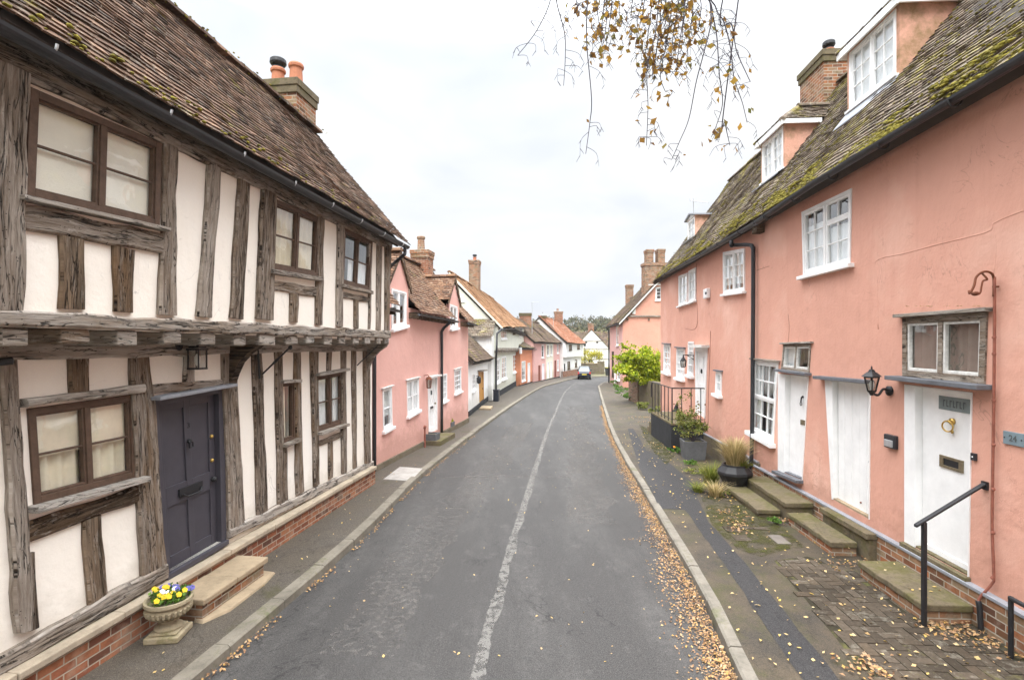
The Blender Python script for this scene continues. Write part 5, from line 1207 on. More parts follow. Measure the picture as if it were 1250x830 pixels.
# parked hatchback
def car(c, th):
    r = root('parked_car', 'small dark blue hatchback parked at the bend of the street, seen from behind', 'car', c); ct, st_ = math.cos(th), math.sin(th)
    def Wd(x, y, z):
        x, z = x * .9, z * .9; return Vector((c[0] + x * ct + y * st_, c[1] - x * st_ + y * ct, c[2] + z))   # y forward
    mb = MB(); secs = []
    for y, hw, zb, zt in ((-1.72, .60, .38, .72), (-1.66, .68, .26, .86), (-1.35, .72, .22, .92), (0.0, .74, .20, .93), (1.0, .73, .2, .90), (1.5, .69, .24, .78), (1.72, .56, .32, .6)):
        secs.append([Wd(x, y, z) for x, z in ((-hw * .9, zb), (-hw, zb + .12), (-hw, zt - .16), (-hw * .93, zt), (hw * .93, zt), (hw, zt - .16), (hw, zb + .12), (hw * .9, zb))])
    for A_, B_ in zip(secs, secs[1:]): mb.loft(A_, B_, False)
    mb.poly(secs[0]); mb.poly(secs[-1]); mb.build('body', M['car_paint'], r, bevel=.015)
    rb = [(-.66, -1.60, .90), (.66, -1.60, .90), (.68, .85, .91), (-.68, .85, .91)]; rt = [(-.52, -1.22, 1.40), (.52, -1.22, 1.40), (.54, .12, 1.42), (-.54, .12, 1.42)]
    mb = MB(); mb.loft([Wd(*p) for p in rb], [Wd(*p) for p in rt], False); mb.build('windows', M['car_glass'], r)
    mb = MB(); mb.loft([Wd(*p) for p in rt], [Wd(p[0] * .9, p[1] * .92, p[2] + .05) for p in rt]); 
    for k in range(4): mb.tube([Wd(*rb[k]), Wd(*rt[k])], .04, 6)
    mb.build('roof', M['car_paint'], r)
    for s in (-1, 1):
        mb = MB(); mb.loft([Wd(s * .55, -1.70, .62), Wd(s * .69, -1.66, .62), Wd(s * .69, -1.62, .86), Wd(s * .58, -1.66, .86)], [Wd(s * .55, -1.74, .62), Wd(s * .71, -1.68, .62), Wd(s * .71, -1.66, .86), Wd(s * .58, -1.69, .86)]); mb.build('tail_light', M['red_lens'], r)
        mb = MB(); mb.blob(Wd(s * .80, .62, .95), (.09, .06, .07), 8, 5, 0); mb.build('mirror', M['car_paint'], r)
        for y in (-1.08, 1.08):
            mb = MB(); mb.tube([Wd(s * .56, y, .29), Wd(s * .745, y, .29)], .29, 18); w_ = mb.build('wheel', M['tyre'], r); mb = MB(); mb.tube([Wd(s * .745, y, .29), Wd(s * .755, y, .29)], .18, 12); mb.build('rim', M['galv'], w_)
    mb = MB(); mb.loft([Wd(x, -1.73, z) for x, z in ((-.25, .52), (.25, .52), (.25, .62), (-.25, .62))], [Wd(x, -1.75, z) for x, z in ((-.25, .52), (.25, .52), (.25, .62), (-.25, .62))]); mb.build('number_plate', M['plate_y'], r)
p = gpt(715.8, 463.2); car(Vector((p.x, p.y + 1.5, gz(p.y))), .14)
# wooded hill closing the view
hl = MB(); nx, ny = 40, 8
def hz(x, y): return -1 + (y - 85) / 190 * 15 * (1 + .25 * mnoise.noise((x * .012, y * .01, 2))) * max(.25, 1 - abs(x - 45) / 330)
for j in range(ny + 1):
    for i in range(nx + 1): x, y = -220 + 480 * i / nx, 85 + 190 * j / ny; hl.v.append(Vector((x, y, hz(x, y))))
for j in range(ny):
    for i in range(nx): a = j * (nx + 1) + i; hl.f.append([a, a + 1, a + nx + 2, a + nx + 1])
struct(hl.build('hill', M['ground'], recalc=False))
wd = MB()
for _ in range(230):
    y = U(100, 268); x = U(-5, 75) if RN.random() < .75 else U(-160, 220); h = U(3.5, 6.5); c = Vector((x, y, hz(x, y) + h * .5)); r = (h * .6, h * .6, h * .62)
    foliage(wd, c, r, 210, .9, 10)
wo = wd.build('far_wood', M['wood_far'], recalc=False); tag(wo, 'grey green autumn woodland covering the hill at the end of the street', 'woodland', kind='stuff')
# ------------------------------------------------------------------ right side: salmon pink row
RD, RE, RZ, RR = .30, 5.42, 9.2, -2.63; RS = (RZ - RE) / (RD - RR)
rz_at = lambda d: RE + RS * (RD - d)
uS0, uS1, uS2 = -3.0, FR.uv(920, 450)[0], FR.uv(806, 450)[0]
R1 = root('salmon_house', 'salmon pink rendered house with three white doors, two dormers and a mossy tiled roof', 'house', FR.P(FR.uY(7), 0, 0))
R2 = root('salmon_cottage', 'salmon pink cottage with a raised black doorstep and one small dormer, beyond the drainpipe', 'house', FR.P(FR.uY(15), 0, 0))
rq = lambda *p, d=.02: FR.q(*p, d=d)
DW1, DW2, DW3 = rq((1103, 469), (1185, 479), (1181, 704), (1103, 661)), rq((1006, 463), (1061.5, 468), (1060, 634), (1014.5, 609)), rq((949, 456), (986, 459), (978.5, 586), (949, 574))
WA = rq((1101, 388), (1204, 381), (1201, 469), (1101, 459)); WS = rq((919.5, 439), (949.5, 442), (943.5, 541), (915.5, 526)); WU = rq((978, 259), (1038.6, 230), (1037, 322), (980, 337)); WF = rq((956, 420.5), (989, 419.5), (987, 455), (953, 450.5))
mb = MB(); add_wall(mb, FR, [(uS0, .40), (uS1, .40), (uS1, RE + .2), (uS0, RE + .2)], [DW1, DW2, DW3, WA, WS, WU, WF], .14); add_shell(mb, FR, uS0, uS1, 0, RE + .2, 5.26, RZ - .2, 2.63, 0, (1, 0)); mb.build('wall', M['pink'], R1)
v1 = rq((828, 337), (838.5, 333), (838.5, 370), (828, 374)); v2 = rq((840, 331), (848.5, 326.5), (848.5, 366.5), (840, 370)); v3 = rq((882, 308), (908, 303), (908, 355), (882.5, 359))
v4 = rq((810, 420), (817.5, 420.5), (817.5, 456), (809.5, 453)); v5 = rq((825.7, 424.7), (835, 425.5), (834.5, 463), (825, 460.5)); v6 = rq((839.7, 417), (846, 417), (845.5, 459), (838.7, 457)); v7 = rq((873.5, 453), (880, 454), (879.5, 483), (872.5, 480)); DR2 = rq((848, 424), (862.5, 424.5), (859.5, 511), (848.5, 505.5))
mb = MB(); add_wall(mb, FR, [(uS1, .0), (uS2, .0), (uS2, RE + .2), (uS1, RE + .2)], [v1, v2, v3, v4, v5, v6, v7, DR2], .14, -.012); add_shell(mb, FR, uS1, uS2, -.2, RE + .2, 5.26, RZ - .2, 2.63, -.012, (0, 1)); mb.build('wall', M['pink'], R2)
wp = dict(mat=M['white_paint'], glass=M['glass_r'])
win(R1, FR, WU, ((2, 3), (2, 2, .68, 1)), .05, .04, .02, sill=(.06, .09), sillx=.09, curtain=[(.03, .48, .03, .75, .012), (.53, .97, .03, .6, .012)], cmat=M['net_sheen'], **wp)  # white sheets added behind the glass so the panes look sky-bright
win(R1, FR, WS, ((3, 2, .5, 2, 1),), .06, .04, .02, sill=(.08, .11), sillx=.08, hood=(.035, .08), curtain=[(.04, .3, .04, .96, .02), (.72, .96, .04, .96, .02)], cmat=M['net_sheen'], **wp)
win(R1, FR, WF, ((1, 1), (1, 1)), .045, .03, .02, mat=M['grey_wood'], smat=M['white_worn'], glass=M['glass_r'], sill=(.045, .12), sillmat=M['slate'], hood=(.035, .06), curtain=[(.05, .45, .05, .9, .015)], cmat=M['net_sheen'])
win(R1, FR, WA, ((1, 1), (1, 1)), .075, .028, .02, mat=M['oak'], smat=M['white_worn'], glass=M['glass'], sill=(.05, .17), sillmat=M['slate'], sillx=.1, hood=(.045, .09), curtain=[(.04, .40, .03, .97, .02), (.54, .96, .03, .97, .02)], cmat=M['taupe'])
# white door with plaque, ring knocker and letter slot
d1, l1 = door(R1, FR, DW1, M['white_paint'], fl=.19, fr=.014, ftop=.02, rec=.07)
mb = MB(); strip(mb, FR, l1, 0, 1, .0, .045, -.075, -.058); mb.build('weather_board', M['white_paint'], d1, bevel=.004)
mb = MB(); strip(mb, FR, l1, .33, .88, .885, .965, -.075, -.062); pq = mb.build('name_plaque', M['plaque'], d1, bevel=.003)
mb = MB()
for k in range(7): s = .42 + k * .058; strip(mb, FR, l1, s, s + .012, .905, .945, -.063, -.0595); strip(mb, FR, l1, s + .012, s + .036, .905 if k % 2 else .937, .912 if k % 2 else .944, -.063, -.0595)
mb.build('worn_lettering', M['text_dark'], pq)
c = on(l1, .585, .825, FR, -.06); nv = Vector((FR.n.x, FR.n.y, 0)); tv = Vector((FR.t.x, FR.t.y, 0))
mb = MB(); mb.tube([c - nv * .01, c + nv * .015], .036, 16); mb.tube([c, c + nv * .045], .014, 10)
cc = c + nv * .04 + Vector((0, 0, -.055)) + tv * .012; mb.tube([cc + (tv * math.cos(a) + Vector((0, 0, 1)) * math.sin(a) + nv * .25 * math.cos(a)) * .058 for a in [k * 2 * math.pi / 20 for k in range(21)]], .0085, 8, False); mb.blob(c - Vector((0, 0, .115)) + nv * .0, (.016, .016, .02), 8, 5, 0); mb.build('knocker', M['brass'], d1, smooth=True)
mb = MB(); strip(mb, FR, l1, .36, .78, .545, .56, -.075, -.055); strip(mb, FR, l1, .36, .78, .60, .615, -.075, -.055); strip(mb, FR, l1, .36, .43, .56, .60, -.075, -.055); strip(mb, FR, l1, .71, .78, .56, .60, -.075, -.055); lb_ = mb.build('letterbox', M['brass_dull'], d1, bevel=.002); mb = MB(); strip(mb, FR, l1, .43, .71, .56, .60, -.075, -.064); mb.build('flap', M['black_metal'], lb_)
mb = MB(); strip(mb, FR, DW1, .001, .999, .0, .012, -.15, -.002); strip(mb, FR, DW1, -.02, 1.02, -.035, -.001, -.15, .06); mb.build('threshold', M['stone_moss'], d1, bevel=.005)
# plain plank door
uL2 = FR.uv(1019.5, 540, -.03)[0]; sl2 = lambda A_, B_: (uL2 - A_[0]) / (B_[0] - A_[0])
d2, l2 = door(R1, FR, DW2, M['white_paint'], fl=(sl2(DW2[0], DW2[1]), max(.03, sl2(DW2[3], DW2[2]))), fr=.014, ftop=.02, planks=5, rec=.07)
mb = MB(); q = [bil(DW2, -.12, 1.0), bil(DW2, 1.06, 1.0), (bil(DW2, 1.06, 1)[0], bil(DW2, 1, 1)[1] + .05), (bil(DW2, -.12, 1)[0], bil(DW2, 0, 1)[1] + .05)]; mb.prism(FR, q, -.05, .13); mb.build('door_hood', M['slate'], d2, bevel=.006)
mb = MB(); strip(mb, FR, DW2, .001, .999, .0, .014, -.15, -.002); mb.build('threshold', M['stone_step'], d2)
mb = MB(); mb.blob(on(l2, .93, .42, FR, -.05), .026, 10, 6, 0); mb.build('handle', M['black_metal'], d2); mb = MB(); mb.blob(on(l2, .66, .075, FR, -.062), .014, 8, 5, 0); mb.build('hook', M['rust'], d2)
# far white door under the small fanlight
d3, l3 = door(R1, FR, DW3, M['white_paint'], fl=.30, fr=.014, ftop=.02, rec=.08)
mb = MB(); c = on(l3, .62, .80, FR, -.07); mb.blob(c, .022, 8, 5, 0); mb.tube([c + nv * .02, c + nv * .03 - Vector((0, 0, .07)), c + nv * .03 - Vector((0, 0, .1))], .012, 7); cc = c + nv * .03 - Vector((0, 0, .12)); mb.tube([cc + (tv * math.cos(a) + Vector((0, 0, 1)) * math.sin(a)) * .03 for a in [k * .5236 for k in range(13)]], .007, 6, False); mb.build('knocker', M['black_metal'], d3)
mb = MB(); strip(mb, FR, l3, .55, .92, .525, .575, -.085, -.07); mb.build('letterbox', M['brass_dull'], d3, bevel=.002)
mb = MB(); strip(mb, FR, DW3, .001, .999, .0, .012, -.15, -.002); strip(mb, FR, DW3, -.03, 1.03, -.03, -.001, -.12, .12); mb.build('threshold', M['slate'], d3, bevel=.005)
# plinth with lead flashing
ua, ub = uS0, FR.uv(916, 560)[0]
mb = MB(); mb.fbox(FR, ua, ub, -.1, .452, -.2, .06); mb.build('plinth', M['brick_old'], R1)
mb = MB(); u = ua
while u < ub - .1:
    u2 = min(u + U(1.2, 2), ub); mb.prism(FR, [(u, .453), (u2 - .004, .453), (u2 - .004, .487), (u, .487)], -.02, .078 + U(-.003, .003)); u = u2
mb.build('lead_flashing', M['lead'], R1, bevel=.004)
mb = MB(); mb.fbox(FR, FR.uv(1058, 640, .2)[0], FR.uv(1000, 612, .2)[0], .40, .475, .0, .20); mb.fbox(FR, FR.uv(1058, 640, .2)[0] + .02, FR.uv(1000, 612, .2)[0] - .02, .0, .398, .0, .16); mb.build('door_ledge', M['stone_moss'], R1, bevel=.008)
mb = MB(); mb.fbox(FR, uS1 - .35, uS2 - .5, -.1, .55, -.2, .035); mb.build('plinth', M['flint'], R2); mb = MB(); mb.fbox(FR, uS1 - .3, uS2 - .5, .552, .58, -.02, .05); mb.build('lead_flashing', M['lead'], R2)
win(R2, FR, v1, ((2, 3),), .04, .035, .022, sill=(.05, .08), curtain=[(.04, .96, .04, .96, 0)], cmat=M['net_sheen'], **wp); win(R2, FR, v2, ((2, 3),), .04, .035, .022, sill=(.05, .08), curtain=[(.04, .96, .04, .96, 0)], cmat=M['net_sheen'], **wp)  # cottage nets added for the pale sky reflection in the panes
win(R2, FR, v3, ((2, 3), (2, 3)), .05, .035, .02, sill=(.06, .08), curtain=[(.04, .96, .2, .96, .008)], cmat=M['net_sheen'], **wp)
win(R2, FR, v4, ((2, 4),), .05, .03, .022, sill=(.08, .10), hood=(.04, .08), hoodmat=M['slate'], curtain=[(.04, .96, .04, .96, .012)], cmat=M['net_sheen'], **wp); win(R2, FR, v5, ((3, 4),), .05, .03, .022, sill=(.08, .10), hood=(.04, .08), hoodmat=M['slate'], curtain=[(.04, .96, .04, .96, .012)], cmat=M['net_sheen'], **wp)
win(R2, FR, v6, ((2, 4),), .05, .03, .022, sill=(.08, .10), **wp); win(R2, FR, v7, ((1, 2),), .05, .03, .022, sill=(.07, .10), hood=(.04, .07), hoodmat=M['slate'], curtain=[(.04, .96, .04, .96, .012)], cmat=M['net_sheen'], **wp)
d4, l4 = door(R2, FR, DR2, M['white_paint'], fl=.09, fr=.07, ftop=.12, panels=(((.14, .45), (.55, .86)), ((.08, .4), (.5, .92))), rec=.05)
mb = MB(); q = [bil(DR2, -.03, 1.0), bil(DR2, 1.12, 1.0), bil(DR2, 1.12, 1.04), bil(DR2, -.03, 1.04)]; mb.prism(FR, q, -.05, .2); mb.build('door_hood', M['white_worn'], d4)
mb = MB(); c = on(l4, .45, .70, FR, -.03); mb.blob(c, (.03, .03, .07), 8, 5, 0); mb.build('knocker', M['black_metal'], d4); mb = MB(); mb.blob(on(l4, .9, .45, FR, -.02), .03, 8, 5, 0); mb.build('handle', M['brass_dull'], d4)
# roof, dormers
def dormer(H_, q, dd, kind, mq=.07, cheek=None, lights=((2, 3), (2, 3)), ridge=.6, name='dormer'):
    uu = [p[0] for p in q]; ulo, uhi = min(uu) - mq, max(uu) + mq; zt = max(q[0][1], q[1][1]) + .06; zb = min(q[2][1], q[3][1])
    bk = lambda z: RD - (z - RE) / RS
    mb = MB(); add_wall(mb, FR, [(ulo, zb - .12), (uhi, zb - .12), (uhi, zt), (ulo, zt)], [q], .08, dd)
    for u in (ulo, uhi): mb.poly([FR.P(u, rz_at(dd) - .1, dd), FR.P(u, zt, dd), FR.P(u, zt, bk(zt) - .1)])
    dm = mb.build(name, cheek or M['pink_cheek'], H_)
    FD_ = Facade(FR.P(0, 0, dd).to_2d(), FR.P(10, 0, dd).to_2d(), -1)
    win(dm, FD_, q, lights, .05, .03, .018, flat=True, curtain=[(.04, .96, .04, .96, .006)], cmat=M['net_sheen'], d1=.015, dep=.07, sill=(.04, .06), mat=M['white_paint'], glass=M['glass_r'])  # sheet added to whiten the dormer panes like reflected sky
    mb = MB(); a, b = FR.P(ulo - .02, zb - .03, dd + .02), FR.P(uhi + .02, zb - .03, dd + .02); de = dd + .19
    c, e = FR.P(uhi + .10, rz_at(de) + .055, de), FR.P(ulo - .10, rz_at(de) + .055, de); mb.poly([a, b, c, e]); mb.poly([e, c, c - Vector((0, 0, .02)), e - Vector((0, 0, .02))]); mb.build('lead_apron', M['lead'], dm, recalc=False)
    ov = .12
    if kind == 'hip':
        um_, hw = (ulo + uhi) / 2, (uhi - ulo) / 2 + ov; zR = zt + ridge; zf = zt + .03
        P0, P1 = FR.P(ulo - ov, zf, dd + ov), FR.P(uhi + ov, zf, dd + ov); Rf = FR.P(um_, zR, dd - hw * .75); Rb = FR.P(um_, zR, bk(zR) - .1); B0, B1 = FR.P(ulo - ov, zf, bk(zf) - .05), FR.P(uhi + ov, zf, bk(zf) - .05)
        mb = MB(); kw = dict(gauge=.1, tw=.165, th=.016, sag=.015)
        tile_patch(mb, P0, P1, Rf, Rf, **kw); tile_patch(mb, P0, B0, Rb, Rf, **kw); tile_patch(mb, P1, B1, Rb, Rf, **kw); ridge_tiles(mb, Rf + Vector((0, 0, .04)), Rb + Vector((0, 0, .04)), .1); ridge_tiles(mb, P0 + Vector((0, 0, .03)), Rf + Vector((0, 0, .03)), .07); ridge_tiles(mb, P1 + Vector((0, 0, .03)), Rf + Vector((0, 0, .03)), .07)
        mb.build('dormer_roof', M['tile_right'], dm)
        mb = MB(); mb.fbox(FR, ulo - ov, uhi + ov, zt - .10, zt + .02, dd + ov - .03, dd + ov); mb.fbox(FR, ulo - ov, ulo - ov + .03, zt - .08, zt + .018, bk(zt), dd + ov - .032); mb.fbox(FR, uhi + ov - .03, uhi + ov, zt - .08, zt + .018, bk(zt), dd + ov - .032); mb.fbox(FR, ulo - ov + .03, uhi + ov - .03, zt - .02, zt + .0, bk(zt), dd + ov - .032); mb.build('fascia', M['white_paint'], dm, bevel=.004)
    else:
        um_ = (ulo + uhi) / 2; mb = MB(); z2 = zt + .16
        A_ = [(ulo - .1, zt + .02), (um_, z2), (uhi + .1, zt + .02), (uhi + .1, zt - .03), (um_, z2 - .05), (ulo - .1, zt - .03)]
        mb.loft([FR.P(u, z, dd + .1) for u, z in A_], [FR.P(u, z, bk(zt) - .2) for u, z in A_]); mb.build('dormer_roof', M['lead'], dm)
        mb = MB(); mb.prism(FR, [(ulo, zt - .03), (uhi, zt - .03), (um_, z2 - .06)], dd - .02, dd + .02); mb.build('gable_board', M['white_paint'], dm)
    return (ulo, uhi, dd, zt)
DD = -.85
q1 = FR.q((1036.6, 63.6), (1093.6, 14.6), (1095, 92.8), (1038, 133.8), d=DD); q2 = FR.q((931, 178), (955, 154), (957.5, 204.5), (930.5, 224), d=DD)
def fix(q): zt, zb = (q[0][1] + q[1][1]) / 2, (q[2][1] + q[3][1]) / 2; a, b = (q[0][0] + q[3][0]) / 2, (q[1][0] + q[2][0]) / 2; return [(a, zt), (b, zt), (b, zb), (a, zb)]
q3 = FR.q((839.5, 269), (847.8, 267.6), (848.5, 294), (840, 301), d=DD)
e1 = dormer(R1, fix(q1), DD, 'hip'); e2 = dormer(R1, fix(q2), DD, 'hip', lights=((2, 3), (2, 3))); q3f = fix(q3)
e3 = dormer(R2, q3f, DD, 'flat', mq=.05, lights=((2, 3),))
def skipR(p):
    u, d = ud(FR, p)
    for ulo, uhi, dd, zt in (e1, e2, e3):
        if ulo + .02 < u < uhi - .02 and d < dd - .02 and p.z < zt + .2: return True
    return False
rn = random.Random(5)
def eave_px(F, pts): return [F.P(*F.uv(x, y, .36), .36) for x, y in pts]
mb = MB(); tile_patch(mb, FR.P(uS1, RE, RD), FR.P(uS0, RE, RD), FR.P(uS0, RZ, RR), FR.P(uS1, RZ, RR), .1, .165, .018, .07, .03, skipR, rnd=rn); ridge_tiles(mb, FR.P(uS0, RZ + .05, RR), FR.P(uS1, RZ + .05, RR)); mb.build('roof', M['tile_right'], R1)
uV = uS2 + .15
mb = MB(); tile_patch(mb, FR.P(uV, RE, RD), FR.P(uS1, RE, RD), FR.P(uS1, RZ, RR), FR.P(uV, RZ, RR), .1, .165, .018, .08, .06, skipR, rnd=rn); ridge_tiles(mb, FR.P(uS1, RZ + .05, RR), FR.P(uV, RZ + .05, RR)); mb.build('roof', M['tile_right'], R2)
LIN = [(R1, FR, uS0, uS1, RD - .04, RE, RR, RZ, -5.5, RE - .1), (R2, FR, uS1, uV - .03, RD - .04, RE, RR, RZ - .04, -5.5, RE - .1)]
for a in LIN: lining(*a, th=.06)
gutter(R1, eave_px(FR, [(1420, -34), (1250, 68), (1087, 166), (994, 222), (924, 270)]), .062, True, 1.0, M['black_metal']); gutter(R2, eave_px(FR, [(923, 271), (856, 310), (809, 336)]), .062, True, 1.2, M['black_metal'])
e = FR.P(*FR.uv(893, 294, .36), .36); uP = FR.uv(919.5, 300, .08)[0]
pipe(R1, tube_pts([e, e - Vector((0, 0, .1)), FR.P(uP + .55, 5.14, .26), FR.P(uP + .14, 5.06, .10), FR.P(uP + .03, 4.98, .08), FR.P(uP, 4.8, .08), FR.P(uP + .02, 3.0, .08), FR.P(uP + .10, .62, .08), FR.P(uP + .18, .42, .16)], 5), .042)
mb = MB(); c = FR.P(uP - .3, 5.28, .1); mb.box(c, (.16, .2, .14)); mb.build('rafter_end', M['oak_brown'], R1)
mm = MB()
def moss_on(mm, u, t, r, P2=None):
    d = lerp(RD, RR, t); z = lerp(RE, RZ, t); mm.blob(FR.P(u, z + .026, d), (r, r * 1.9, r * .5), 6, 4, .4, uvs=(rn.random(), rn.random() * .5))
for H_, a, b, n in ((R1, FR.uY(3.3), uS1, 2600), (R2, uS1, uV, 1100)):
    mm = MB(); cl = [(rn.uniform(a, b), rn.random() ** 2.2 * .14) for _ in range(int((b - a) * 7))]
    for _ in range(n):
        cu, ct = rn.choice(cl); moss_on(mm, cu + rn.gauss(0, .14), max(0, ct + rn.gauss(0, .010)), rn.uniform(.008, .028))
    for _ in range(n // 2): moss_on(mm, rn.uniform(a, b), rn.random() ** 1.5, rn.uniform(.006, .016))
    mm.build('moss', M['moss'], H_, smooth=True, kind='stuff')
chimney(R1, (7.86, 13.0), .85, 1.15, 7.5, 9.98, -.06, [(-.12, -.22, .12, .2, 'cowl'), (.1, .22, .12, .2, 'cowl')], M['brick_old'], .06, M['stone_moss'])
# television aerial on the small dormer
ap = FR.P(*FR.uv(846.5, 264, DD), DD); at = H + (425 - 243) / FPX * ap.y; ae = root('television_aerial', 'thin television aerial on a short mast above the small lead roofed dormer', 'aerial', ap)
mb = MB(); mb.tube([ap - Vector((0, 0, .3)), Vector((ap.x, ap.y, at))], .018, 6); mb.build('mast', M['galv'], ae)
mb = MB(); a = Vector((ap.x - .12, ap.y, at - .05)); b = Vector((ap.x + .42, ap.y - .3, at - .22)); mb.tube([a, b], .012, 5)
for k in range(7): c = a.lerp(b, k / 6); w_ = .10 + .02 * (6 - k); mb.tube([c - Vector((.35, .94, 0)) * w_ , c + Vector((.35, .94, 0)) * w_], .006, 4)
mb.build('antenna', M['galv'], ae)

# things on the salmon wall
u, z = FR.uv(1087, 477, .0); L = root('wall_lantern', 'black six sided carriage lantern between the two nearer white doors', 'lantern', FR.P(u, z, .02))
mb = MB(); mb.tube([FR.P(u, z, .0), FR.P(u, z, .03)], .062, 14); mb.tube(tube_pts([FR.P(u, z, .02), FR.P(u, z + .02, .09), FR.P(u, z - .055, .15), FR.P(u, z - .03, .22)], 5), .016, 8); mb.build('bracket', M['black_metal'], L, smooth=True)
lc = FR.P(u, z - .03, .23); mb = MB(); mb.lathe(lc, [(.018, -.03), (.03, .0), (.05, .02), (.055, .035)], 8)
for k in range(6):
    a = k * 1.047; mb.tube([lc + Vector((.05 * math.cos(a), .05 * math.sin(a), .035)), lc + Vector((.088 * math.cos(a), .088 * math.sin(a), .20))], .0075, 5)
mb.lathe(lc, [(.092, .195), (.098, .21), (.12, .215)], 6); mb.lathe(lc, [(.125, .212), (.06, .265), (.045, .27), (.03, .30), (.012, .305), (.01, .335), (.002, .35)], 6); mb.build('cage', M['black_metal'], L)
mb = MB(); mb.lathe(lc, [(.046, .036), (.082, .197)], 6); mb.build('pane', M['glass_lamp'], L, recalc=False); mb = MB(); mb.lathe(lc, [(.012, .04), (.028, .09), (.03, .12), (.01, .16)], 10); mb.build('bulb', M['white_paint'], L)
q = rq((1081.5, 531), (1095, 530), (1095, 548), (1082, 546)); mb = MB(); c = fix(q); mb.fbox(FR, c[1][0], c[0][0], c[2][1], c[0][1], .0, .055); ks = root('key_safe', 'small grey and black key safe box on the salmon wall left of the near door', 'box', FR.P(c[0][0], c[2][1], 0)); mb.build('case', M['black_plastic'], ks, bevel=.012)
mb = MB(); w_ = c[1][0] - c[0][0]; mb.fbox(FR, c[1][0] - w_ * .12, c[0][0] + w_ * .12, lerp(c[2][1], c[0][1], .1), lerp(c[2][1], c[0][1], .62), .05, .066); mb.build('cover', M['galv'], ks, bevel=.006)
q = fix(rq((1224, 525.5), (1249, 529.5), (1249, 546), (1224, 541))); pl = root('number_plaque', 'blue grey number plaque on the salmon wall right of the rusty pipe', 'sign', FR.P(q[0][0], q[2][1], 0)); mb = MB(); mb.fbox(FR, q[1][0], q[0][0], q[2][1], q[0][1], .0, .018); mb.build('plate', M['plaque_b'], pl, bevel=.003)
mid_u, mid_z = (q[0][0] + q[1][0]) / 2, (q[0][1] + q[2][1]) / 2; text(pl, FR, mid_u, mid_z, .0185, '24', .085, M['text_dark'], -1, 'lettering')
for s in (.08, .92): mb = MB(); uu = lerp(q[1][0], q[0][0], s); mb.tube([FR.P(uu, mid_z, .017), FR.P(uu, mid_z, .022)], .007, 8); mb.build('screw', M['black_metal'], pl)
q = fix(rq((1185.5, 553), (1191, 553), (1191, 562), (1185.5, 562))); mb = MB(); mb.fbox(FR, q[1][0], q[0][0], q[2][1], q[0][1], .0, .03); bl = root('door_bell', 'small black bell push beside the near white door', 'bell', FR.P(q[0][0], q[2][1], 0)); mb.build('case', M['black_plastic'], bl, bevel=.006); mb = MB(); mb.tube([FR.P((q[0][0] + q[1][0]) / 2, (q[0][1] + q[2][1]) / 2, .029), FR.P((q[0][0] + q[1][0]) / 2, (q[0][1] + q[2][1]) / 2, .034)], .008, 10); mb.build('button', M['white_paint'], bl)
# rusty pipe and scrolled lamp bracket
up = lambda x, y, d=.035: FR.P(*FR.uv(x, y, d), d)
rp = root('rusty_pipe', 'thin rust painted service pipe running down the salmon wall beside the near door', 'pipe', up(1212, 700)); mb = MB(); mb.tube(tube_pts([up(1214, 338), up(1213.5, 450), up(1212, 560), up(1211, 640), up(1213, 700), up(1211, 712), up(1197, 728, .08), up(1194, 735, .1)], 5), .0125, 8); mb.build('upper_run', M['rust_pipe'], rp, smooth=True)
mb = MB(); mb.tube(tube_pts([up(1194, 733, .1), up(1196, 745, .1), up(1198, 779, .1)], 4), .024, 8); mb.build('lower_run', M['black_metal'], rp, smooth=True)
for y in (412, 432, 489, 543, 597, 650, 705):
    x = 1213.5 - (y - 412) * .006; mb = MB(); c = up(x, y); mb.blob(c, .019, 8, 5, .1); mb.build('clip', M['rust_pipe'], rp)
br = root('scroll_bracket', 'old rusty scrolled iron lamp bracket high on the salmon wall above the pipe', 'bracket', up(1213, 340)); mb = MB()
sc_pts = [up(1213, 362, .04), up(1213, 340, .04), up(1209, 333, .08), up(1200, 332, .14), up(1192, 338, .2), up(1189, 349, .24), up(1184, 358, .27), up(1183, 355, .26)]
mb.tube(tube_pts(sc_pts, 6), .011, 7); mb.tube(tube_pts([up(1199, 334, .14), up(1205, 341, .1), up(1200, 343, .12), up(1198, 350, .15), up(1196, 358, .18), up(1188, 360, .24), up(1185, 355, .26)], 6), .009, 6); mb.tube([up(1212, 350, .03), up(1219, 350, .02)], .011, 6); mb.blob(up(1190, 358, .24), (.03, .03, .016)); mb.build('scroll', M['rust'], br, smooth=True)
# alarm box, lantern of the cottage
q = fix(rq((861.3, 353), (865.8, 352), (865.8, 364), (861.3, 365))); ab = root('alarm_box', 'white alarm box with a dark lens high on the salmon cottage', 'box', FR.P(q[0][0], q[2][1], 0)); mb = MB(); mb.fbox(FR, q[1][0], q[0][0], q[2][1], q[0][1], -.012, .09); mb.build('case', M['white_paint'], ab, bevel=.02); mb = MB(); mb.blob(FR.P(q[1][0] + .05, (q[0][1] + q[2][1]) / 2, .07), .05, 8, 6, 0); mb.build('lens', M['car_paint'], ab)
u, z = FR.uv(846, 434, .02); hl_ = root('wall_lantern', 'black hanging lantern on an arm beside the white door of the salmon cottage', 'lantern', FR.P(u, z, 0)); mb = MB(); mb.tube([FR.P(u, z, -.01), FR.P(u, z + .02, .30)], .016, 6); mb.tube([FR.P(u, z - .12, -.01), FR.P(u, z + .01, .2)], .01, 5); mb.build('arm', M['black_metal'], hl_)
c = FR.P(u, z - .26, .30); mb = MB(); mb.lathe(c, [(.04, -.09), (.07, -.08), (.07, -.07)], 6); mb.lathe(c, [(.095, .10), (.09, .12), (.03, .2), (.012, .28)], 6)
for k in range(6): a = k * 1.047; mb.tube([c + Vector((.068 * math.cos(a), .068 * math.sin(a), -.07)), c + Vector((.085 * math.cos(a), .085 * math.sin(a), .1))], .009, 5)
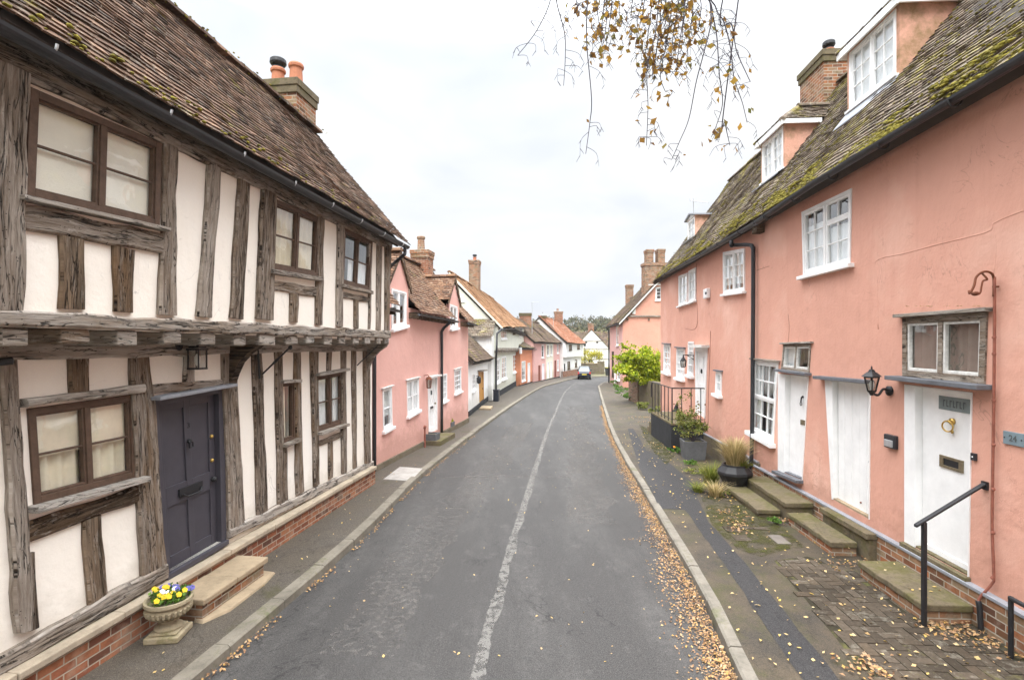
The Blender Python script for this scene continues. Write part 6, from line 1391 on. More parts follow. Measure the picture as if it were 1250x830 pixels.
mb.build('cage', M['black_metal'], hl_); mb = MB(); mb.lathe(c, [(.06, -.07), (.078, .1)], 6); mb.build('pane', M['glass_lamp'], hl_, recalc=False)

# old joints in the render and stray cables
for H_, F_, pts, r, mt, nm in ((R1, FR, [(1072, 402), (1071, 340), (1070, 318), (1105, 309), (1150, 297), (1205, 283), (1214, 272), (1250, 257), (1300, 243)], .010, 'pink', 'render_joint'), (R1, FR, [(1212, 272), (1216, 300), (1213, 335)], .008, 'pink', 'render_joint'), (R1, FR, [(1078, 300), (1074, 215), (1076, 180)], .007, 'pink', 'render_joint'),
        (R1, FR, [(962, 383), (963.5, 400), (962, 418)], .005, 'rust', 'cable'), (R1, FR, [(924, 330), (939, 325)], .005, 'rust', 'cable'), (R2, FR, [(849.8, 322), (850, 360), (850, 399), (836, 401)], .006, 'rust_pipe', 'cable'), (R2, FR, [(867, 404), (866, 440), (864.5, 480), (864, 520)], .008, 'rust_pipe', 'cable')):
    mb = MB(); mb.tube(tube_pts([FR.P(*FR.uv(x, y, .0), (-.0035 if nm == 'render_joint' else 0) - (.002 if H_ is R1 else .01)) for x, y in pts], 5), r, 6); mb.build(nm, M[mt], H_, smooth=True)
# steps up to the doors
def step(name, label, Y0, Y1, d0, d1, zt, base, ht=.075, slab=None, brick_=None, zb=.08):
    r = root(name, label, 'step', FR.P(FR.uY((Y0 + Y1) / 2), zb, (d0 + d1) / 2)); a, b = FR.uY(Y0), FR.uY(Y1)
    mb = MB(); mb.fbox(FR, a + .03, b - .03, zb, zt - ht - .002, d0, d1 - .025); mb.build('base', brick_ or M['brick_old'], r)
    mb = MB(); N = 9; top, bot = [], []
    for i in range(N): t = i / (N - 1); top.append((lerp(a, b, t), d1 + U(-.012, .012)))
    ring = [(a, d0)] + top + [(b, d0)]
    mb.loft([FR.P(u, zt - ht, d) for u, d in ring], [FR.P(u, zt + U(-.006, .006), d) for u, d in ring]); mb.build('slab', slab or M['stone_moss'], r, bevel=.014); return r
step('stone_step', 'mossy stone step on bricks below the near white door with the black handrail', 5.30, 6.42, .065, .56, .295, 0)
step('stone_step', 'stained mossy stone step below the plain plank door', 7.02, 8.32, .205, .55, .29, 0)
step('stone_step', 'upper of the two mossy stone steps below the door with the black knocker', 8.45, 10.25, .065, .50, .40, 0, .08, M['stone_moss'], M['stone_moss'])
step('stone_step', 'lower of the two mossy stone steps beside the black grass pot', 8.62, 10.2, .505, .88, .235, 0, .08, M['stone_moss'], M['stone_moss'])
# handrails
hr = root('handrail', 'black iron handrail sloping from the wall to a post beside the near white door', 'handrail', gpt(1128, 765, .1)); pb = gpt(1128, 765, .1); ub, db = ud(FR, pb)
pw = FR.P(ub + .0, 1.545, .0); zt = H + (425 - 637) / FPX * pb.y
mb = MB(); mb.box(pb + Vector((0, 0, (zt - .1) / 2)), (.038, .038, zt - .1), .06); mb.build('post', M['black_metal'], hr, bevel=.004)
mb = MB(); sl = (1.53 - zt) / db; a, b = FR.P(ub, 1.53, .02), FR.P(ub, zt - sl * .085, db + .085)
sd = Vector((FR.t.x, FR.t.y, 0)) * .025; mb.loft([a - sd, a + sd, a + sd + Vector((0, 0, .028)), a - sd + Vector((0, 0, .028))], [b - sd, b + sd, b + sd + Vector((0, 0, .028)), b - sd + Vector((0, 0, .028))]); mb.build('rail', M['black_metal'], hr, bevel=.006)
mb = MB(); mb.fbox(FR, ub - .035, ub + .035, 1.49, 1.57, -.01, .022); mb.build('wall_plate', M['black_metal'], hr)
h2 = root('handrail', 'low black iron rail on two posts along the wall at the near corner', 'handrail', gpt(1234, 803, .1)); p = gpt(1234, 803, .1); u2, d2_ = ud(FR, p); zt = H + (425 - 728) / FPX * p.y
for du in (0, -1.1): mb = MB(); mb.tube([FR.P(u2 + du, .06, d2_), FR.P(u2 + du, zt, d2_)], .021, 10); mb.build('post', M['black_metal'], h2, smooth=False)
mb = MB(); mb.tube([FR.P(u2 - 1.15, zt - .015, d2_), FR.P(u2 + .01, zt - .015, d2_)], .021, 10); mb.build('rail', M['black_metal'], h2)
mb = MB(); p = gpt(951, 659, .1); mb.box(p + Vector((0, 0, .004)), (.19, .36, .022), -.06); tag(centre_thing(mb.build('drain_cover', M['cover_grey'], bevel=.004)), 'small pale concrete cover in the mossy pavement near the steps', 'cover')

# raised black landing with iron railing
a, b = ud(FR, gpt(815, 550, .1)), ud(FR, gpt(798.5, 531, .1)); dl = (a[1] + b[1]) / 2; ua, ub = a[0], b[0]; zl = .84
ld = root('raised_landing', 'black tarred landing with steps before the white door of the salmon cottage', 'steps', FR.P((ua + ub) / 2, 0, dl / 2))
mb = MB(); mb.fbox(FR, ua, ub, .04, zl - .06, .04, dl); mb.build('base', M['black_wall'], ld); mb = MB(); mb.fbox(FR, ua - .01, ub + .01, zl - .058, zl, .04, dl + .01); mb.build('slab', M['stone_moss'], ld, bevel=.01)
for k in range(3): mb = MB(); mb.fbox(FR, ub + .012 + k * .3, ub + .3 + k * .3, .04, zl - .2 * (k + 1), .04, dl - .05); mb.build('step', M['stone_moss'], ld, bevel=.01)
mb = MB(); mb.prism(FR, [(ub + .012, zl), (ub + .012, zl + .28), (ub + 1.0, .45), (ub + 1.0, .04), (ub + .95, .04)], .035, .10); mb.build('flank', M['black_wall'], ld)
ir = root('iron_railing', 'thin black iron railing round the raised landing', 'railing', FR.P(ua, zl, dl)); zt = 1.80
mb = MB(); mb.tube([FR.P(ua + .03, zt, .02), FR.P(ua + .03, zt, dl - .03), FR.P(ub - .02, zt, dl - .03), FR.P(ub + .12, zt - .12, dl - .03), FR.P(ub + .14, zt - .5, dl - .03)], .017, 7); mb.tube([FR.P(ua + .03, zl + .1, .03), FR.P(ua + .03, zl + .1, dl - .03), FR.P(ub, zl + .1, dl - .03)], .011, 6); mb.build('rail', M['black_metal'], ir)
for k in range(7): u = lerp(ua + .03, ub - .02, k / 6); mb = MB(); mb.tube([FR.P(u, zl - .02, dl - .03), FR.P(u, zt, dl - .03)], .013 if k else .018, 6); mb.build('baluster', M['black_metal'], ir)
for k in range(1, 4): d = lerp(dl - .03, .0, k / 3.4); mb = MB(); mb.tube([FR.P(ua + .03, zl - .02, d), FR.P(ua + .03, zt, d)], .013, 6); mb.build('baluster', M['black_metal'], ir)
# planters and plants along the salmon wall
c = gpt(846, 559, .1); pt = planter(c, .48, .46, -.10, 'tall dark grey square planter holding the rose shrub by the black landing', M['grey_pot'], top=1.18)
sh = root('rose_shrub', 'leggy green rose shrub growing in the dark grey square planter', 'shrub', c + Vector((0, 0, .42))); mb = MB(); cc = c + Vector((-.02, .05, .85))
for _ in range(11): a = U(0, 6.28); e = cc + Vector((math.cos(a) * U(.1, .5), math.sin(a) * U(.1, .45), U(.0, .65))); mb.tube(tube_pts([c + Vector((0, 0, .4)), (c + Vector((0, 0, .4))).lerp(e, .5) + Vector((U(-.08, .08), U(-.08, .08), .06)), e], 3), [.012 - .0014 * k for k in range(7)], 5)
mb.build('stems', M['bark_twig'], sh); mb = MB(); foliage(mb, cc + Vector((0, 0, .0)), (.46, .42, .38), 1500, .062, 20); foliage(mb, cc + Vector((-.15, 0, .38)), (.3, .3, .45), 320, .05, 10); mb.build('leaves', M['leaf_mid'], sh)
mb = MB()
for _ in range(14): p = cc + Vector((U(-.4, .3), U(-.3, .3), U(.2, .6))); mb.blob(p, .02, 6, 4, .2)
mb.build('hips', M['rust'], sh)
c = gpt(897, 599, .1); bp = root('round_pot', 'black faceted round pot holding dry ornamental grass beside the lower step', 'pot', c); mb = MB(); mb.lathe(c, [(.17, 0), (.19, .02), (.20, .09), (.30, .30), (.335, .34), (.33, .39), (.24, .50), (.245, .53), (.21, .53), (.19, .46), (.02, .45)], 10); mb.build('tub', M['black_metal'], bp, bevel=.008)
for k in range(10): a = (k + .5) * .6283; mb = MB(); 
og = root('ornamental_grass', 'dry straw coloured ornamental grass spilling from the black round pot', 'grass', c + Vector((0, 0, .45))); mb = MB(); blades(mb, c + Vector((0, 0, .44)), 1100, .80, .42, .006, RN, .6); mb.build('dry_blades', M['grass_dry'], og); mb = MB(); blades(mb, c + Vector((.12, -.1, .44)), 150, .30, .26, .007, RN, .7); foliage(mb, c + Vector((.22, -.02, .52)), (.14, .14, .10), 130, .04, 6); mb.build('green_blades', M['grass_green'], og)
for (px, py, h, s, n, mt, lab) in [(868, 590, .55, .42, 320, 'grass_green', 'tall yellow green grass tuft left of the black round pot'), (852, 600, .25, .3, 150, 'grass_green', 'low grass tuft by the kerb side of the dark tarmac patch'), (873, 605, .35, .34, 200, 'grass_dry', 'dry grass tuft at the foot of the black round pot')]:
    c = gpt(px, py, .1); mb = MB(); blades(mb, c, n, h, s, .007, RN, .6); tag(centre_thing(mb.build('grass_tuft', M[mt])), lab, 'grass')
def low_plant(px, py, r, h, n, leaf, mat, label, flowers=None, group=None, cat='plant', name='low_plant'):
    c = gpt(px, py, .1); o = root(name, label, cat, c, group); mb = MB(); foliage(mb, c + Vector((0, 0, h * .5)), (r, r, h * .5), n, leaf, 10); mb.build('leaves', M[mat], o)
    if flowers:
        mb = MB()
        for _ in range(flowers[1]): mb.blob(c + Vector((U(-r, r) * .6, U(-r, r) * .6, h * U(.8, 1.1))), (.03, .03, .018), 7, 4, .2)
        mb.build('flowers', M[flowers[0]], o)
    return o
low_plant(823, 553, .16, .20, 160, .06, 'leaf_green', 'bright green marigold with one orange flower at the foot of the black landing', ('petal_o', 2), name='marigold')
low_plant(842, 567, .18, .14, 170, .055, 'leaf_green', 'low green plant at the foot of the dark grey planter'); low_plant(850, 578, .22, .12, 170, .05, 'leaf_mid', 'low weedy plant between the grey planter and the grass tufts')
low_plant(944, 640, .12, .11, 120, .045, 'leaf_green', 'small dark green plant at the near end of the lower mossy step'); low_plant(884, 604, .16, .12, 130, .04, 'leaf_mid', 'small creeping plant under the black round pot'); low_plant(940, 592, .09, .12, 70, .04, 'leaf_green', 'little fern on the upper mossy step against the wall')
for px, py, lab in ((752, 471, 'dark green clump at the corner of the far pink gabled house'), (758, 478, 'green leafy clump below the brick pier'), (764, 485, 'wide green clump beside the far kerb end of the pavement'), (771, 489, 'green clump at the foot of the brick pier'), (785, 500, 'dark green clump at the foot of the flint wall'), (800, 506, 'yellowing clump between the flint wall and the black landing')):
    low_plant(px, py, .55 if px < 780 else .35, .5 if px < 780 else .35, 420, .09, 'leaf_green' if px < 772 else 'leaf_mid', lab)
# garden wall with brick pier and overhanging shrub
pa, pb = gpt(800, 497, .1), gpt(769, 489, .1); FGw = Facade((pa.x, pa.y), (pb.x, pb.y), -1); gw = root('garden_wall', 'flint garden wall with a red brick pier between the salmon cottage and the pink gabled house', 'wall', (pa + pb) / 2)
ztop = FGw.uv(790, 465)[1]; Lw = FGw.len; mb = MB(); mb.fbox(FGw, -2.5, Lw * .62, -.1, ztop, -.35, 0); mb.build('masonry', M['flint'], gw)
mb = MB(); mb.fbox(FGw, Lw * .63, Lw * 1.02, -.1, ztop - .02, -.35, .06); mb.build('pier', M['brick_dark'], gw)
c = Vector(((777 - CX) / FPX * 27.5, 27.5, 2.1)); bs = root('overhanging_shrub', 'bright yellow green shrub spilling over the flint garden wall', 'shrub', (c.x + .5, c.y + .3, 0)); mb = MB(); b0 = Vector((c.x + .5, c.y + .3, 0)); mb.tube(tube_pts([b0, b0 + Vector((0, 0, 1.2)), c], 4), [.08 - .006 * k for k in range(9)], 6)
for _ in range(10): a = U(0, 6.28); e = c + Vector((math.cos(a) * .9, math.sin(a) * .8, U(-.4, .6))); mb.tube([b0 + Vector((0, 0, 1.1)), (b0 + Vector((0, 0, 1.2))).lerp(e, .5), e], [.04, .025, .01], 5)
mb.build('trunk', M['bark_twig'], bs); mb = MB(); foliage(mb, c + Vector((.15, 0, -.05)), (1.25, 1.0, .66), 7000, .15, 26); foliage(mb, c + Vector((-.55, -.4, -.42)), (.75, .7, .42), 1700, .15, 12); foliage(mb, c + Vector((-.25, -.1, .5)), (.7, .6, .4), 900, .15, 9); foliage(mb, c + Vector((.45, -.35, -.65)), (.8, .5, .42), 1600, .14, 12); foliage(mb, c + Vector((.2, -.75, -.75)), (1.1, .35, .42), 1500, .14, 14); foliage(mb, c + Vector((.55, -.3, .1)), (.8, .8, .8), 2200, .15, 18); foliage(mb, c + Vector((-.5, 0, 1.0)), (.45, .3, .35), 90, .12, 8); mb.build('crown', M['leaf_bright'], bs)
# far pink gabled house
p, q = gpt(760, 473.6, .06), gpt(744.5, 467.6, .06); F3 = Facade((p.x, p.y), (q.x, q.y), -1); R3 = root('pink_gabled_house', 'pink gabled house with twin brick chimneys beyond the garden wall', 'house', F3.P(F3.len / 2, 0, 0))
z3 = F3.uv(757, 392.5, .2)[1]; m3 = 2.75; zr3 = H + (425 - 341) / FPX * F3.Y(0); L3 = F3.len; t3 = lambda *p: F3.q(*p, d=.02)
wl = [t3((752.3, 397.5), (755, 396.5), (755, 421.5), (752.3, 422)), t3((753.4, 449.5), (756.4, 449.8), (756.4, 464.5), (753.4, 463.5))]; dl3 = [t3((746.6, 429), (749.2, 429), (749.2, 462.5), (746.6, 461.5)), t3((749.6, 449.5), (751.8, 449.7), (751.8, 469.5), (749.6, 468.8))]
mb = MB(); add_wall(mb, F3, [(0, -.4), (L3, -.4), (L3, z3), (0, z3)], wl + dl3, .1); mb.build('wall', M['pink_far'], R3)
G3 = Facade((p.x, p.y), F3.P(0, 0, -1).to_2d(), 1); gw3 = G3.q((800.2, 351), (808, 349.8), (808, 366.5), (800.2, 366.8), d=.02)
mb = MB(); pr = zr3 - .12; add_wall(mb, G3, [(0, -.4), (2 * m3, -.4), (2 * m3, z3), (m3, pr), (0, z3)], [gw3], .1); mb.poly([F3.P(L3, -.4, 0), F3.P(L3, z3, 0), F3.P(L3, pr, -m3), F3.P(L3, z3, -2 * m3), F3.P(L3, -.4, -2 * m3)]); mb.poly([F3.P(0, -.4, -2 * m3), F3.P(L3, -.4, -2 * m3), F3.P(L3, z3, -2 * m3), F3.P(0, z3, -2 * m3)]); mb.build('gable_wall', M['salmon_far'], R3)
for w in wl: win(R3, F3, w, ((1, 2),), .08, .04, .03, sill=(.08, .1), **wp)
door(R3, F3, dl3[0], M['oak_brown'], planks=4); door(R3, F3, dl3[1], M['white_paint'], planks=4)
win(R3, G3, gw3, ((1, 3),), .07, .04, .035, sill=(.07, .08), mat=M['white_paint'], glass=M['glass']); zb3 = G3.uv(785, 386)[1]; mb = MB(); mb.fbox(G3, .5, 2 * m3 - .5, zb3 - .05, zb3 + .06, -.05, .12); mb.build('band', M['grey_wood'], R3)
mb = MB(); q_ = G3.uv(803, 348.5); mb.fbox(G3, q_[0] - .7, q_[0] + .6, q_[1], q_[1] + .08, -.05, .14); mb.build('hood', M['white_worn'], R3)
mb = MB(); u, z = G3.uv(773.5, 380); mb.fbox(G3, u - .13, u + .13, z - .22, z + .22, 0, .12); tag(centre_thing(mb.build('alarm_box', M['white_worn'], bevel=.02)), 'pale alarm box on the gable of the far pink house', 'box')
for x in (766, 792): mb = MB(); u, z = G3.uv(x, 389); mb.fbox(G3, u - .06, u + .06, z - .12, z + .02, 0, .1); mb.build('bracket', M['oak_brown'], R3)
mb = MB(); tile_patch(mb, F3.P(L3 + .2, z3 - .1, .3), F3.P(-.25, z3 - .1, .3), F3.P(-.25, zr3, -m3), F3.P(L3 + .2, zr3, -m3), .15, .22, .022, .07); ridge_tiles(mb, F3.P(-.25, zr3 + .05, -m3), F3.P(L3 + .2, zr3 + .05, -m3)); mb.build('roof', M['tile_brown'], R3)
lining(R3, F3, -.22, L3 + .17, .26, z3 - .1, -m3, zr3, -2 * m3 - .3, z3 - .1); mb = MB(); mb.loft([F3.P(-.27, z3 - .26, .3), F3.P(-.27, z3 - .12, .3), F3.P(-.27, zr3 - .03, -m3), F3.P(-.27, zr3 - .18, -m3)], [F3.P(-.23, z3 - .26, .3), F3.P(-.23, z3 - .12, .3), F3.P(-.23, zr3 - .03, -m3), F3.P(-.23, zr3 - .18, -m3)]); mb.build('bargeboard', M['white_worn'], R3)
gutter(R3, [F3.P(-.2, z3 - .16, .36), F3.P(L3 + .15, z3 - .16, .36)], .06, False); pipe(R3, [F3.P(L3 - .02, z3 - .2, .34), F3.P(L3 - .02, z3 - .5, .09), F3.P(L3 - .02, -.2, .09)], .06)
Yc = F3.Y(0) + .9
for x0, x1, yt in ((786.5, 797.5, 305.5), (800, 811.5, 305)):
    X = (x0 + x1) / 2; X = (X - CX) / FPX * Yc; chimney(R3, (X, Yc), (x1 - x0) / FPX * Yc * .74, .7, H + (425 - 325) / FPX * Yc, H + (425 - yt) / FPX * Yc, .05, (), M['brick_old'], .05)
mb = MB(); X = (798.5 - CX) / FPX * Yc; mb.box((X, Yc, lerp(zr3 - 1.5, H + 100 / FPX * Yc, .5)), (27 / FPX * Yc, .95, H + 100 / FPX * Yc - zr3 + 1.5), .05); mb.box((X, Yc, H + 101.5 / FPX * Yc), (29 / FPX * Yc, 1.05, .22), .05); mb.build('chimney_base', M['brick_old'], R3)
Ye = F3.Y(L3) + .5; chimney(R3, ((768.3 - CX) / FPX * Ye, Ye), 8 / FPX * Ye, .6, -.3, H + (425 - 348) / FPX * Ye, 0, (), M['brick_old'], .05)
M['moss_patch'] = worn('pavement_moss', (.06, .06, .015), .55, .74, 6)
sheet('moss_patch', [(780, 518), (797, 526), (824, 556), (814, 568), (798, 552), (788, 536)], .008, M['moss_patch'])
sheet('moss_patch', [(856, 606), (900, 606), (950, 640), (985, 668), (960, 671), (930, 680), (900, 670), (868, 640)], .008, M['moss_patch'])
# ------------------------------------------------------------------ weeping birch over the street
bt = root('birch_tree', 'weeping birch whose thin twigs with last yellow leaves hang over the street', 'tree', (2.95, -2.2, .1))
TB = Vector((2.95, -2.2, .1)); rb = random.Random(21)
mb = MB(); mb.tube(tube_pts([TB, TB + Vector((.05, .1, 2.2)), TB + Vector((-.1, .5, 4.6)), TB + Vector((-.2, 1.1, 7.0)), TB + Vector((-.3, 1.5, 9.5))], 5), [.17 - .0065 * k for k in range(21)], 10)
limb = [TB + Vector((-.1, .6, 5.2)), Vector((2.6, .6, 6.9)), Vector((2.0, 2.6, 7.9)), Vector((1.5, 4.3, 7.7)), Vector((1.2, 5.6, 7.1))]; limb2 = [limb[1], Vector((1.8, 1.6, 7.7)), Vector((.9, 3.4, 7.7)), Vector((.4, 4.6, 7.1))]
limb3 = [limb[2], Vector((2.2, 3.4, 7.8)), Vector((2.1, 4.4, 7.3))]
for L_, r in ((limb, .07), (limb2, .04), (limb3, .035)): P_ = tube_pts(L_, 6); mb.tube(P_, [r * (1 - .8 * k / len(P_)) for k in range(len(P_))], 8)
mb.build('trunk', M['bark'], bt, smooth=True)
def sky(px, py, Y): return Vector(((px - CX) / FPX * Y, Y, H + (CY - py) / FPX * Y))
strands = [([(673, -40), (672, 0), (655, 38), (632, 68)], 4.7, 0, 3), ([(678, -40), (679, 0), (689, 40), (690, 70), (688, 105)], 4.9, 0, 4), ([(718, -40), (717, 0), (716, 50), (722, 120), (720, 150), (715, 188)], 4.5, .12, 3),
    ([(737, -40), (738, 0), (734, 40), (737, 72)], 4.8, .8, 5), ([(748, -40), (747, 0), (744, 30), (738, 66)], 4.6, .9, 4), ([(752, -40), (756, 5), (757, 30)], 4.9, .4, 2), ([(705, -40), (704, 0), (700, 8)], 4.8, .5, 3),
    ([(806, -40), (804, 0), (800, 40), (790, 85), (791, 130), (789, 178)], 4.5, .75, 6), ([(790, -40), (787, 0), (781, 32), (775, 60)], 4.7, .8, 5), ([(775, -40), (772, 0), (770, 22)], 4.6, .4, 3), ([(810, -40), (808, 0), (802, 60), (796, 95)], 4.6, 1, 6), ([(822, -40), (820, 10), (812, 60), (806, 92), (812, 112)], 4.8, 1, 6),
    ([(838, -40), (836, 8), (830, 50), (826, 80)], 4.5, 1, 6), ([(848, -40), (846, 10), (842, 40), (838, 75)], 4.8, .9, 5), ([(865, -40), (867, 5), (868, 28), (860, 62), (850, 100), (841, 145), (830, 172), (820, 195)], 4.4, .25, 4), ([(868, -30), (869, 10), (875, 45), (878, 90), (882, 125), (875, 152), (868, 168)], 4.6, .5, 5),
    ([(870, -30), (874, 10), (884, 28), (892, 60), (896, 95), (906, 125), (912, 150)], 4.5, .6, 5), ([(880, 12), (893, 30), (899, 62), (912, 92), (916, 100)], 4.7, .3, 3), ([(884, 130), (885, 150), (891, 178)], 4.6, .3, 2), ([(858, -40), (856, 10), (852, 40)], 4.9, 1, 4), ([(815, -40), (813, 0), (806, 30), (800, 70)], 4.7, 1, 5), ([(830, -40), (828, 5), (822, 40), (818, 88)], 4.6, 1, 6), ([(798, -40), (796, 0), (790, 50), (786, 78)], 4.8, .9, 5), ([(842, -40), (840, 0), (834, 30), (832, 62)], 4.9, 1, 5), ([(786, -40), (784, 0), (779, 20), (777, 45)], 4.6, .9, 4), ([(730, -40), (728, 0), (730, 20), (734, 45)], 4.7, .8, 4), ([(742, -40), (741, 0), (740, 30), (736, 55)], 4.6, .9, 4)]
lf = MB()
for px, Y, dens, nb in strands:
    P_ = [sky(x, y, Y + rb.uniform(-.05, .05)) for x, y in px]; top = min((p for L_ in (limb, limb2, limb3) for p in tube_pts(L_, 5)), key=lambda q: (q - P_[0]).length + (0 if q.z > P_[0].z else 9))
    P_ = tube_pts([top] + P_, 7); n = len(P_); tw = MB(); tw.tube(P_, [.0062 * (1 - .72 * k / n) + .001 for k in range(n)], 5)
    vis = [p for p in P_ if p.z < H + CY / FPX * p.y + .25]
    for k in range(nb * 3):
        i = rb.randrange(max(1, len(vis) // 6), len(vis)); s = vis[i]; L_ = rb.uniform(.10, .34) * (1.1 - .5 * i / len(vis)); a = rb.choice([-1, 1])
        e = s + Vector((a * L_ * rb.uniform(.3, .8), rb.uniform(-.15, .15), -L_ * rb.uniform(.35, .9))); m_ = s.lerp(e, .5) + Vector((a * .03, 0, .03)); Q = tube_pts([s, m_, e], 4); tw.tube(Q, [.0025 - .00015 * j for j in range(len(Q))], 4)
        for t in range(rb.randint(1, 4)):
            b = Q[rb.randrange(len(Q) // 2, len(Q))]; L2 = rb.uniform(.025, .065); aa = rb.choice([-1, 1]); tw.tube([b, b + Vector((aa * L2 * .6, rb.uniform(-.02, .02), -L2))], [.0026, .0015], 4)
        for t in range(int(dens * rb.uniform(0, 4.0))):
            b = Q[rb.randrange(2, len(Q))]; lf.leaf(b + Vector((rb.uniform(-.02, .02), rb.uniform(-.03, .03), -.02)), rb.uniform(.04, .085), rb)
    for k in range(int(dens * 12)):
        b = rb.choice(vis[len(vis) // 8:]); lf.leaf(b + Vector((rb.gauss(0, .05), rb.gauss(0, .05), rb.gauss(-.02, .03))), rb.uniform(.035, .09), rb)
    tw.build('twig', M['bark_twig'], bt)
lf.build('leaves', M['birch_leaf'], bt)

# ------------------------------------------------------------------ fallen leaves
rl = random.Random(33); fl = MB(); zr_ = lambda y, z: gz(y) + z
for _ in range(14000):      # the drift along the right kerb
    y = 3.2 + 24 * rl.random() ** 1.9; x = Rf(y); wdt = (.44 if y < 8 else .27 if y < 13 else .16) * (.75 + .45 * mnoise.noise((y * 1.3, 3, 1)))
    o = min(abs(rl.gauss(0, .55)), 1.6) * wdt; fl.leaf((x - .012 - o, y, zr_(y, .012 + max(0, .045 * (1 - o / max(wdt, .05))) * rl.random())), rl.uniform(.012, .036) * (1.7 if rl.random() < .06 else 1), rl, True)
for _ in range(900):       # clumps along the left kerb
    y = 3.6 + 14 * rl.random() ** 1.6; x = Lf(y)
    if mnoise.noise((y * 1.6, 9, 0)) < -.12: continue
    fl.leaf((x + .015 + abs(rl.gauss(0, .045)), y, zr_(y, .012 + .02 * rl.random())), rl.uniform(.02, .045), rl, True)
def drift(px, py, n, s, z=.112, sz=(.025, .055)):
    c = gpt(px, py, .1)
    for _ in range(n): fl.leaf((c.x + rl.gauss(0, s), c.y + rl.gauss(0, s), zr_(c.y, z + rl.random() * .02)), rl.uniform(*sz), rl, True)
for a in ((1150, 766, 130, .14), (1185, 770, 60, .10), (1215, 790, 60, .14), (1062, 688, 45, .08), (958, 636, 40, .09), (900, 640, 60, .16), (893, 628, 50, .14), (902, 648, 40, .1), (880, 606, 60, .18), (870, 598, 40, .16), (1030, 690, 40, .12), (788, 510, 120, .35), (795, 516, 80, .3), (1050, 812, 50, .10), (1070, 820, 60, .10), (800, 545, 60, .3), (1245, 800, 40, .1)): drift(*a)
fl2 = MB()
for _ in range(620):       # odd leaves over the right pavement
    y = 3.4 + 14 * rl.random() ** 1.5; x = Rf(y) + .15 + rl.random() ** .8 * 2.25
    if ud(FR, (x, y))[1] < .1: continue
    fl2.leaf((x, y, zr_(y, .122)), rl.uniform(.025, .055), rl, True)
for _ in range(230):       # and the carriageway
    y = 3.4 + 22 * rl.random() ** 1.4; x = lerp(Lf(y) + .2, Rf(y) - .2, rl.random()); fl2.leaf((x, y, zr_(y, .008)), rl.uniform(.018, .04), rl, True)
for _ in range(26): y = 3.6 + 9 * rl.random(); fl2.leaf((Lf(y) - rl.uniform(.2, .8), y, zr_(y, .112)), rl.uniform(.025, .045), rl, True)
for u in (1140, 1090): 
    for _ in range(9): p = FR.P(FR.uY(rl.uniform(5.4, 9.5)), .305, rl.uniform(.1, .5)); fl2.leaf(p, rl.uniform(.03, .05), rl, True)
for _ in range(40): fl2.leaf(FR.P(*FR.uv(rl.uniform(1100, 1204), 377, .05), rl.uniform(.0, .09)) + Vector((0, 0, .03)), rl.uniform(.015, .03), rl, True)
tag(fl.build('fallen_leaves', M['fallen'], recalc=False), 'drifts of brown and orange birch leaves along both kerbs and by the steps', 'leaves', kind='stuff')
tag(fl2.build('scattered_leaves', M['fallen_road'], recalc=False), 'pale single leaves scattered over the road and pavements', 'leaves', kind='stuff')
# ------------------------------------------------------------------ pale damp air
hz_ = MB(); hz_.box((10, 125, 14), (620, 350, 36)); m = Mt('haze_air'); m.nt.nodes.remove(m.b); v = m.n('ShaderNodeVolumePrincipled'); v.inputs['Color'].default_value = (.92, .95, 1, 1); v.inputs['Density'].default_value = .00032; m.l(v.outputs[0], m.nt.nodes['Material Output'].inputs['Volume'])
ho = hz_.build('haze', m.m); tag(ho, 'thin pale haze in the air along the whole street', 'haze', kind='stuff')
# ------------------------------------------------------------------ light, sky, camera
W = bpy.data.worlds.new('World'); scene.world = W; W.use_nodes = True; nt = W.node_tree; bg = nt.nodes['Background']
SUN_EL, SUN_AZ = math.radians(58), math.radians(188)
sky = nt.nodes.new('ShaderNodeTexSky'); sky.sky_type = 'NISHITA'; sky.sun_disc = False; sky.sun_elevation = SUN_EL; sky.sun_rotation = SUN_AZ; sky.air_density = 1; sky.dust_density = 4; sky.ozone_density = 1
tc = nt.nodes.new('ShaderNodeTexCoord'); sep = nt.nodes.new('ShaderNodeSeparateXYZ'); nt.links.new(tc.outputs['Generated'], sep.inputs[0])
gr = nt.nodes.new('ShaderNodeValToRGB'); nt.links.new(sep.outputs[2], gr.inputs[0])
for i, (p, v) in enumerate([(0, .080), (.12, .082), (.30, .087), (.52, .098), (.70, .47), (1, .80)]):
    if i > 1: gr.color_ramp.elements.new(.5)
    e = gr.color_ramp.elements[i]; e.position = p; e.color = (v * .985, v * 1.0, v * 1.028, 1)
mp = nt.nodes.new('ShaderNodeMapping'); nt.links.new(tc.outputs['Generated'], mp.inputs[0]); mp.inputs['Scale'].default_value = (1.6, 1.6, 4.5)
nz = nt.nodes.new('ShaderNodeTexNoise'); nt.links.new(mp.outputs[0], nz.inputs['Vector']); nz.inputs['Scale'].default_value = 1.7; nz.inputs['Detail'].default_value = 6; nz.inputs['Roughness'].default_value = .5; nz.inputs['Distortion'].default_value = .5
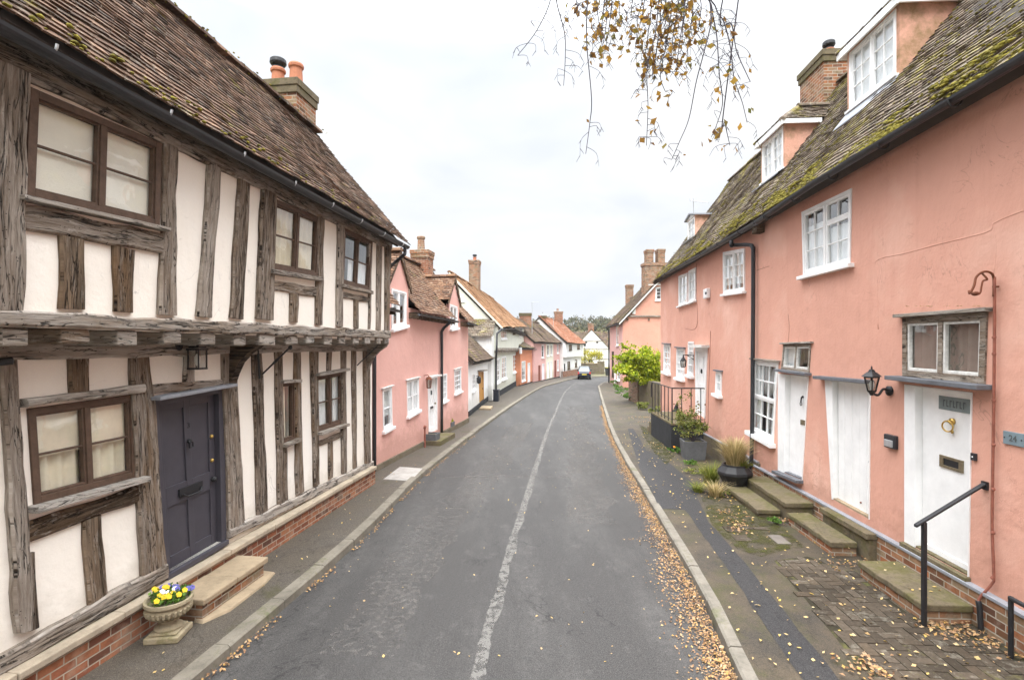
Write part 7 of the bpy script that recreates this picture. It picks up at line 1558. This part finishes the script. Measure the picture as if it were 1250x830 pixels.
cr = nt.nodes.new('ShaderNodeValToRGB'); nt.links.new(nz.outputs[0], cr.inputs[0]); cr.color_ramp.elements[0].position = .3; cr.color_ramp.elements[0].color = (.83, .865, .915, 1); cr.color_ramp.elements[1].position = .60; cr.color_ramp.elements[1].color = (1.04, 1.035, 1.02, 1)
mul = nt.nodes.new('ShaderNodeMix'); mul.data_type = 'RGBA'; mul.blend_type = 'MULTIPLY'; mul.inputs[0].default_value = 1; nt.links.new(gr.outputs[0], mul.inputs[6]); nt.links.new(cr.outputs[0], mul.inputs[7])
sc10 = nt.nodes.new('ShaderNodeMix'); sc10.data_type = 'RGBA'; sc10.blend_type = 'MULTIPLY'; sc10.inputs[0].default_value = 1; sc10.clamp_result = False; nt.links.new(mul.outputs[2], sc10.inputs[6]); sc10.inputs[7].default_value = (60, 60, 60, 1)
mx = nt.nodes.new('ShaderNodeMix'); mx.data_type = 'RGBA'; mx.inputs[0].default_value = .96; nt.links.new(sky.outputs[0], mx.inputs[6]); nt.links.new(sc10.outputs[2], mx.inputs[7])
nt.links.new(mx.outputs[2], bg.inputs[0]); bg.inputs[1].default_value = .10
sl = bpy.data.lights.new('overcast_sun', 'SUN'); sl.energy = 1.5; sl.angle = math.radians(40); sl.color = (1, .97, .93)
so = bpy.data.objects.new('overcast_sun', sl); COL.objects.link(so)
dv = Vector((math.sin(SUN_AZ) * math.cos(SUN_EL), math.cos(SUN_AZ) * math.cos(SUN_EL), math.sin(SUN_EL))); so.rotation_euler = dv.to_track_quat('Z', 'Y').to_euler(); so.location = (0, 0, 30)
cam = bpy.data.cameras.new('camera'); co = bpy.data.objects.new('camera', cam); COL.objects.link(co); co.location = (0, 0, H); co.rotation_euler = (math.pi / 2, 0, 0)
cam.sensor_width = 36; cam.lens = FPX / 1250 * 36; cam.shift_y = 10 / 1250; cam.clip_end = 3000; cam.clip_start = .05
scene.camera = co
vs = scene.view_settings; vs.view_transform = 'Standard'; vs.look = 'None'; vs.exposure = 1.0; vs.gamma = 1; vs.use_curve_mapping = False
scene.cycles.max_bounces = 8; scene.cycles.transparent_max_bounces = 12; scene.cycles.use_denoising = True; scene.cycles.sample_clamp_indirect = 6
